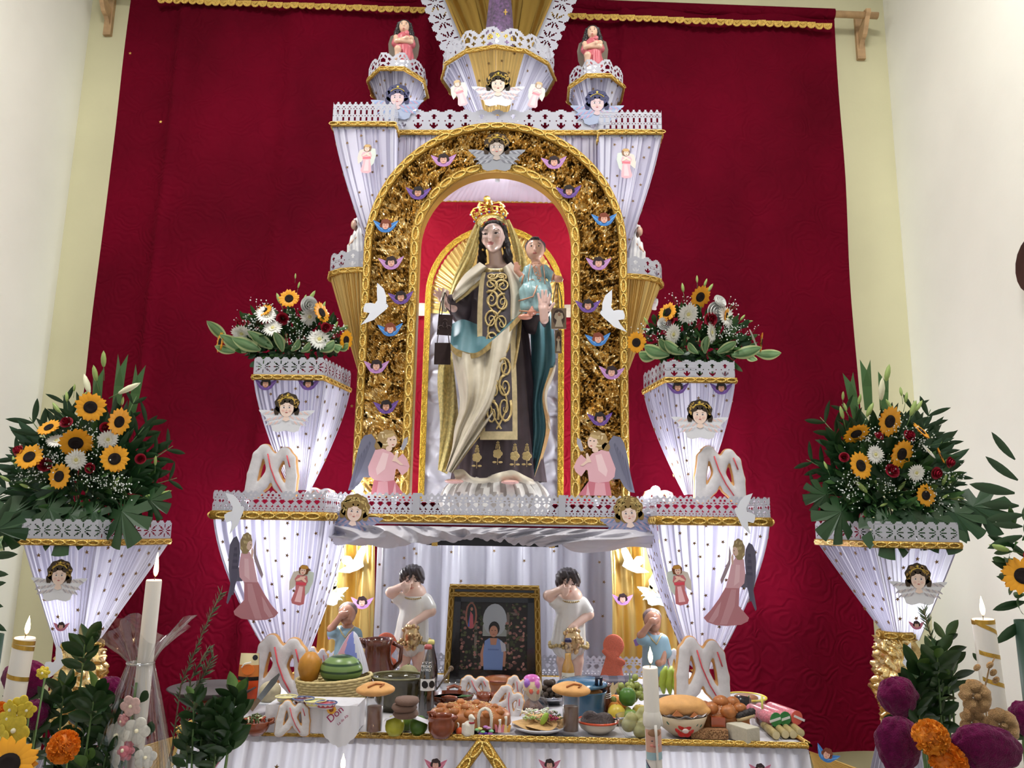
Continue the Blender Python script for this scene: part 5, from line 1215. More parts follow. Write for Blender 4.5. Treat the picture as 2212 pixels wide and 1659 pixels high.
# white robed figurines on the gold cones
def lady():
    wv = (232, 230, 230); b = sdf([('e', (-9, -6, 91), (6.5, 7.5, 9), (216, 176, 152)), ('c', (-4, -2, 84), (0, 0, 74), 4.5, 6, (216, 176, 152)), ('c', (-3, -10, 66), (-14, -14, 52), 3, 2.5, (216, 176, 152))], 1.2, 2)
    r = sdf([('c', (0, 0, 72), (1, 0, 46), 13, 13, 0), ('c', (1, 0, 46), (3, 0, 4), 15, 21, 0), ('c', (-8, -6, 66), (-12, -8, 50), 7, 7, 0), ('c', (-12, -8, 50), (-14, -6, 30), 6, 8, 0), ('e', (-2, 1, 97), (11.5, 11, 10.5), 0), ('c', (1, 3, 94), (8, 5, 66), 9, 9, 0), ('c', (8, 5, 66), (16, 5, 10), 8, 8, 0)], 1.5, 4, lambda G: .8*np.sin(G[..., 0]*.8+G[..., 2]*.1)); r.c = [None]*len(r.c)
    h = sdf([('e', (-6, -3, 95), (7.5, 8, 6), 0), ('c', (-5, -8, 88), (-4, -8, 78), 2.5, 2.5, 0)], 1.2, 1); h.c = [None]*len(h.c)
    return [('body', b.mesh('body', SKIN)), ('robe', r.mesh('robe', M('porcelain_white', (228, 226, 226), rough=.3, coat=.3))), ('hair', h.mesh('hair', M('brown_hair', (92, 62, 48), rough=.5)))]
LM = lady()
for px, py, lab, fx in ((772, 566, 'white robed praying lady figurine left of the arch', 1), (1372, 584, 'white robed praying lady figurine right of the arch', -1)):
    k = mpp(px, py, 3.78); p = at(px, py, 3.78); cz = at(787, 598, 3.82).z if px < 1000 else at(1352, 612, 3.82).z
    t = thing('robed_lady_figurine', lab, 'figurine', p, group='white robed lady figurines', sc=k*1.08)
    t.location.z = cz-.005
    for n, me in LM: inst(n, me, t, sc=(fx, 1, 1.14))
# ---------------------------------------------------------------- flowers and foliage (unit sizes in photo pixels)
rnd = random.Random(21)
def leaf_mesh(name, L, Wd, mat, bend=.3, n=8, prof=None, fold=.2, cfn=None):
    """a leaf from the origin along +z, facing -y"""
    mb = MB()
    def fn(u, v):
        w_ = (prof(v) if prof else math.sin(PI*min(1, v*.96+.04))**.8)*Wd/2; x = (u-.5)*2*w_
        return (x, -abs(x)*fold*-1-bend*L*v*v*.5*-1*-1, L*v*(1-.25*bend*v))
    mb.grid(fn, 6 if cfn else 4, n, cfn=cfn); return mb.mesh(name, mat)
def petal_ring(mb, n, r0, r1, w_, tilt, y0=0, col_=None, ph=0, jit=.1, R=random):
    for k in range(n):
        a = 2*PI*(k+ph)/n+R.uniform(-jit, jit); ca, sa = math.cos(a), math.sin(a); L = r1*R.uniform(.9, 1.05)
        pts = []
        for v, ww in ((0, .35), (.35, .95), (.7, 1), (1, .12)):
            r = r0+(L-r0)*v; y = y0-tilt*r*(1-.55*v)
            for s in (-1, 0, 1):
                x, z = r*ca-s*ww*w_*sa, r*sa+s*ww*w_*ca; pts.append((x, y-(.12*w_ if s == 0 else 0), z))
        mb.add(pts, [(i*3+j, i*3+j+1, i*3+j+4, i*3+j+3) for i in range(3) for j in range(2)], col_)
def flower_parts(kind):
    R = random.Random(hash(kind) % 1000 if 0 else len(kind)*7)
    pm, cm = MB(), MB()
    if kind == 'sunflower':
        petal_ring(pm, 17, 9, 31, 5.2, .28, 0, (240, 166, 30), 0, .08, R); petal_ring(pm, 15, 9, 29, 5, .2, 1.5, (226, 146, 22), .5, .08, R)
        cm.lathe([(0, 0), (11, 0), (13, 2), (12.5, 5), (8, 6), (4, 4.6), (0, 4.4)], 20); cm.T = None
        v = [Vector((p.x, -p.z, p.y)) for p in cm.v]; cm.v = v
        return [('petals', pm.mesh('petals', VCL)), ('seed_disc', cm.mesh('seed_disc', M('seed_disc', (38, 18, 16), rough=.9, bump=(400, 1, 'vor'))))]
    if kind == 'gerbera':
        petal_ring(pm, 22, 4, 25, 2.6, .22, 0, (236, 234, 228), 0, .05, R); petal_ring(pm, 20, 4, 22, 2.5, .34, -.5, (240, 238, 230), .5, .05, R); petal_ring(pm, 14, 3, 10, 1.6, .8, -1, (238, 234, 214), 0, .1, R)
        cm.ell((0, -2.5, 0), (5.5, 2.6, 5.5), 12, 6)
        return [('petals', pm.mesh('petals', VCL)), ('centre', cm.mesh('centre', M('gerbera_centre', (206, 196, 128), rough=.8)))]
    if kind == 'rose':
        for j, (r, h, s) in enumerate(((12, 12, 6), (9.5, 15, 5), (7, 17, 5), (4, 18, 4))):
            for k in range(s):
                a = 2*PI*k/s+j*.5
                def fn(u, v, a=a, r=r, h=h, s=s, j=j):
                    q = a+(u-.5)*2*PI/s*1.5; rr = r*(.4+.75*v-.25*v*v*(j/3)); return (rr*math.cos(q), -h*v+2+.5*r*v*v*(1-j/3), rr*math.sin(q))
                pm.grid(fn, 5, 4)
        cm.ell((0, 4, 0), (7, 3, 7), 10, 5)
        return [('petals', pm.mesh('petals', M('rose_red', (150, 12, 42), rough=.6))), ('sepals', cm.mesh('sepals', STEM))]
    if kind == 'bud':
        pm.lathe([(0, 0), (4, 3), (7, 14), (7.4, 26), (5, 40), (0, 50)], 9); cm.tube([(0, 0, 0), (1, 1, -18), (0, 2, -40)], 1.2, 5)
        return [('petals', pm.mesh('petals', M('lily_bud', (150, 172, 96), rough=.45, var=(6, .12)))), ('stalk', cm.mesh('stalk', STEM))]
    if kind == 'lily':
        pm.lathe([(0, 0), (4, 4), (7, 18), (8, 32), (5, 50), (0, 62)], 9); cm.tube([(0, 0, 0), (0, 1, -25)], 1.4, 5)
        return [('petals', pm.mesh('petals', M('lily_cream', (226, 224, 190), rough=.45))), ('stalk', cm.mesh('stalk', STEM))]
    if kind == 'whiterose':
        for j, (r, h, s) in enumerate(((16, 9, 6), (12, 13, 6), (8, 15, 5), (4, 16, 4))):
            for k in range(s):
                a = 2*PI*k/s+j*.5
                def fn(u, v, a=a, r=r, h=h, s=s):
                    q = a+(u-.5)*2*PI/s*1.4; rr = r*(.45+.75*math.sin(v*1.7)); return (rr*math.cos(q), -h*v+2, rr*math.sin(q))
                pm.grid(fn, 5, 4)
        cm.ell((0, 4, 0), (8, 3, 8), 10, 5)
        return [('petals', pm.mesh('petals', M('rose_white', (240, 240, 236), rough=.5))), ('sepals', cm.mesh('sepals', STEM))]
FLW = {k: flower_parts(k) for k in ('sunflower', 'gerbera', 'rose', 'bud', 'lily', 'whiterose')}
FNAME = {'sunflower': 'sunflower', 'gerbera': 'white_gerbera', 'rose': 'red_rose', 'bud': 'lily_bud', 'lily': 'pale_lily_bud', 'whiterose': 'white_rose'}
def flower(parent, kind, x, y, z, s=1, yaw=0, pitch=0, roll=0):
    e = bpy.data.objects.new(FNAME[kind], FLW[kind][0][1]); col.objects.link(e); e.parent = parent
    e.location = (x, y, z); e.scale = (s, s, s); e.rotation_euler = (pitch, roll, yaw)
    inst(FLW[kind][1][0], FLW[kind][1][1], e)
    return e
# leaf kinds
PALM = leaf_mesh('palm_leaflet', 74, 16, LEAF, .2, 6)
def ribbon():
    mb = MB(); P = [(-9, 0), (9, 0), (11, 60), (12, 128), (0, 100), (-12, 128), (-11, 60)]
    mb.add([(x, -2+abs(x)*.4, z) for x, z in P], [(0, 1, 2, 6), (6, 2, 4), (2, 3, 4), (6, 4, 5)]); return mb.mesh('notched_leaf', LEAF2, False)
RIB = ribbon()
def monstera():
    mb = MB(); o = []
    n = 40; ol = []
    for i in range(n+1):
        a = -PI*.93+2*PI*.93*i/n; r = 62*(1-.25*abs(math.sin(a/2))**2)
        notch = abs(math.sin(a*4.0)); r *= (.52 if notch > .93 and abs(a) > .35 else 1)
        ol.append((r*math.sin(a)*.85, -.004*r*r*.6 if 0 else abs(math.sin(a))*4+(r*r)*.003, 34+r*math.cos(a)))
    c = (0, 0, 22)
    mb.add([c]+ol, [(0, i+1, i+2) for i in range(n)]); mb.tube([(0, 1, 20), (0, 4, 0), (0, 8, -20)], 2, 5)
    return mb.mesh('monstera_leaf', LEAF, False)
MON = monstera()
HOS = leaf_mesh('hosta_leaf', 92, 34, VCL, .9, 9, fold=.35, cfn=lambda u, v: (176, 188, 134) if abs(u-.5) > .36 else ((98, 136, 88) if abs(u-.5) > .1 else (122, 156, 108)))
OVL = leaf_mesh('oval_leaf', 34, 16, LEAF, .4, 5)
LANC = leaf_mesh('lance_leaf', 50, 12, LEAF2, .5, 6)
def toward(dx, dy, dz, roll=0):
    """rotation that sends +z of a leaf to a direction, face kept to the front"""
    z = Vector((dx, dy, dz)).normalized(); y = Vector((0, 1, 0)); y = (y-z*y.dot(z))
    if y.length < .05: y = Vector((0, 0, -1)); y = y-z*y.dot(z)
    y.normalize(); x = y.cross(z); R = Matrix((x, y, z)).transposed() @ Matrix.Rotation(roll, 3, 'Z')
    return R.to_euler()
def breath(parent, pts, n, sx, sz, depth, seed=1):
    R = random.Random(seed); mb = MB(); st = MB()
    for (x, y, z) in pts:
        for k in range(n):
            p = (x+R.gauss(0, sx), y+R.uniform(-depth, depth*.3), z+R.gauss(0, sz)); r = R.uniform(1.0, 2.0)
            mb.ell(p, r, 5, 3)
            if k % 2 == 0: st.tube([(x, y+depth+8, z-sz*1.5), p], .35, 3, cap=False)
    o = obj('babys_breath', mb, M('tiny_white_flowers', (226, 228, 226), rough=.7), parent); o['kind'] = 'stuff'
    o2 = obj('fine_stems', st, STEM, parent); o2['kind'] = 'stuff'
def filler(parent, cx, cz, rx, rz, dy, n, seed, me=None, s0=.7, s1=1.2, y0=0, nm='filler_leaf'):
    R = random.Random(seed)
    for k in range(n):
        a = R.uniform(0, 2*PI); r = R.uniform(.1, 1)**.6; x, z = cx+rx*r*math.cos(a), cz+rz*r*math.sin(a)
        d = Vector((x-cx)*1.0 for _ in range(1)) if 0 else Vector(((x-cx)/rx+R.gauss(0, .4), -.5+R.gauss(0, .4), (z-cz)/rz+R.gauss(.1, .5)))
        inst(nm, me or R.choice((OVL, LANC, OVL)), parent, (x, y0+R.uniform(-dy*.2, dy), z), toward(*d, R.uniform(-.5, .5)), R.uniform(s0, s1))
def stems_core(parent, w_, h, y=10):
    mb = MB()
    for k in range(14):
        a = k*2.4; mb.tube([(w_*.15*math.cos(a), y+w_*.1*math.sin(a), -6), (w_*.45*math.cos(a), y+w_*.2*math.sin(a), h*.5), (w_*.7*math.cos(a), y+w_*.15*math.sin(a), h*.8)], 1.6, 5)
    obj('stems', mb, STEM, parent)
    obj('foam_block', MB().ell((0, y, 10), (w_*.5, w_*.4, 22), 14, 8), M('floral_foam', (30, 52, 30), rough=.9), parent)

def big_bouquet(lab, bx, by, Y, flowers, leaves_side, seed, ribbons, buds, breaths, monst, cropped=False):
    t = pthing('flower_arrangement', lab, 'flowers', bx, by, Y, 'large sunflower arrangements on wall stands')
    R = random.Random(seed)
    X = lambda x: x-bx
    Zp = lambda y: by-y
    stems_core(t, 90, 200, 30)
    for kind, x, y, s, yaw, pit in flowers:
        flower(t, kind, X(x), R.uniform(-52, -40)+(0 if kind in ('sunflower', 'gerbera') else 6), Zp(y), s, yaw, pit, R.uniform(0, 3))
    for (x0, y0, x1, y1, n, s) in leaves_side:   # palm fronds: a rachis with paired leaflets
        a, b = Vector((X(x0), 12, Zp(y0))), Vector((X(x1), 6, Zp(y1))); d = (b-a).normalized()
        fr = obj('palm_frond', MB().tube([a, a.lerp(b, .5)+Vector((0, 4, 4)), b], [2, 1.6, .8], 5), STEM, t)
        side = Vector((d.z, 0, -d.x))
        for k in range(n):
            p = a.lerp(b, (k+.5)/n)
            for sg in (-1, 1):
                dd = d*.75+side*sg*.85+Vector((0, -.15, .1))
                inst('leaflet', PALM, fr, p, toward(*dd, sg*.3), s*(1.05-.4*k/n))
    for (x, y, ht, ang) in ribbons: inst('notched_leaf', RIB, t, (X(x), 26, Zp(y)), (0, ang, 0), (1, 1, ht/128))
    for (x, y, s, ang, kd) in buds: flower(t, kd, X(x), R.uniform(-30, -8), Zp(y), s, 0, R.uniform(-.2, .3), ang)
    for (x, y, s, ang, tip) in monst:
        inst('monstera_leaf', MON, t, (X(x), -34, Zp(y)), Euler((tip, 0, 0)).to_matrix() @ Matrix.Rotation(0, 3, 'X') if 0 else (Matrix.Rotation(ang, 3, 'Y') @ Matrix.Rotation(tip, 3, 'X')), s)
    breath(t, [(X(x), -38, Zp(y)) for x, y in breaths], 34, 17, 13, 14, seed)
    return t
BX, BY0 = 165, 1152
FL = [('sunflower', 193, 884, 1.05, 0, -.55), ('sunflower', 256, 914, 1.0, .3, -.95), ('sunflower', 106, 930, .8, -.3, -.7), ('sunflower', 172, 960, 1.15, 0, -.75), ('sunflower', 75, 994, 1.0, -.35, -.5), ('sunflower', 254, 994, 1.0, .15, -.1), ('sunflower', 141, 1033, .95, -.5, -.3),
 ('gerbera', 125, 958, .85, -.2, -.8), ('gerbera', 237, 952, .9, .2, -.4), ('gerbera', 174, 997, .95, 0, -.35), ('rose', 139, 918, 1.0, 0, -.5), ('rose', 222, 926, .9, .3, -.6), ('rose', 46, 980, .9, -.4, -.3), ('rose', 101, 1008, 1.1, 0, -.3), ('rose', 202, 1014, .85, 0, 0), ('rose', 307, 992, .85, .6, -.2)]
fr = [(165, 1080, 25, 900, 7, 1.15), (170, 1080, 300, 900, 7, 1.1), (175, 1090, 355, 960, 7, 1.0), (150, 1090, 0, 985, 7, 1.0), (165, 1100, 370, 1030, 6, .9), (165, 1060, 95, 850, 6, .9), (180, 1060, 262, 850, 6, .8), (130, 1110, -20, 1060, 6, 1.0)]
bd = [(196, 790, .75, 0, 'bud'), (183, 822, .75, -.15, 'bud'), (165, 848, .85, -.45, 'lily'), (238, 850, .85, 1.05, 'lily'), (128, 843, .35, 0, 'bud'), (120, 868, .5, -.2, 'bud'), (108, 892, .6, -.7, 'bud'), (157, 862, .4, .5, 'bud'), (244, 874, .4, .2, 'bud'), (330, 1005, .45, .1, 'bud'), (311, 1074, .7, 1.4, 'bud'), (345, 1068, .55, 1.2, 'bud'), (240, 1060, .75, .5, 'bud'), (234, 1034, .6, .4, 'bud'), (185, 1066, .4, 0, 'bud'), (95, 1098, .35, 1.2, 'bud'), (28, 1010, .5, -.5, 'bud'), (12, 1044, .5, -1, 'bud'), (70, 1058, .5, -1.2, 'bud'), (112, 1044, .45, -.2, 'bud')]
mo = [(70, 1090, 1.15, -2.5, .5), (175, 1090, 1.2, 3.1, .5), (270, 1085, 1.2, 2.5, .5), (20, 1080, 1.0, -2.0, .5), (325, 1075, .8, 1.9, .5), (120, 1080, 1.0, 2.9, .4), (225, 1090, .9, -2.9, .5)]
lb = big_bouquet('large sunflower and white gerbera arrangement by the left wall', BX, BY0, 3.06, FL, fr, 3, [(163, 900, 118, -.06), (206, 890, 142, .02), (242, 900, 128, .08)], bd, [(165, 920), (200, 940), (110, 975), (225, 975), (120, 1000), (60, 1030), (90, 1030), (200, 1035), (240, 1040), (265, 1045), (280, 1060), (140, 990)], mo)
filler(lb, 0, 110, 75, 70, 20, 90, 32, y0=-24)
filler(lb, 0, 120, 120, 100, 26, 150, 8, y0=-14)
filler(lb, 0, 130, 125, 110, 20, 90, 18, PALM, .7, 1.1, 12, 'backing_leaf')
BX, BY0 = 1950, 1160
FL = [('sunflower', 1917, 914, 1.1, 0, -.5), ('sunflower', 1846, 940, .95, -.2, -.95), ('sunflower', 1938, 984, 1.05, .3, -.35), ('sunflower', 1846, 1012, 1.0, -.1, -.5), ('sunflower', 1984, 1072, .8, .1, -.15), ('sunflower', 1986, 936, .75, .5, -.7), ('sunflower', 2020, 988, .6, .7, -.4),
 ('gerbera', 1883, 987, .85, -.1, -.2), ('gerbera', 1992, 980, .8, .3, -.8), ('gerbera', 1965, 1025, .8, 0, -.2), ('rose', 1896, 948, .8, 0, -.8), ('rose', 1960, 946, 1.0, .2, -.4), ('rose', 1918, 1022, 1.15, 0, -.3), ('rose', 2006, 1024, 1.0, .2, -.3), ('rose', 1818, 994, .8, -.5, -.2), ('rose', 2042, 1000, .9, .5, -.2)]
fr = [(1940, 1080, 1790, 900, 7, 1.05), (1950, 1080, 2035, 880, 7, 1.0), (1930, 1090, 1755, 995, 7, 1.0), (1960, 1090, 2055, 950, 7, 1.0), (1930, 1100, 1760, 1060, 6, .9), (1955, 1060, 2000, 860, 5, .8), (1940, 1060, 1840, 870, 6, .8), (1970, 1100, 2075, 1020, 6, .9)]
bd = [(1914, 866, .85, 0, 'lily'), (1930, 822, .8, .2, 'bud'), (1830, 866, .4, 0, 'bud'), (1868, 874, .5, .15, 'bud'), (1886, 900, .75, .5, 'bud'), (1936, 884, .5, -.4, 'bud'), (1958, 856, .45, 0, 'bud'), (1966, 870, .5, .2, 'bud'), (1972, 900, .75, .35, 'bud'), (1988, 888, .6, .6, 'bud'), (1834, 906, .6, -.2, 'bud'), (1838, 890, .4, -.3, 'bud'), (1792, 1018, .4, -.3, 'bud'), (1898, 1048, .55, -.3, 'bud'), (1940, 1064, .6, .6, 'bud'), (1868, 1068, .75, -.8, 'bud'), (1934, 1080, .35, .8, 'bud'), (1893, 1096, .4, 1.2, 'bud'), (2030, 1050, .55, .3, 'bud'), (2042, 1048, .5, .5, 'bud'), (2044, 1076, .75, 1.6, 'bud'), (2028, 1078, .4, 1, 'bud')]
mo = [(1820, 1095, 1.1, -2.3, .5), (1905, 1100, 1.2, -2.9, .5), (1990, 1098, 1.1, 2.8, .5), (2060, 1085, 1.1, 2.0, .5), (1950, 1095, 1.0, 2.9, .4), (1790, 1070, .8, -1.8, .5), (2030, 1095, .9, 2.4, .5)]
rb_ = big_bouquet('large sunflower and lily arrangement by the right wall', BX, BY0, 3.06, FL, fr, 5, [(1880, 900, 108, -.12), (1908, 880, 118, 0), (1942, 880, 90, .06)], bd, [(1890, 935), (1945, 930), (1985, 950), (1870, 960), (1915, 1005), (1830, 1040), (1825, 1075), (1905, 1050), (1975, 1050), (2000, 1045), (2045, 1040), (1850, 1030), (2010, 1090), (1960, 960)], mo)
filler(rb_, -25, 110, 75, 70, 20, 90, 33, y0=-24)
filler(rb_, -25, 120, 115, 100, 26, 150, 9, y0=-14)
filler(rb_, -22, 130, 118, 110, 20, 90, 19, PALM, .7, 1.1, 12, 'backing_leaf')

def palm_fan(t, cx, cz, seed, ends):
    R = random.Random(seed)
    for lay in range(3):
        for k in range(30):
            a = math.radians(-118+236*(k+R.uniform(.1, .9))/30); rr = interp(ends, abs(math.degrees(a)))*(1-.2*lay)*R.uniform(.9, 1.04); s = R.uniform(1.05, 1.4)
            d = Vector((math.sin(a), -.1, math.cos(a)+.12)); p = Vector((cx, 14-10*lay, cz))+Vector((math.sin(a), 0, math.cos(a)))*(rr-70*s)
            inst('backing_leaf', PALM, t, p, toward(*d, R.uniform(-.4, .4)), s)
palm_fan(lb, 0, 105, 3, [(0, 200), (30, 205), (60, 215), (90, 200), (118, 185)])
palm_fan(rb_, -12, 105, 4, [(0, 190), (30, 195), (60, 190), (90, 175), (118, 165)])
def small_bouquet(lab, bx, by, Y, flowers, hosta, buds, breaths, seed):
    t = pthing('flower_arrangement', lab, 'flowers', bx, by, Y, 'gerbera arrangements on the pleated planters')
    R = random.Random(seed); stems_core(t, 60, 90, 20)
    for kind, x, y, s, yaw, pit in flowers: flower(t, kind, x-bx, R.uniform(-50, -40), by-y, s, yaw, pit, R.uniform(0, 3))
    for x, y, s, ang, tip in hosta: inst('hosta_leaf', HOS, t, (x-bx, -40, by-y), (Matrix.Rotation(ang, 3, 'Y') @ Matrix.Rotation(tip, 3, 'X')), s)
    for x, y, s, ang in buds: flower(t, 'bud', x-bx, R.uniform(-20, 0), by-y, s, 0, 0, ang)
    breath(t, [(x-bx, -38, by-y) for x, y in breaths], 28, 15, 11, 12, seed)
    return t
FL = [('sunflower', 631, 655, .72, 0, -.2), ('sunflower', 700, 685, .8, 1.0, -.3), ('sunflower', 493, 752, .75, -1.0, -.1), ('sunflower', 754, 742, .7, 1.0, -.2), ('sunflower', 578, 680, .6, -.8, -.7), ('gerbera', 584, 690, 1.0, -.3, -.6), ('gerbera', 601, 720, .9, -.2, -.35), ('gerbera', 535, 730, .95, -.4, -1.0), ('gerbera', 675, 692, .9, .3, -.35), ('gerbera', 699, 742, 1.0, .2, -.2), ('whiterose', 672, 668, 1.0, .2, -.5), ('rose', 618, 697, 1.0, 0, -.4), ('rose', 532, 712, .9, -.5, -.2), ('rose', 710, 716, .8, .5, -.2)]
ho = [(575, 765, .8, -1.25, .2), (600, 760, .75, -1.0, -.1), (622, 768, .62, -.25, .3), (640, 766, .5, .9, .2), (545, 770, .8, -1.0, .1), (700, 765, .7, 1.3, .2), (735, 760, .55, 1.5, .2), (520, 770, .55, -1.4, .3), (725, 752, .6, 2.1, .3), (500, 745, .7, -.75, .1), (660, 768, .5, 1.1, .2)]
lb2 = small_bouquet('white gerbera and rose arrangement on the left column planter', 628, 786, 3.42, FL, ho, [(600, 655, .55, -.4), (662, 652, .6, .5), (650, 650, .35, .3), (631, 600, .25, 0), (633, 616, .3, .2), (690, 665, .4, .3), (720, 710, .4, .4), (738, 708, .3, 1.2), (535, 690, .35, -.4), (630, 688, .5, 0)], [(575, 670), (560, 700), (640, 690), (655, 715), (665, 740), (545, 705), (735, 725), (560, 715), (650, 740)], 4)
filler(lb2, 0, 40, 70, 34, 20, 110, 30, s0=.6, s1=1.05, y0=-22)
filler(lb2, 0, 52, 110, 58, 26, 190, 10, s0=.55, s1=1.0, y0=-26)
FL = [('sunflower', 1506, 648, .85, 0, -.7), ('sunflower', 1438, 685, .75, -1.0, -.3), ('sunflower', 1370, 752, .75, -.9, -.4), ('sunflower', 1630, 748, .7, 1.1, -.2), ('sunflower', 1560, 690, .5, .8, -.3), ('gerbera', 1479, 688, 1.0, -.2, -.6), ('gerbera', 1560, 692, 1.0, .4, -.2), ('gerbera', 1446, 732, .95, -.1, -.75), ('gerbera', 1526, 728, .95, .1, -.8), ('gerbera', 1614, 740, .9, .9, -.5), ('whiterose', 1535, 682, 1.15, .2, -.3), ('whiterose', 1430, 710, .8, -.4, -.3), ('rose', 1525, 700, 1.1, .1, -.2), ('rose', 1441, 702, .85, -.4, -.2), ('whiterose', 1545, 662, .8, .2, -.5)]
ho = [(1470, 772, .75, -1.2, .1), (1440, 775, .9, -1.45, .1), (1415, 778, .75, -1.7, .2), (1515, 772, .55, -.05, .3), (1540, 770, .6, 1.1, .2), (1570, 775, .8, 1.4, .1), (1620, 770, .7, 1.75, .2), (1500, 772, .5, -1.0, .2), (1600, 768, .5, 2.6, .3), (1445, 772, .6, -.9, .1)]
rb2 = small_bouquet('white gerbera and sunflower arrangement on the right column planter', 1506, 790, 3.42, FL, ho, [(1479, 628, .45, -.1), (1508, 608, .35, 0), (1526, 612, .4, .35), (1530, 628, .5, .6), (1514, 668, .4, .1), (1600, 690, .35, .7), (1612, 696, .3, 1.3), (1603, 704, .3, 1.4), (1402, 700, .4, -.5)], [(1465, 660), (1560, 672), (1495, 705), (1400, 725), (1420, 740), (1575, 715), (1565, 730), (1545, 730), (1600, 730)], 6)
filler(rb2, -6, 40, 70, 34, 20, 110, 31, s0=.6, s1=1.05, y0=-22)
filler(rb2, -6, 52, 110, 58, 26, 190, 11, s0=.55, s1=1.0, y0=-26)
# leaves reaching in at the picture edges
t = pthing('flower_arrangement', 'sunflower and palm leaf arrangement entering at right photo edge', 'flowers', 2230, 1300, 2.45)
R = random.Random(4)
for k, (y, L, a, s) in enumerate(((985, 60, -.7, .9), (1030, 62, -.95, 1.0), (1058, 80, -1.4, 1.2), (1085, 60, -1.55, 1.0), (1105, 66, -1.7, 1.0), (1130, 56, -1.5, .8), (1150, 62, -1.9, 1.0), (1175, 60, -1.2, .8), (1230, 70, -1.25, .9), (1250, 70, -1.4, .9), (1290, 62, -1.8, .9), (1330, 70, -2.1, 1.1), (1200, 64, -.9, .7))):
    inst('palm_leaflet', PALM, t, (-14+R.uniform(-6, 10), R.uniform(-20, 10), 1300-y-10), (0, a, 0), s*1.25)
flower(t, 'sunflower', -32, -30, 55, 1.35, -.5, -.2, 0); flower(t, 'bud', -50, -20, 108, .9, 0, 0, -1.3); flower(t, 'rose', -18, -36, 98, .9, -.4, -.2, 0)
filler(t, 0, 60, 40, 120, 20, 26, 12, LANC, .8, 1.4)
stv = obj('tall_bucket', MB().lathe([(26, -720), (34, -300), (38, -40), (36, -40), (30, -300)], 20), M('green_bucket', (40, 70, 52), rough=.5), t)
t = pthing('flower_arrangement', 'dark monstera and palm leaves entering at left photo edge', 'flowers', -30, 1330, 2.4)
for k, (y, a, s) in enumerate(((1165, .9, 1.1), (1185, 1.3, 1.0), (1205, 1.5, .9), (1240, 1.6, .8), (1270, 1.4, .7), (1300, 1.7, .8), (1340, 1.9, .8), (1150, .5, 1.0))):
    inst('palm_leaflet', PALM, t, (-24, R.uniform(-10, 20), 1330-y), (0, a, 0), s*1.25)
inst('monstera_leaf', MON, t, (-10, -20, 185), (0, 1.7, 0), .9); inst('hosta_leaf', HOS, t, (0, -20, 150), (.2, 1.45, 0), .95)
obj('tall_bucket', MB().lathe([(26, -700), (34, -300), (38, -40), (36, -40), (30, -300)], 20), M('green_bucket', (40, 70, 52), rough=.5), t)
# ---------------------------------------------------------------- offerings on the table (drawn in photo pixels above their base point)
def on_plane(px, py, z):
    d = CR @ Vector(((px-1106)/FPX, -(py-829.5)/FPX, -1)); return CAM + d*((z-CAM.z)/d.z)
def tt(name, lab, cat, px, py, group=None, rz=0, sc=1, dz=0, z=None):
    p = on_plane(px, py, TZ+.003 if z is None else z); k = mpp(px, py, p.y)
    t = thing(name, lab, cat, p+Vector((0, 0, dz*k)), rz, group, k*sc)
    return t
CLAY = M('glazed_clay', (128, 62, 36), rough=.22, coat=.4, var=(.06, .18)); CLAYD = M('dark_glazed_clay', (84, 38, 22), rough=.12, coat=.6, var=(.06, .2))
BREAD = M('bread_crust', (214, 160, 98), rough=.62, var=(.05, .14), bump=(.3, .15)); BROLL = M('brown_bread', (166, 100, 48), rough=.45, coat=.15, var=(.06, .35))
ICING = M('white_icing', (206, 202, 204), rough=.5, bump=(.2, .2), var=(.08, .06)); STRIPE = M('red_icing', (206, 74, 84), rough=.6)
GLASS = clear_film('clear_glass', .05, (253, 254, 254)); FILM = clear_film('cellophane', .12); CHOC = M('chocolate', (136, 92, 74), rough=.5)
# iced bread: two ropes crossing under two arches
def rope(P, r): return [('c', a, b, r, r, (0, 0, 0)) for a, b in zip(P, P[1:])]
RA = [(-50, 0, 14), (-47, 0, 70), (-38, 0, 128), (-24, 0, 146), (-10, 0, 126), (0, 0, 84), (20, 0, 40), (42, 0, 14)]
RB = [(50, 0, 14), (50, 0, 66), (42, 0, 118), (27, 0, 138), (12, 0, 118), (0, 0, 80), (-20, 0, 40), (-42, 0, 14)]
def squash(mb, f, dy=0):
    mb.v = [Vector((p.x, p.y*f+dy, p.z)) for p in mb.v]; return mb
def flatten(mb): mb.c = [None]*len(mb.c); return mb
BR1 = flatten(squash(sdf(rope(RA, 16.5)+rope(RB, 16.5), 3.4, 5), .75)).mesh('crust', BREAD)
BR2 = flatten(squash(sdf(rope(RA, 13.8)+rope(RB, 13.8), 3.4, 4), .4, -9)).mesh('icing', ICING)
BR3 = MB().tube([(-12, -16.5, 130), (-2, -16.5, 90), (14, -16.5, 50), (32, -16.5, 18)], 2.6, 5, flat=.6).tube([(36, -16.5, 126), (46, -16.5, 92)], 2.6, 5, flat=.6).mesh('red_stripe', STRIPE)
def iced(lab, px, py, wpx, hpx, z=None, Y=None, rz=0, ry=0, rx=-.08, group='iced rope breads'):
    t = tt('iced_bread', lab, 'bread', px, py, group, z=z) if Y is None else pthing('iced_bread', lab, 'bread', px, py, Y, group)
    k = t.scale[0]; t.scale = (k*wpx/130, k*wpx/130, k*hpx/160); t.rotation_euler = (rx, ry, rz)
    inst('crust', BR1, t); inst('icing', BR2, t); inst('red_stripe', BR3, t)
    return t
iced('large iced bread standing on the left column top', 584, 1078, 114, 118, Y=3.30)
iced('large iced bread standing on the right column top', 1555, 1086, 112, 122, Y=3.30)
iced('small iced bread lying by the bulb on left column', 690, 1080, 70, 26, Y=3.46)
iced('small iced bread lying by the bulb on right column', 1422, 1086, 70, 28, Y=3.46)
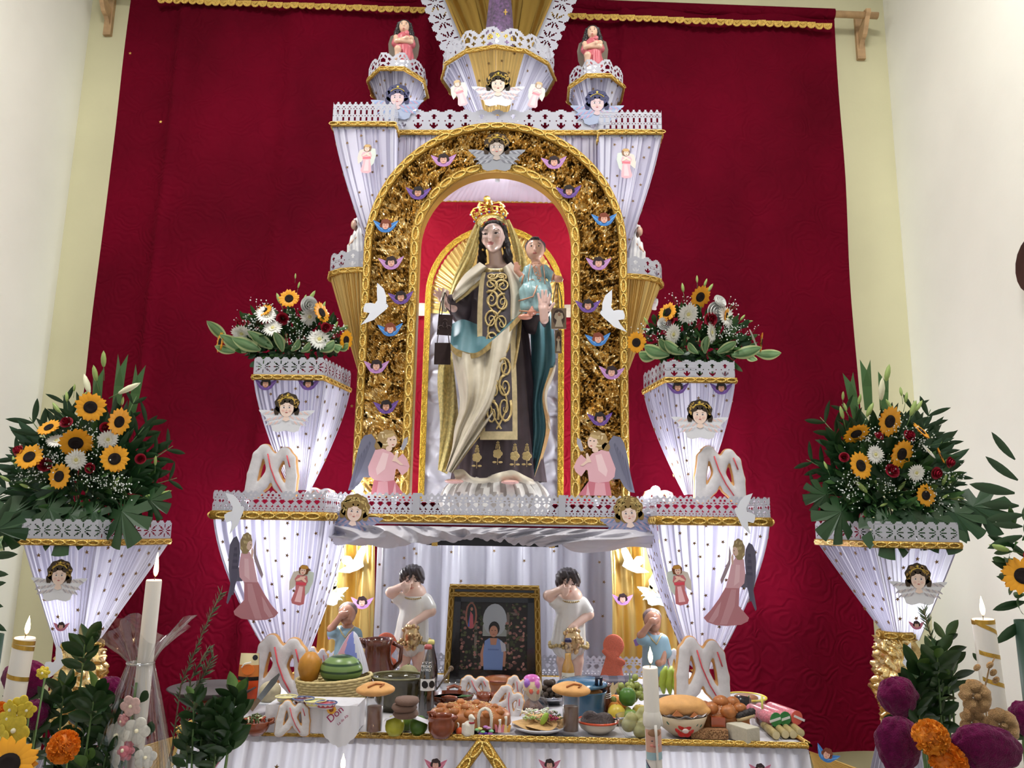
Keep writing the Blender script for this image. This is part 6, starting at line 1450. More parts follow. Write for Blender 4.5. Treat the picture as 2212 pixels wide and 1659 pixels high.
iced('tall iced bread leaning behind the dough ball, left', 600, 1508, 128, 130, rz=-.05)
iced('tall iced bread leaning behind the loaf, right of table', 1518, 1525, 122, 142, rz=.1)
iced('iced bread half hidden behind the fruit basket', 680, 1478, 56, 76)
iced('iced bread half hidden behind the bananas', 1446, 1480, 56, 78)
iced('small iced bread standing in front of white box', 630, 1590, 74, 72, rz=.15)
iced('small iced bread tipped against the fruit basket', 730, 1540, 40, 40, rz=.5, ry=.3)
iced('small iced bread beside the basket and chocolate glass', 764, 1540, 40, 48, rz=-.2)
iced('small iced bread in front of the green glazed pot', 860, 1535, 70, 56)
iced('small iced bread below the framed photograph, left', 1024, 1512, 70, 50, rz=.1)
iced('small iced bread tilted by the sesame loaf end', 1086, 1542, 70, 58, ry=.45, rz=-.2)
iced('small iced bread next to the sugar skull', 1112, 1520, 60, 56, ry=.2)
# comal on a brazier
t = tt('clay_griddle', 'large round dark clay griddle at the left end of table', 'griddle', 455, 1530)
obj('disc', MB().lathe([(0, 34), (70, 34), (90, 44), (94, 43), (74, 30), (0, 28)], 36, sy=.9), M('black_clay', (58, 46, 46), rough=.7, var=(.06, .15)), t); obj('brazier', MB().lathe([(44, 0), (38, 10), (46, 29)], 20), CLAY, t)
t = tt('snack_bag', 'orange snack bag behind the iced bread at left', 'bag', 532, 1528)
mb = MB().grid(lambda u, v: ((u-.5)*44*(.9+.12*math.sin(PI*v)), -9*math.sin(PI*u)*math.sin(PI*v)-1, v*112), 12, 14, cfn=lambda u, v: (214, 78, 34) if v < .52 else ((30, 24, 22) if v < .6 else ((206, 120, 48) if v < .82 else (228, 214, 170))))
mb.grid(lambda u, v: ((.5-u)*44*(.9+.12*math.sin(PI*v)), 9*math.sin(PI*u)*math.sin(PI*v)+1, v*112), 12, 14, col=(214, 78, 34)); obj('foil_bag', mb, M('foil_print', rough=.25, vc=True), t)
mb = MB().prism(ellp(2, 80, 14, 11, 14), -13, .6, (228, 118, 40)); mb.tube([(-12, -13, 84), (-6, -13.6, 92), (8, -13, 95)], 1.5, 5, col=(240, 236, 232)); mb.prism(ellp(14, 104, 6, 6, 8), -7, .6, (30, 30, 40)); obj('printed_patch', mb, PRINT, t, sm=False)
# white box with napkin and dishes
bx0 = tt('covered_box', 'white paper covered box carrying the small dessert dishes', 'box', 668, 1588)
WB = M('white_crepe', (214, 212, 218), rough=.6, bump=(.12, .3))
obj('body', MB().box((0, 52, 30), (196, 92, 56)), WB, bx0, sm=False)
def skirt(u, v): return (-100+200*u, 4-2*math.sin(u*40)-3*v, 60-56*v+(2 if int(u*26) % 2 else 0)*(v > .95))
obj('paper_cover', MB().grid(skirt, 78, 6), WB, bx0)
def nap(u, v):
    x = 28+u*80; return (x, -3-6*math.sin(PI*u)*v-2*math.sin(u*14), 62-v*(52+28*math.sin(PI*u))-3*abs(math.sin(u*16))*(v > .9))
obj('napkin', MB().grid(nap, 40, 20), M('napkin_white', (220, 220, 228), rough=.7), bx0)
def text(parent, s, loc, size, mat, rot=(PI/2, 0, 0), ext=.4, name='lettering'):
    c = bpy.data.curves.new(name, 'FONT'); c.body = s; c.size = size; c.extrude = ext; c.align_x = 'CENTER'; c.materials.append(mat)
    tmp = bpy.data.objects.new(name, c); col.objects.link(tmp); bpy.context.view_layer.update()
    me = bpy.data.meshes.new_from_object(tmp.evaluated_get(bpy.context.evaluated_depsgraph_get())); col.objects.unlink(tmp); bpy.data.objects.remove(tmp)
    me.materials.clear(); me.materials.append(mat)
    o = bpy.data.objects.new(name, me); col.objects.link(o); o.parent = parent; o.location = loc; o.rotation_euler = rot
    return o
MAG = M('magenta_print', (150, 34, 84), rough=.6)
text(bx0, 'Don', (62, -13.5, 42), 22, MAG, (PI/2, -.75, 0)); text(bx0, 'La de Ab', (76, -14, 34), 8, MAG, (PI/2, -.75, 0))
mb = MB(); petal_ring(mb, 14, 4, 11, 2.4, .1, 0, (234, 176, 60)); mb.prism(ellp(0, 0, 5, 5, 12), -1.5, .6, (150, 80, 40)); o = obj('printed_sunflower', mb, PRINT, bx0); o.location = (48, -12, 56)
for x, y, lab, c, e in ((618, 1517, 'fluted dessert dish of pale custard at left of box', (226, 220, 160), 0), (655, 1521, 'dessert dish of dark red jelly on the box', (96, 34, 44), 1), (680, 1526, 'dessert dish of yellow custard beside dark jelly', (228, 222, 140), 0), (704, 1530, 'dessert dish of red and white jelly near napkin', (176, 60, 70), 1)):
    p = on_plane(x, y, bx0.location.z+.16); t = tt('dessert_dish', lab, 'dish', x, y, 'dessert dishes on the box', z=bx0.location.z+61*bx0.scale[2])
    mb = MB(); prof = [(14, 0), (23, 12), (24.5, 12), (15, -.5)]
    n = 24
    mb.grid(lambda u, v: ((14+10*v)*(1+.05*math.sin(u*2*PI*12)*v)*math.cos(2*PI*u), (14+10*v)*(1+.05*math.sin(u*2*PI*12)*v)*math.sin(2*PI*u)*.8, 12*v), 48, 3, True); obj('fluted_cup', mb, M('dish_ceramic', (214, 208, 216), rough=.4), t)
    obj('dessert', MB().lathe([(0, 10.5), (20, 10.5), (21, 9), (18, 3)], 20, sy=.8), M('dessert_%d_%d' % (c[0], c[1]), c, rough=.3, var=(.1, .1)), t)
    obj('rim', MB().tube([(23.5*math.cos(a), 19*math.sin(a), 12) for a in [2*PI*k/24 for k in range(24)]], 1.2, 5, closed=True), M('rim_blue' if e else 'rim_cream', (96, 116, 170) if e else (220, 210, 150), rough=.4), t)
# dough ball, knife and foil lid on the box's left part
t = tt('dough_ball', 'pale round dough ball by the knife, left of dishes', 'dough', 582, 1514, z=bx0.location.z+30*bx0.scale[2])
obj('ball', flatten(sdf([('e', (0, 0, 20), (23, 23, 21), 0), ('e', (0, 0, 6), (22, 22, 9), 0)], 3, 6)), M('dough', (190, 178, 150), rough=.7, var=(.08, .15)), t)
obj('plate', MB().lathe([(0, -4), (26, -4), (30, 0), (0, 0)], 24), CARD, t)
t = tt('bread_knife', 'serrated steel knife leaning over the dough ball', 'knife', 556, 1520, z=bx0.location.z+30*bx0.scale[2], ); t.rotation_euler = (-.1, .62, 0)
STEEL = M('steel', (190, 190, 195), rough=.2, metal=1)
obj('blade', MB().prism([(-5, 12), (6, 12), (8, 62), (4, 78), (0, 80), (-5, 60)], -24, 1.2), STEEL, t, sm=False); obj('handle', MB().box((0, -23, 2), (10, 5, 26)), M('old_wood', (118, 98, 80), rough=.6), t, sm=False)
t = tt('foil_lid', 'crumpled silver foil lid leaning on the dough ball', 'lid', 604, 1506, z=bx0.location.z+34*bx0.scale[2]); t.rotation_euler = (.1, -.75, 0)
obj('disc', MB().grid(lambda u, v: (v*9*math.cos(2*PI*u), -26-2*abs(noise.noise(Vector((u*9, v*5, 1))))*4, 14+v*26*math.sin(2*PI*u)), 40, 8, True), STEEL, t)
# clay bowl of salad
def bowl(t, r, h, mat, rim=1.5, sy=.9, n=32, foot=.5, inner=True):
    return obj('bowl', MB().lathe([(r*foot, 0), (r*.82, h*.4), (r, h), (r*.96, h+1), (r*.78, h*.45), (r*.4, 4), (0, 3)], n, sy=sy), mat, t)
t = tt('clay_bowl', 'small clay bowl of nopal salad at the table corner', 'bowl', 551, 1587)
bowl(t, 33, 28, CLAY); obj('handle', MB().tube([(28, -8, 24), (42, -10, 30), (40, -6, 34), (28, 0, 30)], 4, 6), CLAY, t)
mb = MB(); R = random.Random(6)
for k in range(60):
    a, r = R.uniform(0, 2*PI), R.uniform(0, 26); p = Vector((r*math.cos(a), r*math.sin(a)*.85, 29+R.uniform(0, 12)*(1-r/34)))
    d = Vector((R.gauss(0, 1), R.gauss(0, 1), R.gauss(0, .5))).normalized()*R.uniform(4, 8); mb.tube([p-d, p+d*.3+Vector((0, 0, 2)), p+d], R.uniform(1, 2.2), 4, col=R.choice(((74, 92, 52), (96, 110, 62), (60, 78, 46), (214, 208, 176), (170, 70, 50))))
o = obj('salad', mb, VC, t); o['kind'] = 'stuff'
# fruit basket
t = tt('fruit_basket', 'round woven straw basket holding papaya and watermelon', 'basket', 718, 1536)
STRAW = M('straw', (206, 186, 132), rough=.7, var=(.2, .15)); mb = MB()
for j in range(13):
    v = j/12; z = 4+v*66; r = 58+22*v**.8
    mb.tube([(r*(1+.02*math.sin(q*22+(j % 2)*PI))*math.cos(q), r*.85*(1+.02*math.sin(q*22+(j % 2)*PI))*math.sin(q), z+ (5*v*math.cos(q))) for q in [2*PI*k/66 for k in range(66)]], 3.3, 5, closed=True)
for k in range(22):
    q = 2*PI*k/22; mb.tube([((57+22*v**.8)*math.cos(q), .85*(57+22*v**.8)*math.sin(q), 4+v*68+5*v*math.cos(q)) for v in (0, .5, 1)], 1.8, 4)
o = obj('weave', mb, STRAW, t); o['kind'] = 'stuff'; obj('base', MB().lathe([(0, 0), (57, 0), (57, 5), (0, 5)], 24, sy=.85), STRAW, t)
bk = t
k_ = bk.scale[0]
def onb(name, lab, cat, dx, dy, dz, group=None): return thing(name, lab, cat, bk.location+Vector((dx, dy, dz))*k_, 0, group, k_)
t = onb('papaya', 'orange green papaya standing in the straw basket', 'fruit', -50, -18, 60); obj('fruit', MB().lathe([(0, 0), (18, 8), (25, 30), (23, 48), (12, 62), (4, 65), (0, 64)], 24), M('papaya_skin', (190, 130, 44), rough=.4, var=(.035, .3)), t); obj('stem_end', MB().lathe([(0, 66), (4, 65), (5, 63)], 10), STEM, t)
t = onb('watermelon', 'striped green watermelon lying in the straw basket', 'fruit', 18, -14, 88)
WM = bpy.data.materials.new('watermelon_skin'); WM.use_nodes = True; N = WM.node_tree.nodes; Lk = WM.node_tree.links
wv = N.new('ShaderNodeTexWave'); wv.bands_direction = 'Z'; wv.inputs['Scale'].default_value = .022; wv.inputs['Distortion'].default_value = 7; wv.inputs['Detail Scale'].default_value = .08; wv.inputs['Detail'].default_value = 3
rp = N.new('ShaderNodeValToRGB'); rp.color_ramp.elements[0].color = lin((36, 66, 34)); rp.color_ramp.elements[0].position = .12; rp.color_ramp.elements[1].color = lin((110, 138, 78)); rp.color_ramp.elements[1].position = .32
tcn = N.new('ShaderNodeTexCoord'); Lk.new(tcn.outputs['Object'], wv.inputs[0]); Lk.new(wv.outputs['Fac'], rp.inputs[0]); Lk.new(rp.outputs[0], N['Principled BSDF'].inputs['Base Color']); N['Principled BSDF'].inputs['Roughness'].default_value = .3
obj('fruit', MB().ell((0, 0, 0), (46, 33, 32), 32, 18), WM, t); obj('stem_end', MB().ell((-45, 0, 0), (3, 3, 3), 8, 5), STEM, t)
t = onb('plastic_bundle', 'white plastic bundle with blue and pink print behind watermelon', 'bag', 24, 30, 76)
obj('bag', MB().grid(lambda u, v: ((40*(1-v)**.7+2)*(1+.08*math.sin(7*2*PI*u))*math.cos(2*PI*u)+6*v, (30*(1-v)**.7+2)*math.sin(2*PI*u), 86*v), 56, 14, True, cfn=lambda u, v: (128, 138, 206) if .74 < u+.1*v < .9 else ((214, 160, 176) if .62 < u+.1*v < .74 else (214, 214, 226))), M('plastic_print', rough=.3, vc=True, trans=.25), t)
# brown jug
t = tt('clay_jug', 'tall dark brown glazed jug behind the fruit basket', 'jug', 812, 1500, sc=1.05)
obj('body', MB().lathe([(26, 0), (36, 14), (39, 34), (34, 56), (27, 74), (27, 96), (31, 110), (29, 110), (25, 96), (25, 74), (30, 40), (0, 10)], 32), CLAYD, t); obj('spout', MB().tube([(-22, -6, 96), (-32, -9, 106), (-40, -10, 110)], [8, 7, 4], 8), CLAYD, t); obj('handle', MB().tube([(30, 4, 102), (48, 6, 92), (46, 6, 64), (34, 4, 52)], 4.5, 7), CLAYD, t)
# bread figures
def bread_figure(lab, px, py, w_):
    t = tt('sugar_bread_figure', lab, 'bread', px, py, 'pink sugar bread figures', sc=w_/60)
    P = (222, 122, 98); m = sdf([('e', (4, 0, 84), (23, 9, 24), P), ('c', (2, 0, 62), (0, 0, 14), 14, 27, P), ('e', (0, 0, 10), (31, 9, 12), P), ('c', (-17, -7, 72), (0, -10, 56), 5, 5, P), ('e', (4, -11, 54), (8, 6, 9), P), ('e', (16, -11, 52), (8, 6, 8), P), ('e', (24, -9, 50), (5, 5, 6), P), ('c', (18, -9, 46), (17, -9, 38), 4, 4, P)], 2.4, 4)
    m.v = [Vector((p.x, p.y*.8, p.z)) for p in m.v]; flatten(m)
    obj('body', m, M('pink_sugar_bread', (224, 118, 92), rough=.85, bump=(.8, .6), var=(.5, .15)), t)
bread_figure('pink sugared bread figure with folded arms, right of photograph', 1322, 1482, 60); bread_figure('pink sugared bread figure half hidden behind the brown jug', 826, 1482, 62)
# green glazed pot, melon, cola bottles
t = tt('glazed_pot', 'wide dark green glazed pot behind the cookies', 'pot', 858, 1532); GG = M('green_glaze', (66, 60, 36), rough=.1, coat=.7, var=(.04, .4))
obj('body', MB().lathe([(36, 0), (50, 20), (52, 50), (58, 64), (63, 68), (60, 70), (50, 56), (46, 20), (0, 6)], 36, sy=.8), GG, t); obj('rim', MB().tube([(61*math.cos(a), 49*math.sin(a), 69) for a in [2*PI*k/36 for k in range(36)]], 2.2, 6, closed=True), M('rim_olive', (120, 116, 84), rough=.3), t)
t = tt('melon', 'pale green melon behind the glazed pot', 'fruit', 880, 1486); obj('fruit', MB().ell((0, 0, 24), (24, 24, 24), 20, 12), M('melon_skin', (168, 164, 118), rough=.6, bump=(.4, .4), var=(.1, .1)), t); obj('stem_end', MB().ell((0, 0, 48), (2, 2, 2), 8, 5), STEM, t)
t = tt('cola_bottle', 'dark glass cola bottle with white warning stamps', 'bottle', 920, 1548)
obj('liquid', MB().lathe([(0, 2), (16, 2), (16.5, 50), (17, 70), (16.5, 84), (12, 106), (11, 112), (0, 112)], 24), M('cola', (22, 12, 10), rough=.08, coat=.8), t)
obj('glass', MB().lathe([(16.8, 0), (17.2, 50), (17.8, 70), (17, 86), (12.5, 108), (9, 128), (7.5, 142), (7.5, 146)], 24, cap=False), FILM, t); obj('cap', MB().lathe([(8.6, 140), (8.6, 146), (7, 149), (0, 149.5)], 16), M('pink_cap', (170, 84, 84), rough=.4), t)
WP = M('white_print', (220, 220, 220), rough=.5); BP = M('black_print', (20, 20, 22), rough=.4)
lb_ = MB(); lb_.grid(lambda u, v: (18.2*math.sin((u-.5)*2.0+.25), -18.2*math.cos((u-.5)*2.0+.25), 56+v*24), 16, 2); obj('stamp_label', lb_, WP, t)
for a in (-.12, .72):
    o = obj('octagon_stamp', MB().prism(ellp(0, 0, 7.2, 8.2, 8, PI/8), 0, .4), BP, t, sm=False); o.location = (19*math.sin(a), -19*math.cos(a), 69); o.rotation_euler.z = a
text(t, 'MEDIO', (-1, -14.2, 103), 7.5, WP, (PI/2-.2, 0, -.1), .2); text(t, 'LITRO', (-1, -15.6, 96), 7.5, WP, (PI/2-.2, 0, -.1), .2)
t = tt('cola_bottle', 'second dark bottle with yellow cap behind the cola', 'bottle', 928, 1500)
obj('glass', MB().lathe([(0, 0), (15, 0), (16, 50), (14, 70), (7, 96), (6.5, 108)], 20), M('dark_bottle', (34, 18, 20), rough=.08, coat=.8), t); obj('cap', MB().lathe([(7.6, 104), (7.6, 110), (6, 113), (0, 113)], 16), M('yellow_cap', (206, 196, 120), rough=.4), t)
# glass of chocolate with bread on top (twice)
def drink(lab, px, py, sxh, c, lab2, tilt, group):
    t = tt('drinking_glass', lab, 'glass', px, py, 'tall glasses covered with bread')
    obj('glass', MB().lathe([(0, 0), (17, 0), (17.5, 2), (19, 82), (17.6, 82), (16.4, 10), (0, 8)], 28), GLASS, t)
    obj('drink', MB().lathe([(0, 10.5), (15.6, 10.5), (16.4, 60), (0, 60)], 24), c, t)
    b = thing('bread_roll', lab2, 'bread', t.location+Vector((0, 0, 83))*t.scale[0], 0, 'flat rolls lying on drinking glasses', t.scale[0]); b.rotation_euler = (0, tilt, 0)
    obj('roll', flatten(sdf([('e', (0, 0, 11), (43, 34, 13), 0), ('e', (0, 0, 15), (30, 24, 13), 0)], 3.2, 6)), BREAD, b)
    obj('score_mark', MB().tube([(-12, -26, 21), (4, -18, 27), (22, -14, 25), (14, -24, 21)], 2, 5), M('bread_inside', (180, 112, 66), rough=.8), b)
drink('tall glass of chocolate drink at the table front', 807, 1589, 0, CHOC, 'golden flat roll resting on the chocolate glass', -.03, '')
drink('tall glass of dark drink beside the tostada plate', 1233, 1589, 0, M('dark_drink', (122, 88, 70), rough=.3), 'golden flat roll resting on the dark drink glass', .05, '')
# fruit with napkin and cookies
def fruit(name, lab, px, py, r, c, z=None, rz=1.0, var=.12, stem=True, group=None, rough=.35):
    t = tt(name, lab, 'fruit', px, py, group, z=z); obj('fruit', MB().lathe([(0, 1*rz), (r*.6, 2*rz), (r*.95, r*.6*rz), (r, r*rz), (r*.9, r*1.5*rz), (r*.55, r*1.9*rz), (r*.12, r*2*rz), (0, r*1.94*rz)], 22), M('fruit_%d_%d_%d' % c, c, rough=rough, var=(.08, var)), t)
    if stem: obj('stem_end', MB().ell((0, 0, r*1.95*rz), (2, 2, 1.6), 8, 5), M('fruit_stem', (92, 80, 50)), t)
    return t
fruit('yellow_guava', 'yellow green guava at the table edge under napkin', 852, 1590, 21, (168, 168, 50)); fruit('lime', 'glossy dark green lime at the table edge', 903, 1588, 20, (64, 98, 28)); fruit('lime', 'green lime hidden behind the two front fruits', 877, 1578, 17, (84, 110, 36))
NZ = TZ+41*mpp(877, 1588, 2.72)
t = tt('paper_napkin', 'small white paper napkin on the guava and lime', 'napkin', 878, 1549, z=NZ+.004)
obj('sheet', MB().grid(lambda u, v: ((u-.5)*96, (v-.5)*30, 2+2*math.sin(u*5)-10*abs(u-.5)*abs(u-.5)*4), 12, 6), WB, t)
for i, (x, w_) in enumerate(((876, 28), (873, 28), (879, 27))):
    t = tt('brown_cookie', ('bottom', 'middle', 'top')[i]+' brown cookie of the stack on napkin', 'cookie', x, 1549-i*14, 'stacked brown cookies', z=NZ+.010+i*.022)
    obj('cookie', MB().lathe([(0, 0), (w_*.8, 0), (w_, 6), (w_*.9, 13), (w_*.5, 15), (0, 15)], 26), M('cookie_brown', (112, 88, 78), rough=.8, bump=(.4, .3)), t)
# casserole with herbs, glass bowl, spoon
t = tt('clay_casserole', 'glazed clay casserole with herbs and two handles', 'casserole', 975, 1532)
bowl(t, 48, 30, CLAYD); obj('filling', MB().lathe([(0, 24), (42, 24)], 24, sy=.9, cap=True), M('brown_stew', (70, 48, 34), rough=.25), t)
for s in (-1, 1): obj('handle', MB().tube([(-12, s*42, 28), (-14, s*50, 34), (0, s*54, 37), (14, s*50, 34), (12, s*42, 28)], 4, 6), CLAY, t)
mb = MB()
for k in range(18): mb.tube([(14+k*1.5, -6, 27), (22+k*1.5, -14+(k % 2)*18, 29)], .8, 4)
obj('herb_sprig', mb, LEAF2, t)
t = tt('glass_dish', 'clear glass dish behind the clay casserole', 'dish', 976, 1500); obj('bowl', MB().lathe([(16, 0), (28, 16), (32, 26), (30, 26), (26, 16), (14, 3), (0, 3)], 28), GLASS, t)
t = tt('wooden_spoon', 'dark wooden spoon handle standing behind the cola bottle', 'spoon', 936, 1500); t.rotation_euler = (-.15, .6, 0); obj('handle', MB().tube([(0, 0, 0), (0, 0, 40), (0, 0, 64)], [2.5, 4, 6], 8, flat=.5), M('spoon_wood', (96, 78, 60), rough=.6), t); obj('spoon_tip', MB().ell((0, 0, 64), (6, 3, 6), 10, 6), M('spoon_wood', (96, 78, 60)), t)
# loaves
def loaf(lab, px, py, w_, h_, seed, knobs, sesame):
    t = tt('bread_of_the_dead', lab, 'bread', px, py, 'round knobbed loaves', sc=w_/180)
    R = random.Random(seed); P = [('e', (0, 0, h_*.42), (88, 58, h_*.46), 0)]
    obj('loaf', flatten(sdf(P+[('e', (0, 0, h_*.2), (90, 60, h_*.24), 0)], 4, 8)), BROLL, t)
    for i, (x, y, r) in enumerate(knobs):
        zz_ = h_*.42+h_*.46*math.sqrt(max(0, 1-(x/88)**2-(y/58)**2)); obj('knob', MB().ell((x, y, zz_), (r, r*.9, r*.8), 14, 9), BROLL, t)
    mb = MB()
    for k in range(260):
        x, y = R.gauss(0, 38), R.gauss(-10, 26); q = 1-(x/88)**2-(y/58)**2
        if q > .05: mb.ell((x, y, h_*.42+h_*.46*math.sqrt(q)+.5), (1.7, 1.2, .9), 5, 3)
    o = obj('sesame' if sesame else 'sugar', mb, M('sesame_seed', (226, 196, 140), rough=.7) if sesame else M('sugar_grain', (232, 224, 212), rough=.6), t); o['kind'] = 'stuff'
loaf('long sesame loaf with dark knobs at the table centre', 1014, 1570, 182, 56, 2, [(-60, -30, 10), (-30, -42, 11), (2, -50, 11), (40, -44, 10), (66, -24, 10), (-40, -20, 9), (-8, -30, 10), (28, -26, 10), (54, -8, 8), (-62, -6, 9), (-20, 0, 10), (14, -4, 10)], True)
loaf('round sugared loaf with braided knobs, right of painted bowl', 1560, 1580, 122, 104, 3, [(-40, -34, 24), (10, -48, 26), (52, -26, 22), (-4, -10, 26), (-56, -10, 18), (36, 0, 24)], False)
t = tt('clay_pitcher', 'small clay milk pitcher at the table front edge', 'pitcher', 953, 1592)
obj('body', MB().lathe([(19, 0), (28, 14), (29, 28), (27, 40), (29, 44), (26, 44), (24, 38), (25, 16), (0, 5)], 30), CLAY, t); obj('spout', MB().tube([(24, -4, 38), (34, -6, 43)], [7, 4], 8), CLAY, t); obj('handle', MB().tube([(-22, -8, 40), (-28, -12, 52), (-16, -14, 54), (-14, -14, 42)], 4, 6), CLAY, t)
# sugar paste animals
SU = M('sugar_paste', (222, 216, 204), rough=.75, bump=(.5, .3))
t = tt('sugar_lamb', 'white sugar lamb with red collar at the table edge', 'figurine', 1013, 1591)
obj('body', flatten(sdf([('c', (-4, 0, 8), (-2, 0, 22), 11, 10, 0), ('c', (6, -2, 4), (7, -2, 26), 5, 5, 0), ('c', (5, -2, 30), (4, -2, 40), 5, 6, 0), ('c', (4, -4, 41), (11, -6, 38), 4.5, 2.6, 0), ('c', (-13, 0, 24), (-14, 0, 6), 3, 3, 0)], 1.4, 2.5)), SU, t); obj('collar', MB().tube([(5.5*math.cos(a)+5, 5.5*math.sin(a)-2, 29) for a in [2*PI*k/14 for k in range(14)]], 2, 5, closed=True), M('red_paste', (150, 24, 46), rough=.5), t)
t = tt('sugar_cup', 'orange sugar paste basket beside the white lamb', 'figurine', 992, 1590); obj('body', flatten(sdf([('e', (0, 0, 9), (7.5, 6, 9), 0), ('c', (5, 0, 8), (6, 0, 20), 2, 1.5, 0)], 1.3, 2)), M('orange_paste', (206, 84, 38), rough=.6), t); obj('swan_neck', MB().tube([(-3, 0, 14), (-2, 0, 24), (-5, 0, 27)], 2, 6), SU, t)
t = tt('sugar_arch', 'white sugar paste arch with coloured flowers at base', 'figurine', 1047, 1586)
mb = MB().tube([(-13, 0, 4), (-14, 0, 34), (-10, 0, 48), (0, 0, 53), (10, 0, 48), (14, 0, 34), (13, 0, 4)], 3.4, 7)
for k in range(16):
    a = PI*k/15; mb.ell((16*math.cos(a), 0, 34+20*math.sin(a)), (2, 2, 2), 6, 4)
obj('arch', mb, SU, t); mb = MB()
for x, z, c in ((-16, 10, (140, 206, 140)), (-10, 12, (226, 222, 140)), (-4, 6, (150, 214, 150)), (2, 16, (190, 130, 200)), (8, 14, (206, 150, 190)), (14, 8, (140, 206, 150)), (-8, 2, (110, 60, 150)), (2, 3, (80, 50, 150)), (12, 3, (170, 90, 170))): mb.ell((x, -5, z), (6, 3, 3), 8, 5, col=c)
obj('paste_flowers', mb, VC, t)
for x, c, c2, lab, hh_ in ((1079, (220, 130, 140), (232, 180, 186), 'white sugar swan in pink petals at table edge', 28), (1092, (226, 168, 80), (232, 196, 130), 'taller white sugar swan in yellow petals at edge', 34)):
    t = tt('sugar_swan', lab, 'figurine', x, 1584, 'sugar swans'); obj('neck', MB().tube([(0, 0, 6), (1, 0, hh_-6), (0, -1, hh_)], [2.6, 2.6, 3.6], 7), SU, t); mb = MB()
    for s in (-1, 0, 1): mb.prism([(s*5-4, 2), (s*5+4, 2), (s*9+3, 16), (s*9-2, 18)], -3+abs(s)*2, 2.5, c if s else c2)
    obj('petals', mb, VC, t, sm=False)
# clay cups and dish under the photograph
for x, lab in ((1044, 'small clay cup between the iced breads, left'), (1074, 'small clay cup between the iced breads, right')):
    t = tt('clay_cup', lab, 'cup', x, 1520, 'small clay cups'); obj('body', MB().lathe([(11, 0), (15, 10), (16, 22), (14.5, 22), (13, 8), (0, 4)], 20), CLAY, t); obj('handle', MB().tube([(15, 0, 18), (22, 0, 14), (15, 0, 6)], 2, 6), CLAY, t)
t = tt('clay_tray', 'flat brown clay dish leaning below the framed photograph', 'dish', 1080, 1500); obj('body', MB().lathe([(20, 0), (34, 24), (36, 32), (33, 32), (28, 20), (0, 5)], 28), M('tan_clay', (150, 92, 52), rough=.3, coat=.3), t); obj('rim', MB().tube([(35*math.cos(a), 35*math.sin(a), 32) for a in [2*PI*k/28 for k in range(28)]], 2, 5, closed=True), CLAY, t)
# wrapped skull
t = tt('wrapped_sugar_skull', 'pale sugar skull with pink top wrapped in cellophane', 'skull', 1150, 1530)
obj('skull', sdf([('e', (0, 0, 44), (21, 21, 22), (206, 184, 150)), ('e', (4, -6, 28), (13, 13, 12), (206, 184, 150)), ('e', (-2, 0, 60), (18, 17, 10), (196, 96, 170)), ('e', (-12, -14, 54), (7, 7, 9), (150, 100, 190)), ('e', (10, -15, 52), (6, 6, 9), (196, 110, 180)), ('e', (-3, -20, 38), (4, 3, 6), (206, 92, 70)), ('e', (12, -17, 37), (3, 3, 5), (206, 92, 70))], 2, 2), VCG, t)
obj('wrapper', MB().grid(lambda u, v: ((lerp(34, 22, smooth(v*2)) if v < .5 else lerp(22, 4, (v-.5)*2))*(1+.06*math.sin(2*PI*u*9+v*5))*math.cos(2*PI*u), (lerp(30, 22, smooth(v*2)) if v < .5 else lerp(22, 4, (v-.5)*2))*math.sin(2*PI*u), 2+66*v), 54, 12, True), FILM, t)
obj('base_tuft', MB().lathe([(0, 2), (26, 2), (14, 14), (8, 20)], 14), M('shred', (150, 120, 110), rough=.8, bump=(.5, 1)), t)
# dates
R = random.Random(9); DT = M('dark_nut', (70, 56, 46), rough=.75, var=(.3, .3))
t = tt('nut_dish', 'low steel dish under the pile of dark nuts', 'dish', 1188, 1518); obj('bowl', MB().lathe([(20, 0), (34, 10), (38, 16), (36, 16), (0, 4)], 28), STEEL, t); obj('rim', MB().tube([(37*math.cos(a), 37*math.sin(a), 16) for a in [2*PI*k/24 for k in range(24)]], 1.2, 5, closed=True), STEEL, t)
DM = MB().ell((0, 0, 0), (7.5, 6, 6), 10, 7).mesh('nut', DT)
for k in range(26):
    l = k // 9; a = k*2.4; r = (24-7*l)*math.sqrt(((k % 9)+.5)/9)
    o = inst('dark_nut', DM, None, t.location+Vector((r*math.cos(a), r*math.sin(a)*.9, 18+l*11+R.uniform(-2, 2)))*t.scale[0], (R.uniform(0, 3), R.uniform(0, 3), 0), t.scale[0]); tag(o, 'dark brown oval nut in the steel dish below gold rail', 'nut', 'dark nuts in the steel dish')
# beer bottle
t = tt('beer_bottle', 'clear beer bottle of golden lager with blue cap', 'bottle', 1227, 1508)
obj('beer', MB().lathe([(0, 2), (13, 2), (13.6, 50), (12, 66), (6.6, 80), (6.4, 92), (0, 92)], 22), M('lager', (216, 170, 70), rough=.1, trans=.45), t); obj('glass', MB().lathe([(14, 0), (14.4, 50), (13, 67), (7.4, 81), (6.6, 114), (6.6, 120)], 22, cap=False), FILM, t); obj('cap', MB().lathe([(7.6, 116), (7.6, 121), (6, 124), (0, 124)], 16), M('blue_cap', (38, 40, 82), rough=.35), t)
lb_ = MB(); lb_.grid(lambda u, v: (14.8*math.sin((u-.5)*2.4), -14.8*math.cos((u-.5)*2.4), 30+v*24), 16, 2); obj('paper_label', lb_, M('cream_label', (206, 202, 190), rough=.6), t); text(t, 'Corona', (0, -15.4, 42), 8.6, BP, (PI/2, 0, 0), .2)
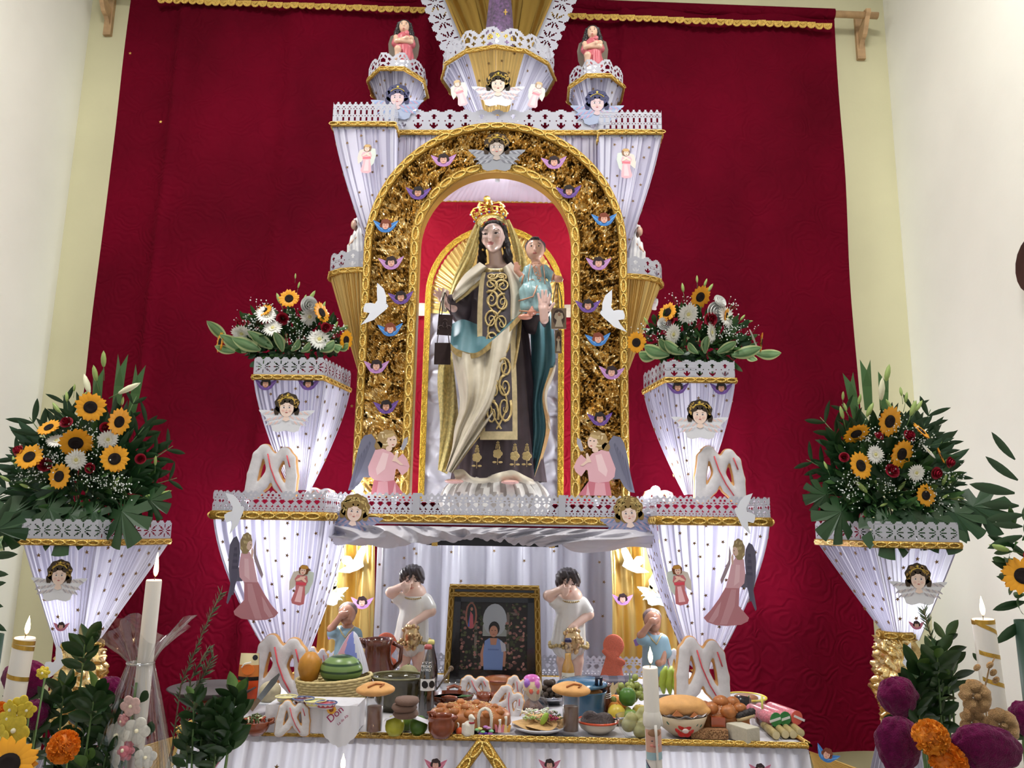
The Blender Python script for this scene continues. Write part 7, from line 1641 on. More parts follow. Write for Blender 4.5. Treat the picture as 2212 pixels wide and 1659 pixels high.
# blue roaster, textile bundle, husks, whisk
BLU = M('blue_enamel', (52, 96, 128), rough=.18, coat=.6)
t = tt('blue_roaster', 'blue enamel roasting pan with lid behind bread roll', 'pan', 1262, 1550)
obj('pan', MB().lathe([(36, 0), (44, 10), (48, 52), (50, 56), (47, 56), (42, 10), (0, 4)], 30, sy=.8), BLU, t); o = obj('lid', MB().lathe([(56, 0), (54, 5), (30, 12), (0, 14), (0, 12), (50, 0)], 30, sy=.8), BLU, t); o.location = (-4, 0, 68); o.rotation_euler = (.1, -.03, 0)
obj('food', MB().ell((0, -4, 54), (40, 30, 8), 16, 7), M('fried_food', (176, 120, 60), rough=.7, bump=(.3, 1)), t); obj('handle', MB().tube([(-34, -36, 66), (-34, -42, 78), (-22, -42, 80), (-20, -36, 66)], 4, 6), M('navy_enamel', (26, 30, 54), rough=.2), t); obj('handle', MB().tube([(24, -30, 72), (24, -34, 88), (34, -34, 88), (34, -30, 74)], 4, 6), M('navy_enamel', (26, 30, 54)), t)
t = tt('textile_bundle', 'folded grey striped woven cloth below the pink bread figure', 'cloth', 1318, 1500)
obj('fold', MB().grid(lambda u, v: ((u-.5)*108*(1+.02*math.sin(v*9)), -24*math.cos(2*PI*v)-2, 20+18*math.sin(2*PI*v)+1.5*math.sin(u*20)), 24, 20, True, cfn=lambda u, v: ((104, 98, 112), (132, 124, 134), (88, 82, 100))[int(v*36) % 3]), M('woven', rough=.85, vc=True, bump=(1.5, .5)), t); obj('inner_fold', MB().box((0, 0, 16), (104, 40, 24)), M('woven_grey', (96, 90, 104), rough=.9), t, sm=False)
t = tt('corn_husk_tamale', 'pale dry corn husk tamale beside the grapes', 'tamale', 1318, 1512); HK = M('husk', (206, 186, 138), rough=.7, var=(.1, .2))
for k in range(5): obj('husk', leaf_mesh('husk', 46, 18, HK, .3, 6), None, t).rotation_euler = (.2, -1.0+.45*k, .3*k)
t = tt('fork', 'silver fork lying over the blue roasting pan', 'fork', 1290, 1498, dz=18); mb = MB().tube([(-22, 0, 12), (0, 0, 10), (10, 0, 4)], 1.6, 5)
for k in range(4): mb.tube([(10, k*2-3, 4), (26, k*3-4, 0)], .8, 4)
obj('tines', mb, STEEL, t)
# clay mug
t = tt('clay_mug', 'brown clay mug with white stripes and leaf pattern', 'mug', 1297, 1542)
obj('body', MB().lathe([(17, 0), (25, 8), (27, 24), (22, 38), (22, 56), (25, 62), (23, 62), (20, 54), (20, 38), (24, 20), (0, 5)], 30), CLAYD, t)
mb = MB()
for z, r in ((44, 22.4), (40, 22.6), (36, 23.2)): mb.tube([(r*math.cos(a), r*math.sin(a), z) for a in [2*PI*k/30 for k in range(30)]], .8, 4, closed=True)
for k in range(8): a = -.9+k*.1; mb.tube([(26.8*math.sin(a), -26.8*math.cos(a), 12+k % 2), (27.4*math.sin(a+.1), -27.4*math.cos(a+.1), 26)], .8, 4)
obj('white_pattern', mb, WP, t)
# plate of tostadas
t = tt('tostada_plate', 'white plate of topped tostadas with lime wedge', 'plate', 1165, 1580)
obj('plate', MB().lathe([(30, 0), (56, 10), (60, 14), (58, 15), (30, 5), (0, 4)], 36), M('plate_white', (212, 212, 220), rough=.2), t); TOR = M('tostada', (206, 166, 110), rough=.7, var=(.1, .2))
for k, (x, y, a) in enumerate(((-26, -14, .1), (4, -26, -.1), (30, -6, .25), (-4, 16, .2))):
    o = obj('tortilla', MB().grid(lambda u, v: (v*34*math.cos(2*PI*u), v*30*math.sin(2*PI*u), 4*math.sin(u*4*PI)*v), 28, 4, True), TOR, t); o.location = (x, y, 18+3*k); o.rotation_euler = (.15, a, 0)
mb = MB(); R = random.Random(8)
for cx, cy, c, n, s in ((-22, 0, (232, 230, 214), 50, 9), (16, -2, (232, 230, 214), 60, 10), (-18, -18, (176, 196, 120), 26, 8), (8, -24, (170, 110, 92), 24, 8), (38, -8, (80, 100, 50), 24, 8), (28, -24, (196, 70, 110), 16, 7)):
    for k in range(n):
        p = Vector((cx+R.gauss(0, s), cy+R.gauss(0, s*.6), 28+abs(R.gauss(0, 5))+(8 if cy > -4 else 0))); d = Vector((R.gauss(0, 1), R.gauss(0, 1), R.gauss(0, .5))).normalized()*4; mb.tube([p-d, p+d], 1.3, 4, col=tuple(min(255, max(0, int(v+R.gauss(0, 10)))) for v in c))
o = obj('toppings', mb, VC, t); o['kind'] = 'stuff'
o = obj('lime_wedge', flatten(sdf([('e', (0, 0, 0), (7, 5, 15), 0)], 1.6)), M('lime_wedge', (150, 180, 70), rough=.3), t); o.location = (10, -34, 34); o.rotation_euler = (.2, .5, 0)
t = tt('mole_bowl', 'orange rimmed enamel bowl of dark mole', 'bowl', 1291, 1582)
bowl(t, 45, 24, M('enamel_cream', (206, 196, 180), rough=.2, coat=.4)); obj('orange_rim', MB().tube([(44.5*math.cos(a), 40*math.sin(a), 24) for a in [2*PI*k/36 for k in range(36)]], 2.4, 6, closed=True), M('orange_enamel', (206, 84, 52), rough=.25), t)
obj('mole', flatten(sdf([('e', (0, 0, 24), (38, 34, 8), 0), ('e', (-16, 0, 30), (18, 16, 14), 0), ('e', (14, -4, 28), (20, 16, 14), 0)], 2.6, 5)), M('mole_sauce', (58, 44, 42), rough=.5, bump=(.3, 1)), t); obj('spoon', MB().tube([(30, -6, 28), (52, -10, 32), (70, -12, 34)], 2.2, 6), STEEL, t)
# fruit heap
GRZ = TZ
t = tt('grape_bunch', 'bunch of green grapes on the fruit heap', 'grapes', 1362, 1545, dz=26); GM = MB().ell((0, 0, 0), (7.2, 7.2, 8), 12, 8).mesh('grape', M('grape_green', (150, 160, 84), rough=.25, trans=.1)); R = random.Random(2)
for k in range(34): inst('grape', GM, t, (R.gauss(0, 16), R.gauss(4, 8), 26+R.gauss(0, 12)), (R.uniform(-.6, .6), R.uniform(-.6, .6), 0))
obj('stalk', MB().tube([(0, 4, 60), (0, 4, 20), (2, 4, 0)], 1.4, 5), STEM, t)
fruit('mandarin', 'orange mandarin beside the clay mug', 1328, 1548, 15, (206, 130, 50)); fruit('mandarin', 'orange mandarin behind the front mandarin', 1342, 1538, 15, (210, 134, 54)); fruit('mandarin', 'orange mandarin tucked below the green grapes', 1330, 1530, 14, (200, 124, 46))
fruit('yellow_guava', 'yellow guava in front of the clay mug', 1332, 1564, 20, (196, 172, 62)); fruit('lime', 'green lime between guava and glass bowl', 1362, 1566, 16, (110, 140, 50)); fruit('yellow_guava', 'yellow guava behind the front candle', 1382, 1558, 17, (200, 176, 76))
o = fruit('green_orange', 'large glossy green orange on top of the fruit heap', 1356, 1560, 19, (70, 112, 38)); o.location.z += 33*o.scale[0]
t = tt('glass_bowl', 'cut glass bowl of chayotes beside the front candle', 'bowl', 1374, 1594); obj('bowl', MB().lathe([(22, 0), (36, 18), (44, 44), (42, 44), (33, 18), (20, 4), (0, 4)], 36), GLASS, t); obj('rim', MB().tube([(43*math.cos(a), 43*math.sin(a), 44) for a in [2*PI*k/30 for k in range(30)]], 1.2, 5, closed=True), GLASS, t)
CH = M('chayote', (156, 152, 100), rough=.5, var=(.06, .15))
for i, (x, y, z, lab) in enumerate(((-14, -6, 30, 'pale green chayote at the front of glass bowl'), (14, 6, 40, 'pale green chayote leaning at right in glass bowl'), (10, -12, 20, 'pale green chayote at the bottom of glass bowl'))):
    o = obj('chayote', flatten(sdf([('e', (0, 0, 0), (17, 16, 16), 0), ('e', (3, -2, 12), (13, 12, 12), 0), ('e', (-5, -3, -3), (13, 13, 13), 0)], 2.2, 3)), CH); o.location = t.location+Vector((x, y, z))*t.scale[0]; o.scale = t.scale; tag(o, lab, 'chayote', 'chayotes in the glass bowl')
# painted bowl with bread
t = tt('painted_gourd_bowl', 'cream gourd bowl painted with a red flower', 'bowl', 1474, 1588)
bowl(t, 54, 42, M('gourd', (196, 176, 148), rough=.4, coat=.3), foot=.4)
def onbowl(x, z): r = lerp(27, 50, (z/42)**.6); return (x, -.9*math.sqrt(max(1, r*r-x*x))-1, z)
mb = MB()
for k in range(6): a = k*PI/3; c = onbowl(-2+11*math.cos(a), 20+9*math.sin(a)); mb.ell(c, (9, 2, 8), 12, 6, col=(206, 40, 34))
mb.ell((-2, -48, 20), (7, 2, 5), 12, 6, col=(206, 186, 180))
for x, z, a in ((30, 26, .6), (34, 14, .1), (24, 32, 1), (-32, 30, -.6)): c = onbowl(x, z); mb.ell(c, (8, 2, 3.4), 10, 5, Matrix.Rotation(-a, 3, 'Y'), (30, 92, 76))
obj('painted_flower', mb, VCG, t); obj('napkin', MB().grid(lambda u, v: (56*(1+.06*math.sin(20*u))*math.cos(2*PI*u)*(.7+.3*v), 48*(1+.06*math.sin(20*u))*math.sin(2*PI*u)*(.7+.3*v), 40+8*v+3*math.sin(11*2*PI*u)), 60, 4, True), WB, t)
b = thing('large_bread_roll', 'large pale golden roll in the painted bowl', 'bread', t.location+Vector((-2, 0, 44))*t.scale[0], .1, None, t.scale[0])
obj('roll', flatten(sdf([('e', (0, 0, 18), (56, 34, 20), 0), ('e', (40, -6, 8), (24, 20, 10), 0), ('e', (-40, -4, 8), (18, 20, 10), 0)], 3.2, 8)), BREAD, b); obj('tear', MB().prism([(-30, 2), (-18, 14), (-4, 2)], -34, 3).prism([(10, 0), (20, 10), (34, 0)], -33, 3), M('bread_inside', (180, 112, 66)), b, sm=False)
# bananas, black dish, yellow plate
t = tt('banana_bunch', 'green yellow bananas behind the right iced bread', 'bananas', 1448, 1500); BA = M('banana_green', (176, 196, 70), rough=.5, var=(.06, .15))
for k in range(3): obj('banana', MB().tube([(-14+k*13, -4*k, 2), (-17+k*13, -6-4*k, 22), (-13+k*13, -4-4*k, 44), (-8+k*12, 0, 58)], [3, 9, 9, 3], 8), BA, t)
t = tt('dark_pan', 'dark flat pan with handle behind large bread roll', 'pan', 1450, 1522); obj('pan', MB().lathe([(30, 0), (34, 14), (31, 14), (28, 4), (0, 4)], 26), M('black_iron', (46, 38, 36), rough=.6), t); obj('handle', MB().tube([(-30, 0, 13), (-52, -2, 20)], 4, 6), M('black_iron', (46, 38, 36)), t)
t = tt('yellow_plate', 'yellow rimmed plate at the back right of table', 'plate', 1612, 1520); obj('plate', MB().lathe([(18, 0), (38, 8), (44, 14), (42, 15), (20, 5), (0, 4)], 32), M('plate_white', (212, 212, 220)), t); obj('yellow_rim', MB().tube([(42*math.cos(a), 42*math.sin(a), 14) for a in [2*PI*k/32 for k in range(32)]], 2.6, 6, closed=True), M('yellow_enamel', (228, 206, 70), rough=.3), t)
obj('candied_food', MB().ell((0, 0, 13), (26, 26, 7), 16, 7), M('candied', (150, 96, 50), rough=.5, bump=(.3, 1)), t)
t = tt('black_fruit', 'glossy black cooked fruit beside the yellow plate', 'fruit', 1600, 1540); obj('fruit', flatten(sdf([('e', (0, 0, 18), (18, 16, 18), 0), ('e', (14, 0, 26), (10, 9, 8), 0)], 2.2, 5)), M('black_glossy', (28, 22, 26), rough=.25), t); obj('stem_end', MB().tube([(16, 0, 30), (20, 0, 36)], 1.6, 5), STEM, t)
t = tt('drink_bag', 'clear plastic bag of brown drink with yellow straw', 'bag', 1650, 1572); obj('bag', MB().grid(lambda u, v: ((24-10*v)*(1+.12*math.sin(2*PI*u*6+v*4))*math.cos(2*PI*u)-14*v, (18-8*v)*math.sin(2*PI*u), 60*v), 48, 10, True), FILM, t); obj('drink', MB().ell((0, 0, 17), (17, 13, 16), 16, 10), M('brown_drink', (92, 48, 40), rough=.2), t); obj('straw', MB().tube([(-4, -8, 20), (-4, -8, 66)], 2.4, 7), M('yellow_straw', (206, 206, 90), rough=.3), t)
t = tt('crumpled_wrapper', 'crumpled clear plastic wrapper behind the candy rolls', 'wrapper', 1680, 1556); obj('film', MB().grid(lambda u, v: ((u-.5)*90, (v-.5)*40, 22*math.sin(PI*u)*math.sin(PI*v)+6*noise.noise(Vector((u*9, v*6, 3)))+6), 30, 14), FILM, t); obj('sheet', MB().grid(lambda u, v: ((u-.5)*70, (v-.5)*30, 12*math.sin(PI*u)*math.sin(PI*v)+2), 20, 8), M('lilac_plastic', (196, 176, 190), rough=.3, trans=.3), t)
for x, y, c, lab in ((1677, 1584, (50, 128, 66), 'candy roll with green end, left of three'), (1697, 1582, (46, 122, 62), 'candy roll with green end, middle of three'), (1722, 1580, (214, 92, 78), 'candy roll with coral end, right of three')):
    t = tt('candy_roll', lab, 'candy', x, y, 'striped candy rolls', rz=.35, dz=13, sc=1.0); m2 = MB(); m2.T = Matrix.Translation((0, 0, 15)) @ Matrix.Rotation(-PI/2, 4, 'X')
    m2.lathe([(14, 0), (14.5, 20), (14.5, 70), (14, 90)], 22, cap=True); obj('roll', m2, M('candy_pink', (206, 120, 132), rough=.35, var=(.3, .35)), t)
    m2 = MB(); m2.T = Matrix.Translation((0, 0, 15)) @ Matrix.Rotation(PI/2, 4, 'X'); m2.lathe([(14.6, 0), (14.6, 1.5), (0, 1.6)], 22); obj('end_disc', m2, M('candy_end_%d' % c[0], c, rough=.5), t, sm=False); o = obj('paper_band', MB().box((0, -2, 15), (29, .8, 5)), WP, t, sm=False); o.rotation_euler.y = .4 if c[0] > 100 else -.2
CANE = M('sugarcane', (168, 150, 100), rough=.5, var=(.1, .25))
for i, (x, y) in enumerate(((1658, 1580), (1677, 1598), (1697, 1596), (1714, 1596), (1730, 1593))):
    t = tt('sugarcane_piece', ('leftmost', 'second', 'middle', 'fourth', 'rightmost')[i]+' sugarcane piece under the candy rolls', 'sugarcane', x, y, 'sugarcane pieces'); m2 = MB(); m2.T = Matrix.Translation((0, 0, 9)) @ Matrix.Rotation(-PI/2, 4, 'X'); m2.lathe([(9, 0), (8.6, 20), (9, 40), (9, 60)], 16); obj('cane', m2, CANE, t); m2 = MB(); m2.T = Matrix.Translation((0, -.5, 9)) @ Matrix.Rotation(PI/2, 4, 'X'); m2.lathe([(8, 0), (0, .4)], 16); obj('cut_end', m2, M('cane_flesh', (206, 190, 146), rough=.7), t, sm=False)
t = tt('amaranth_bar', 'brown seeded amaranth bar at the right table edge', 'bar', 1533, 1597); m2 = MB().box((0, 8, 10), (80, 20, 19)); obj('bar', m2, M('amaranth', (150, 108, 72), rough=.8, bump=(.25, 1, 'vor'), var=(.2, .35)), t, sm=False)
mb = MB(); R = random.Random(3)
for k in range(120): mb.ell((R.uniform(-38, 38), -2.4, R.uniform(2, 18)), (1.9, .8, 1.6), 5, 3)
o = obj('seeds', mb, M('seed_tan', (176, 134, 92), rough=.7), t); o['kind'] = 'stuff'
t = tt('orange_sweet', 'translucent orange fruit paste block on the amaranth bar', 'candy', 1551, 1590, dz=20); obj('block', MB().box((0, 0, 10), (30, 16, 19)), M('fruit_paste', (226, 96, 32), rough=.3, glass=.3, coat=.5), t, sm=False); obj('wrap', MB().box((0, 0, 10), (31, 17, 20)), FILM, t, sm=False)
t = tt('nougat_block', 'pale grey nougat block at the right table edge', 'block', 1616, 1602, rz=.55); obj('block', MB().box((0, 14, 15), (38, 60, 29)), M('nougat', (186, 178, 160), rough=.75, var=(.1, .1), bump=(.3, .3)), t, sm=False); obj('top_crust', MB().box((0, 14, 30), (37, 59, 1.5)), M('nougat_top', (196, 190, 172), rough=.8), t, sm=False)
t = tt('stuffed_pastry', 'dark filled pastry lying on the nougat block', 'pastry', 1610, 1590, dz=28); obj('filling', flatten(sdf([('c', (-14, 0, 12), (16, 0, 22), 7, 8, 0)], 2, 0, lambda G: 1.2*np.sin(G[..., 0]*.9)*np.sin(G[..., 2]*.8))), M('dark_filling', (40, 32, 32), rough=.6), t); obj('shell', MB().tube([(-18, -4, 5), (0, -6, 9), (20, -4, 16)], 4, 6), M('pastry_shell', (186, 160, 120), rough=.7), t)
# ---------------------------------------------------------------- framed photograph
FYp = 3.58
b0 = at(1064, 1482, FYp); kf = mpp(1064, 1400, FYp)
t = thing('framed_photograph', 'black framed photograph of a woman in blue apron, gold trimmed', 'picture frame', Vector((b0.x, FYp, TZ)), 0, None, kf); t.rotation_euler.x = -.05
BK = M('black_wood', (24, 18, 18), rough=.25, coat=.3)
for nm, bxs in (('frame_rail', ((0, 182, 190, 30), (0, 12, 190, 30))), ('frame_stile', ((-86, 97, 26, 170), (86, 97, 26, 170)))):
    for x, z, w_, h_ in bxs: obj(nm, MB().box((x, 0, z), (w_, 10, h_)), BK, t, sm=False)
mb = MB()
for pts in ([(-99, 0), (-96, 90), (-93, 198)], [(99, 0), (96, 90), (93, 198)]):
    obj('gold_trim', trim([Vector((x, -7, z)) for x, z in pts], 13, 3, N=(0, -1, 0)), GLIT, t)
for z in (199, 183): obj('gold_trim', trim([Vector((-98, -8, z)), Vector((0, -8, z)), Vector((98, -8, z))], 11, 3, N=(0, -1, 0)), GLIT, t)
mb = MB(); mb.box((0, 2, 97), (150, 3, 150), col=(40, 36, 34)); obj('photo_backing', mb, PRINT, t, sm=False)
mb = MB(); R = random.Random(14)
mb.prism(ellp(2, 130, 26, 34, 20), 0, .4, (166, 172, 178)); mb.prism([(-24, 96), (28, 96), (28, 130), (-24, 130)], .05, .4, (150, 156, 150)); mb.prism([(28, 60), (34, 60), (34, 140), (50, 140), (50, 146), (28, 146)], -.2, .4, (110, 100, 92)); mb.prism([(-42, 50), (-36, 50), (-36, 120), (-42, 120)], -.2, .4, (110, 102, 92))
for k in range(230):
    s = R.choice((-1, 1)); x = s*R.uniform(26, 74); z = R.uniform(26, 168)
    c = R.choice(((62, 70, 44), (44, 52, 34), (84, 92, 58), (150, 104, 96), (172, 122, 112), (122, 84, 78))); c = c if z < 80 or abs(x) > 40 else R.choice(((62, 70, 44), (44, 52, 34), (156, 110, 100)))
    mb.prism(ellp(x, z, R.uniform(2, 4.4), R.uniform(2, 4), 7), -.3-.01*k/10, .3, c)
obj('printed_garden', mb, PRINT, t, sm=False)
mb = MB(); mb.prism([(-20, 24), (20, 24), (22, 60), (19, 86), (9, 92), (-9, 92), (-19, 86), (-22, 60)], -.9, .4, (116, 140, 190)); mb.prism([(-8, 92), (8, 92), (6, 78), (-6, 78)], -1.1, .4, (178, 128, 104)); mb.prism([(-22, 82), (-28, 60), (-26, 34), (-21, 34), (-18, 70)], -.8, .4, (176, 126, 102)); mb.prism([(22, 82), (28, 60), (26, 34), (21, 34), (18, 70)], -.8, .4, (176, 126, 102)); mb.prism([(14, 88), (26, 80), (28, 66), (18, 64)], -1, .4, (176, 176, 186)); mb.prism([(-12, 70), (12, 70), (12, 67), (-12, 67)], -1.1, .4, (96, 118, 168))
mb.prism(ellp(1, 112, 12, 15, 16), -1, .4, (34, 28, 28)); mb.prism(ellp(0, 106, 9, 12, 16), -1.3, .4, (180, 130, 106))
for sx in (-3.4, 3.4): mb.prism(ellp(sx, 108, 1.4, .8, 8), -1.6, .3, (50, 36, 30))
mb.prism(ellp(0, 100, 2.6, .8, 8), -1.6, .3, (150, 84, 76)); obj('printed_woman', mb, PRINT, t, sm=False)
mb = MB(); mb.prism(ellp(-50, 138, 13, 28, 20), -.9, .4, (150, 96, 78)); mb.prism(ellp(-50, 138, 9, 25, 18), -1.1, .4, (40, 50, 50)); mb.prism([(-54, 112), (-44, 112), (-46, 140), (-52, 148)], -1.3, .4, (176, 84, 92)); mb.prism([(-57, 116), (-53, 114), (-53, 140)], -1.35, .4, (76, 98, 170)); mb.prism(ellp(-49, 152, 3, 4, 10), -1.4, .4, (170, 120, 100)); obj('printed_saint', mb, PRINT, t, sm=False)
obj('glazing', MB().box((0, -3.4, 97), (150, .4, 148)), clear_film('frame_glass', .0, (255, 255, 255), 1.12), t, sm=False)
obj('prop_leg', MB().box((0, 20, 60), (20, 4, 130), Matrix.Rotation(-.25, 3, 'X')), BK, t, sm=False)
# ---------------------------------------------------------------- foreground candles, potted foliage and flowers
FLAMEM = bpy.data.materials.new('flame'); FLAMEM.use_nodes = True; N = FLAMEM.node_tree.nodes; Lk = FLAMEM.node_tree.links
N.remove(N['Principled BSDF']); em = N.new('ShaderNodeEmission'); em.inputs[1].default_value = 9
tcn = N.new('ShaderNodeTexCoord'); sp_ = N.new('ShaderNodeSeparateXYZ'); rp = N.new('ShaderNodeValToRGB')
rp.color_ramp.elements[0].color = (1, .28, .05, 1); rp.color_ramp.elements[1].color = (1, .8, .45, 1); rp.color_ramp.elements[1].position = .35
Lk.new(tcn.outputs['Generated'], sp_.inputs[0]); Lk.new(sp_.outputs['Z'], rp.inputs[0]); Lk.new(rp.outputs[0], em.inputs[0]); Lk.new(em.outputs[0], N['Material Output'].inputs[0])
WAX = M('candle_wax', (228, 222, 214), rough=.4, trans=.18)
RIBB = M('gold_ribbon_band', (196, 156, 70), rough=.25, metal=.9, bump=(2, .4, 'wave'))
def candle(lab, px, ytop, Y, wpx, lean=0, zbase=None, ribbon=(), flame=30, label_=True):
    k = mpp(px, ytop, Y); p = at(px, ytop, Y); L = (p.z-(zbase or 0))/k
    t = thing('candle', lab, 'candle', Vector((p.x, p.y, zbase or 0)), 0, None, k)
    t.rotation_euler.y = lean; t.location.x -= math.sin(lean)*L*k
    r = wpx/2
    obj('wax', MB().lathe([(0, 0), (r, 0), (r, L*.5), (r, L-3), (r*.92, L), (r*.8, L-1.5), (0, L-2.5)], 28), WAX, t)
    obj('wick', MB().tube([(0, 0, L-3), (1, 0, L+5), (2.5, 0, L+11)], .9, 5), BP, t)
    obj('flame', MB().lathe([(0, L+6), (3.2, L+10), (5.2, L+18), (4.4, L+28), (2, L+flame+4), (0, L+flame+12)], 14, c=(2, 0, 0)), FLAMEM, t)
    l = bpy.data.lights.new('flame_light', 'POINT'); l.energy = .55; l.color = (1, .62, .3); l.shadow_soft_size = .012
    o = bpy.data.objects.new('flame_light', l); col.objects.link(o); o.parent = t; o.location = (2, -1, L+24)
    for z0, z1, turns in ribbon:
        n = 40; mb = MB()
        mb.grid(lambda u, v: ((r+.5)*math.cos(2*PI*turns*u-PI*.9), (r+.5)*math.sin(2*PI*turns*u-PI*.9), L-lerp(z0, z1, u)-9*v), 48, 1); obj('gold_ribbon', mb, RIBB, t)
    return t, L, r
# low benches outside the picture carry the foreground
BZ = .62
for sx, x, lab in ((-1, -1.05, 'low white bench carrying candles and plants at left'), (1, 1.12, 'low white bench carrying candles and plants at right')):
    t = thing('low_bench', lab, 'bench', (x, 2.02, 0)); obj('bench_top', MB().box((0, 0, BZ-.02), (1.0, .62, .04)), CARD, t, sm=False)
    for a in (-1, 1):
        for b in (-1, 1): obj('leg', MB().box((a*.44, b*.26, (BZ-.04)/2), (.05, .05, BZ-.04)), CARD, t, sm=False)
t, L, r = candle('tall white candle burning above the cellophane wrap', 333, 1252, 2.0, 32, .012, BZ, flame=46)
# cellophane around the candle with artificial flowers
k = t.scale[0]; base = t.location
w_ = thing('cellophane_bouquet', 'clear cellophane wrap around the candle with pink flowers inside', 'wrap', base, 0, None, k)
zt_ = L-172; z0 = L-1000*0-460
def wrap(u, v):
    q = 2*PI*u
    if v < .62: s = v/.62; rr = lerp(98, 25, s**1.25); z = lerp(L-500, zt_, s)
    else: s = (v-.62)/.38; rr = lerp(25, 78, s**1.3)*(1+.25*math.sin(2*q+.6)*s); z = zt_+s*(72+26*math.sin(3*q+1))
    rr *= 1+.09*math.sin(11*q+5*v)+.05*math.sin(23*q+9*v)
    return (rr*math.cos(q)-4, rr*.8*math.sin(q), z)
obj('cellophane', MB().grid(wrap, 132, 40, True), FILM, w_)
obj('tie', MB().tube([(27*math.cos(a)-4, 22*math.sin(a), zt_) for a in [2*PI*j/20 for j in range(20)]], 3, 5, closed=True), clear_film('tie_film', .4), w_)
def art_flower(kind):
    a, b = MB(), MB(); R = random.Random(4)
    if kind == 'orchid':
        for j in range(5):
            q = 2*PI*j/5+.3; c = (12*math.cos(q), -2, 12*math.sin(q)); a.ell(c, (13, 1.8, 11.5), 12, 7, Matrix.Rotation(-q, 3, 'Y'))
        b.ell((0, -4, 0), (4, 4, 4), 10, 6)
    elif kind == 'rosette':
        for j, (rr, n) in enumerate(((16, 7), (11, 6), (6, 4))):
            for m in range(n):
                q = 2*PI*m/n+j; a.ell((rr*.7*math.cos(q), -3*j, rr*.7*math.sin(q)), (7, 3, 6), 10, 6, Matrix.Rotation(-q, 3, 'Y'))
        b.ell((0, -8, 0), (3.5, 3, 3.5), 8, 5)
    elif kind == 'aster':
        petal_ring(a, 18, 3, 24, 4, .25, 0, None, 0, .08, R); petal_ring(a, 14, 3, 17, 3.6, .45, -2, None, .5, .08, R); b.ell((0, -6, 0), (3, 3, 3), 8, 5)
    elif kind == 'marigold':
        a.ell((0, -6, 0), (27, 19, 27), 16, 10)
        for m in range(230):
            q, e = R.uniform(0, 2*PI), math.asin(R.uniform(-.25, 1)); d = Vector((math.cos(e)*math.cos(q), -math.sin(e), math.cos(e)*math.sin(q))); c = Vector((d.x*27, -6+d.y*19, d.z*27)); x_ = d.orthogonal().normalized(); x_ = Matrix.Rotation(R.uniform(0, 6), 3, d) @ x_; y_ = d.cross(x_)
            a.add([c-x_*4.5, c-x_*3.6+d*5, c+d*6.5+y_*1.5, c+x_*3.6+d*5, c+x_*4.5], [(0, 1, 2, 3, 4)])
        b.lathe([(0, 0), (5, 0), (14, 12), (10, 14)], 12); b.v = [Vector((p.x, 10-p.z*.6+2, p.y)) for p in b.v]
    return a, b
AFM = {}
def aflower(parent, kind, colr, x, y, z, s=1, rot=(0, 0, 0), name=None, cc=(240, 232, 200)):
    key = (kind, colr)
    if key not in AFM:
        a, b = art_flower(kind); a.c = [None]*len(a.c); AFM[key] = (a.mesh('petals', M('petal_%s_%d_%d' % (kind, colr[0], colr[2]), colr, rough=.55, var=(.15, .15), trans=.15)), b.mesh('flower_centre', M('centre_%d' % cc[0], cc, rough=.6)))
    e = bpy.data.objects.new(name or kind, AFM[key][0]); col.objects.link(e); e.parent = parent; e.location = (x, y, z); e.scale = (s,)*3; e.rotation_euler = rot
    inst('flower_centre', AFM[key][1], e); return e
PKF, WHF, MGF = (222, 130, 142), (226, 222, 212), (206, 96, 160)
fl_ = thing('pink_flower_garland', 'pink and white artificial flowers around the wrapped candle', 'flowers', base, 0, None, k)
zz0 = lambda y: L-(y-1252)
for kind, c, x, y, s, nm in (('orchid', WHF, -28, 1560, 1.3, 'white_orchid'), ('orchid', WHF, 12, 1548, 1.1, 'white_orchid'), ('orchid', WHF, -40, 1610, 1.5, 'white_orchid'), ('orchid', (232, 196, 190), -4, 1500, .9, 'pale_orchid'), ('rosette', PKF, -66, 1592, 1.0, 'pink_rosette'), ('rosette', PKF, -8, 1586, 1.2, 'pink_rosette'), ('aster', MGF, -62, 1640, 1.1, 'magenta_aster'), ('aster', MGF, -18, 1640, 1.3, 'magenta_aster'), ('rosette', PKF, 20, 1652, 1.1, 'pink_rosette'), ('rosette', PKF, -78, 1668, 1.1, 'pink_rosette'), ('aster', PKF, -30, 1680, 1.2, 'pink_aster'), ('rosette', (226, 160, 160), -20, 1530, .8, 'pink_rosette'), ('orchid', WHF, 32, 1600, .9, 'white_orchid')):
    aflower(fl_, kind, c, x+10, -44+abs(x)*.25, zz0(y), s, (random.uniform(-.3, .2), random.uniform(-.5, .5), x*.012), nm)
for x, y, a in ((-38, 1500, -.4), (16, 1496, .7), (-58, 1602, .9), (30, 1602, -.8), (40, 1560, .4)): inst('leaf', OVL, fl_, (x, -30, zz0(y)), (.2, a, 0), 1.2)
obj('stem', MB().tube([(0, -18, zz0(1460)), (-6, -20, zz0(1600)), (0, -16, 4)], 2.5, 6), STEM, fl_)
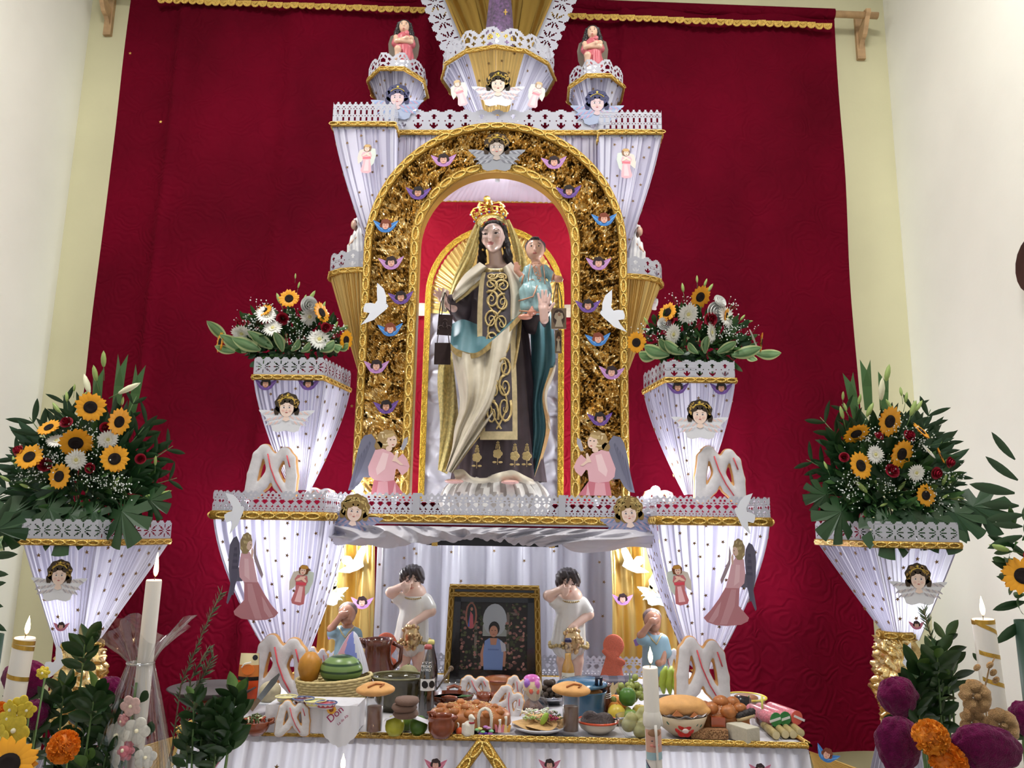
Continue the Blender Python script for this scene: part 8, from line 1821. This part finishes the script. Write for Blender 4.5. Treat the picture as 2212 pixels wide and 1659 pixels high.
# rosemary sprigs
def rosemary(parent, pts, n, s=1, seed=1):
    R = random.Random(seed); P = [Vector(p) for p in pts]
    obj('rosemary_stem', MB().tube(P, 1.6, 5), M('rosemary_stem', (92, 88, 60), rough=.7), parent)
    mb = MB()
    for i in range(n):
        u = (i+.5)/n*(len(P)-1); j = min(int(u), len(P)-2); c = P[j].lerp(P[j+1], u-j); d = (P[j+1]-P[j]).normalized(); a = R.uniform(0, 2*PI)
        o1 = d.orthogonal().normalized(); o2 = d.cross(o1); dd = (d*.9+(o1*math.cos(a)+o2*math.sin(a))*.8).normalized(); L_ = R.uniform(13, 20)*s
        mb.tube([c, c+dd*L_*.5, c+dd*L_], [1.0*s, 1.5*s, .3], 4, flat=.4)
    o = obj('rosemary_needles', mb, M('rosemary', (84, 104, 76), rough=.6, var=(.1, .2)), parent); o['kind'] = 'stuff'
rs = thing('rosemary_bunch', 'rosemary sprigs rising behind the wrapped candle', 'herb', at(395, 1659, 2.3)*1, 0, None, mpp(395, 1500, 2.3)); rs.location.z = BZ
KZ = lambda y: (at(395, y, 2.3).z-BZ)/rs.scale[0]
rosemary(rs, [(-40, 0, 0), (-20, 0, KZ(1480)), (20, 0, KZ(1360)), (52, 0, KZ(1278))], 110, 1.0, 1)
rosemary(rs, [(-20, 10, 0), (-4, 10, KZ(1470)), (30, 10, KZ(1400))], 60, 1.0, 2)
rosemary(rs, [(-30, 6, 0), (0, 6, KZ(1500)), (26, 6, KZ(1460)), (44, 4, KZ(1412))], 70, 1.3, 3)
rosemary(rs, [(-120, 0, 0), (-118, 0, KZ(1450)), (-112, 0, KZ(1410))], 46, 1.0, 4)
# leafy plants: stems with whorls of oval leaves
LW = leaf_mesh('leaf', 62, 25, M('glossy_leaf', (44, 70, 36), rough=.32, var=(.04, .25)), .35, 7, fold=.3)
LW2 = leaf_mesh('leaf', 58, 24, M('light_leaf', (92, 124, 58), rough=.4, var=(.04, .2)), .35, 7, fold=.3)
def leafy(lab, px, Y, heads, seed, dens=12, extra=(), zb=None, s0=1.0):
    k = mpp(px, 1550, Y); p = at(px, 1659, Y); zb = BZ if zb is None else zb
    t = thing('leafy_plant', lab, 'plant', Vector((p.x, p.y, zb)), 0, 'glossy leafy plants in the foreground', k); R = random.Random(seed)
    zf = lambda y: (at(px, y, Y).z-zb)/k
    for hx, hy, n, s in heads:
        x, z = hx-px, zf(hy); dy = R.uniform(-22, 26)
        obj('stem', MB().tube([(x*.25, 8, 20), (x*.8, dy, z*.6), (x, dy, z)], [3, 2.4, 1.8], 6), STEM, t)
        for i in range(n):
            v = i/n; a = i*2.4+R.uniform(-.3, .3); zz_ = z-v*70*s; c = Vector((lerp(x, x*.93, v), dy, zz_)); up = lerp(1.3, .25, v)
            inst('leaf', R.choice((LW, LW, LW, LW2)) if i < 3 else LW, t, c, toward(math.cos(a), math.sin(a)*.8-.15, up, R.uniform(-.4, .4)), s0*s*R.uniform(.75, 1.1))
    obj('pot', MB().lathe([(30, 0), (36, 60), (40, 110), (37, 110), (30, 20)], 22), M('green_bucket', (40, 70, 52)), t)
    return t
leafy('tall glossy leafy plant between candle and cellophane, left', 150, 1.95, [(150, 1385, 15, 1.0), (120, 1480, 13, .95), (198, 1490, 15, 1.0), (90, 1520, 10, .9), (215, 1560, 13, 1.0), (160, 1560, 13, .95), (120, 1600, 12, 1.0), (190, 1640, 12, 1.1), (60, 1580, 9, .9), (230, 1620, 11, .9), (140, 1655, 12, 1.1)], 5)
leafy('glossy leafy plant in front of the clay griddle', 450, 2.2, [(490, 1500, 14, 1.0), (430, 1540, 12, .95), (500, 1550, 13, 1.0), (415, 1500, 9, .8), (470, 1580, 13, 1.0), (440, 1600, 12, 1.0), (405, 1590, 10, .9), (470, 1530, 11, .9)], 6)
leafy('bushy leafy plant behind the right purple cockscombs', 2020, 2.0, [(2040, 1410, 13, 1.0), (2075, 1375, 8, .9), (2010, 1440, 13, 1.0), (2060, 1460, 13, 1.0), (2000, 1490, 12, 1.0), (2045, 1520, 12, 1.0), (2085, 1440, 10, .9), (1985, 1530, 9, .8), (2020, 1560, 10, 1.0), (2150, 1420, 3, .5)], 7)
t = thing('rosemary_bunch', 'single rosemary sprig rising above the right leafy plant', 'herb', at(2050, 1659, 2.05), 0, None, mpp(2050, 1500, 2.05)); t.location.z = BZ
KZ2 = lambda y: (at(2050, y, 2.05).z-BZ)/t.scale[0]
rosemary(t, [(0, 10, 0), (2, 12, KZ2(1420)), (-12, 12, KZ2(1370)), (-22, 12, KZ2(1318))], 90, 1.0, 5)
# candles
t, L2, r2 = candle('thick white candle with gold ribbon at the far left', 54, 1376, 1.86, 42, .055, BZ, [(0, 14, 1.0), (8, 20, .55), (70, 84, .6)], 34)
t, L3, r3 = candle('thick white candle with gold ribbon at the far right', 2123, 1336, 1.9, 44, -.05, BZ, [(0, 2, 1.0), (0, 34, .5), (62, 82, .6), (116, 140, .55)], 36)
t, L4, r4 = candle('white candle with printed face standing before the table', 1404, 1440, 2.25, 33, -.03, .35, flame=30)
mb = MB(); rr = r4+1.2; zc = L4-158
mb.grid(lambda u, v: (rr*math.sin((u-.5)*2.4), -rr*math.cos((u-.5)*2.4), zc-26+60*v), 14, 8, cfn=lambda u, v: (196, 150, 132) if v > .25 else (150, 176, 184)); obj('printed_band', mb, PRINT, t)
mb = MB()
for sx in (-5, 5): mb.ell((sx, -rr-.2, zc+12), (2.4, .8, 1.2), 8, 5, col=(60, 60, 70)); mb.ell((sx*1.2, -rr+.3, zc+3), (4, 1, 3), 8, 5, col=(206, 130, 118))
mb.ell((0, -rr-.5, zc+1), (3.4, .8, 1.2), 8, 5, col=(170, 84, 84)); mb.ell((0, -rr+.2, zc+28), (14, 2, 8), 12, 6, col=(150, 110, 80)); obj('printed_face', mb, PRINT, t)
mb = MB()
for dz, c, hh_ in ((0, (40, 44, 90), 4), (-6, (120, 156, 166), 26), (-34, (110, 40, 90), 3)):
    mb.grid(lambda u, v: ((rr+.3)*math.sin((u-.5)*2.8), -(rr+.3)*math.cos((u-.5)*2.8), zc-26+dz-u*52-hh_*v), 16, 1, col=c)
obj('printed_stripes', mb, PRINT, t)
mb = MB().tube([(3, -rr, zc+44), (4, -rr-1, zc+20), (5, -rr-1, zc-60), (6, -rr-1, zc-120)], [4, 3, 2, 1.5], 6); mb.tube([(15, -8, zc+60), (17, -6, zc+40)], 5, 6); obj('wax_drips', mb, WAX, t)
mb = MB().lathe([(r4+1.5, zc+38), (r4+4, zc+44), (r4+3, zc+60), (r4, zc+68)], 24, cap=False); obj('wax_lip', mb, WAX, t)
t, L5, r5 = candle('short candle whose flame shows at the bottom edge, before table', 738, 1672, 2.3, 30, 0, .35, flame=30)
t = thing('low_bench', 'low white bench before the table carrying two candles', 'bench', (-.0, 2.28, 0)); obj('bench_top', MB().box((0, 0, .33), (1.3, .16, .04)), CARD, t, sm=False)
for a in (-1, 1): obj('leg', MB().box((a*.6, 0, .155), (.05, .12, .31)), CARD, t, sm=False)
# flowers at the lower left
def fpot(lab, px, Y, items, seed, cat='flowers', zb=None):
    k = mpp(px, 1600, Y); p = at(px, 1659, Y); zb = BZ if zb is None else zb; t = thing('cut_flowers', lab, cat, Vector((p.x, p.y, zb)), 0, None, k); zf = lambda y: (at(px, y, Y).z-zb)/k
    for kind, c, x, y, s, nm, rot in items:
        dy = -10
        aflower(t, kind, c, x-px, dy-8, zf(y), s, rot, nm) if kind != 'sunflower' else flower(t, 'sunflower', x-px, dy-10, zf(y), s, rot[2], rot[0], rot[1])
        obj('stem', MB().tube([(x-px, dy+2, zf(y)), ((x-px)*.5, 6, zf(y)*.5), (0, 8, 0)], 2, 5), STEM, t)
    return t
YL = (226, 200, 62)
fpot('yellow artificial orchids climbing the far left candle', 30, 1.78, [('orchid', YL, 42, 1520, .95, 'yellow_orchid', (0, .3, 0)), ('orchid', YL, 20, 1528, .9, 'yellow_orchid', (.2, 0, -.3)), ('orchid', YL, 34, 1572, 1.4, 'yellow_orchid', (0, .5, 0)), ('orchid', YL, 6, 1590, 1.2, 'yellow_orchid', (0, 0, -.4)), ('rosette', YL, 80, 1448, .8, 'yellow_bud', (0, 0, .3)), ('orchid', YL, 15, 1548, .8, 'yellow_orchid', (0, .2, 0)), ('orchid', YL, 54, 1528, .8, 'yellow_orchid', (.3, .2, .5)), ('orchid', YL, 18, 1622, 1.0, 'yellow_orchid', (0, .2, 0))], 1)
fpot('large artificial sunflower at the lower left corner', 30, 1.70, [('sunflower', 0, 30, 1648, 1.9, '', (-.45, .2, .2))], 2)
OR = (232, 132, 26)
fpot('orange marigold bloom among leaves at lower left', 148, 1.72, [('marigold', OR, 146, 1608, 1.05, 'marigold', (-.25, 0, 0))], 3)
fpot('orange marigold bloom cropped at left photo edge', 0, 1.85, [('marigold', OR, -6, 1535, .7, 'marigold', (-.25, 0, 0))], 3)
fpot('two orange marigold blooms between cockscombs at lower right', 2020, 1.74, [('marigold', (226, 140, 34), 2006, 1590, 1.15, 'marigold', (-.5, 0, -.3)), ('marigold', OR, 2034, 1642, 1.3, 'marigold', (-.2, 0, .2))], 4)
# cockscombs
def cockscomb(lab, px, py, Y, w_, h_, rot=0, seed=1):
    k = mpp(px, py, Y); p = at(px, py, Y); t = thing('cockscomb_flower', lab, 'flower', Vector((p.x, p.y, p.z)), 0, 'purple cockscomb blooms', k); t.rotation_euler.y = rot
    def fn(u, v):
        q = 2*PI*u; a = -PI/2+PI*v; n = noise.noise(Vector((math.cos(q)*2.5+seed, math.sin(q)*2.5, a*2)))*.16+noise.noise(Vector((math.cos(q)*7+seed, math.sin(q)*7, a*6)))*.07
        taper = .55+.45*smooth(v*1.6); rr = math.cos(a)**.8*(1+n)*taper
        return (w_/2*rr*math.cos(q), 26*rr*math.sin(q), h_/2*math.sin(a)*(1+n*.6)+h_*.1)
    obj('crest', MB().grid(fn, 60, 34, True), M('magenta_velvet', (96, 8, 62), rough=.95, sheen=.15, spec=.1, bump=(.35, .8), var=(.12, .3)), t)
    obj('stem', MB().tube([(0, 4, -h_*.3), (0, 8, -h_*.6), (0, 10, -(p.z-BZ)/k)], 3.5, 6), STEM, t)
    for a in (-1.2, 1.1): inst('leaf', LW, t, (0, 4, -h_*.5), (0, a, 0), .8)
cockscomb('purple cockscomb at the upper left of right flowers', 1942, 1516, 1.98, 84, 84, -.15, 1)
cockscomb('purple cockscomb at the lower left of right flowers', 1940, 1625, 1.80, 102, 118, .1, 2)
cockscomb('purple cockscomb at the lower right corner', 2130, 1630, 1.72, 148, 100, .2, 3)
cockscomb('dark purple cockscomb cropped at right photo edge', 2212, 1560, 1.98, 60, 70, 0, 4)
cockscomb('purple cockscomb behind the far left candle', 52, 1478, 2.02, 96, 80, 0, 5)
cockscomb('purple cockscomb half hidden behind left leafy plant', 235, 1500, 2.15, 60, 60, 0, 6)
cockscomb('dark red cockscomb low among the left leaves', 75, 1550, 1.92, 60, 60, 0, 7)
# gold orchids on the right candle
g = thing('gold_orchid_spray', 'gold glitter artificial orchids tied to the far right candle', 'flowers', at(2130, 1659, 1.78), 0, None, mpp(2130, 1550, 1.78)); g.location.z = BZ
GP_ = M('gold_mesh_petal', (196, 158, 112), rough=.35, metal=.6, bump=(.8, 1, 'vor'), var=(.4, .3)); zf = lambda y: (at(2130, y, 1.78).z-BZ)/g.scale[0]
def gold_orchid(x, y, s, tw):
    e = obj('gold_orchid', MB().ell((0, -6, 0), (7, 7, 6), 10, 6), GP_, g); e.location = (x-2130, -24, zf(y)); e.scale = (s,)*3; e.rotation_euler = (-.2, tw, 0)
    for j in range(5):
        q = 2*PI*j/5+.3
        obj('petal', MB().grid(lambda u, v, q=q: ((4+26*v)*math.cos(q)-(u-.5)*34*math.sqrt(max(0, 1-(1.9*v-1)**2))*math.sin(q), -7*math.sin(PI*v)*1+3*math.cos(u*6), (4+26*v)*math.sin(q)+(u-.5)*34*math.sqrt(max(0, 1-(1.9*v-1)**2))*math.cos(q)), 8, 10), GP_, e)
gold_orchid(2108, 1500, 1.15, 0); gold_orchid(2100, 1556, 1.05, .5); gold_orchid(2158, 1562, 1.2, -.3)
obj('stem', MB().tube([(10, -6, 0), (4, -10, zf(1560)), (6, -14, zf(1480)), (18, -14, zf(1440)), (32, -14, zf(1418))], 1.6, 5), GP_, g)
for x, y in ((2122, 1440), (2150, 1434), (2156, 1450), (2160, 1466)): b_ = obj('gold_bud', MB().ell((0, 0, 0), (6, 6, 9), 10, 7), GP_, g); b_.location = (x-2130, -14, zf(y)); b_.rotation_euler.y = .8
# ---------------------------------------------------------------- lamps built into the altar, and added unseen bulbs
bulb(775, 1056, 3.42, 13, 'bright white bulb above shelf rail beside the left column')
bulb(1416, 1060, 3.42, 13, 'bright white bulb above shelf rail beside the right column')
bulb(600, 1180, 3.34, 9, 'white bulb glowing inside the left flared column')
bulb(1540, 1180, 3.34, 9, 'white bulb glowing inside the right flared column')
bulb(706, 1196, 3.72, 28, 'white bulb on left gold drape above the pale cherub')
bulb(1437, 1200, 3.72, 28, 'white bulb on right gold drape above the blue-eyed cherub')
bulb(640, 985, 3.40, 5, 'white bulb low inside the left column planter')
bulb(1505, 990, 3.40, 5, 'white bulb low inside the right column planter')
bulb(892, 240, 3.80, 2.6, 'white bulb behind arrow lace under the left summit pot')
bulb(1264, 250, 3.80, 2.6, 'white bulb behind arrow lace under the right summit pot')
bulb(1078, 90, 3.82, 2.5, 'white bulb behind the lace of the summit pot')
bulb(1076, 225, 3.92, 2.6, 'white bulb inside the large summit pot')
bulb(150, 1300, 3.12, 8, 'white bulb inside the flower stand by left wall')
bulb(1968, 1290, 3.12, 8, 'white bulb inside the flower stand by right wall')
bulb(800, 430, 3.80, 6, 'white bulb behind the upper left wing')
bulb(1345, 440, 3.80, 6, 'white bulb behind the upper right wing')
bulb(862, 620, 3.80, 18, 'white bulb behind the left arch leg lighting the niche')
bulb(1278, 625, 3.80, 18, 'white bulb behind the right arch leg lighting the niche')
bulb(852, 1066, 3.72, 6, 'white bulb low behind the left arch leg')
bulb(1288, 1070, 3.72, 6, 'white bulb low behind the right arch leg')
bulb(720, 1650, 3.1, 22, 'unseen bulb added under the table at left to light the skirt')  # this pair is unseen, added so the table skirt glows from behind
bulb(1420, 1655, 3.1, 22, 'unseen bulb added under the table at right to light the skirt')
bulb(1075, 372, 3.66, 14, 'white bulb hidden behind the arch top above the crown')
bulb(1066, 1152, 3.62, 6, 'unseen bulb added behind the satin swag to brighten the lower niche')  # unseen, added to lift the white drape of the lower niche
bulb(590, 1190, 3.98, 34, 'unseen bulb added behind the left flared column to brighten the curtain')  # this pair is unseen, added to brighten the lower curtain
bulb(1545, 1195, 3.98, 34, 'unseen bulb added behind the right flared column to brighten the curtain')
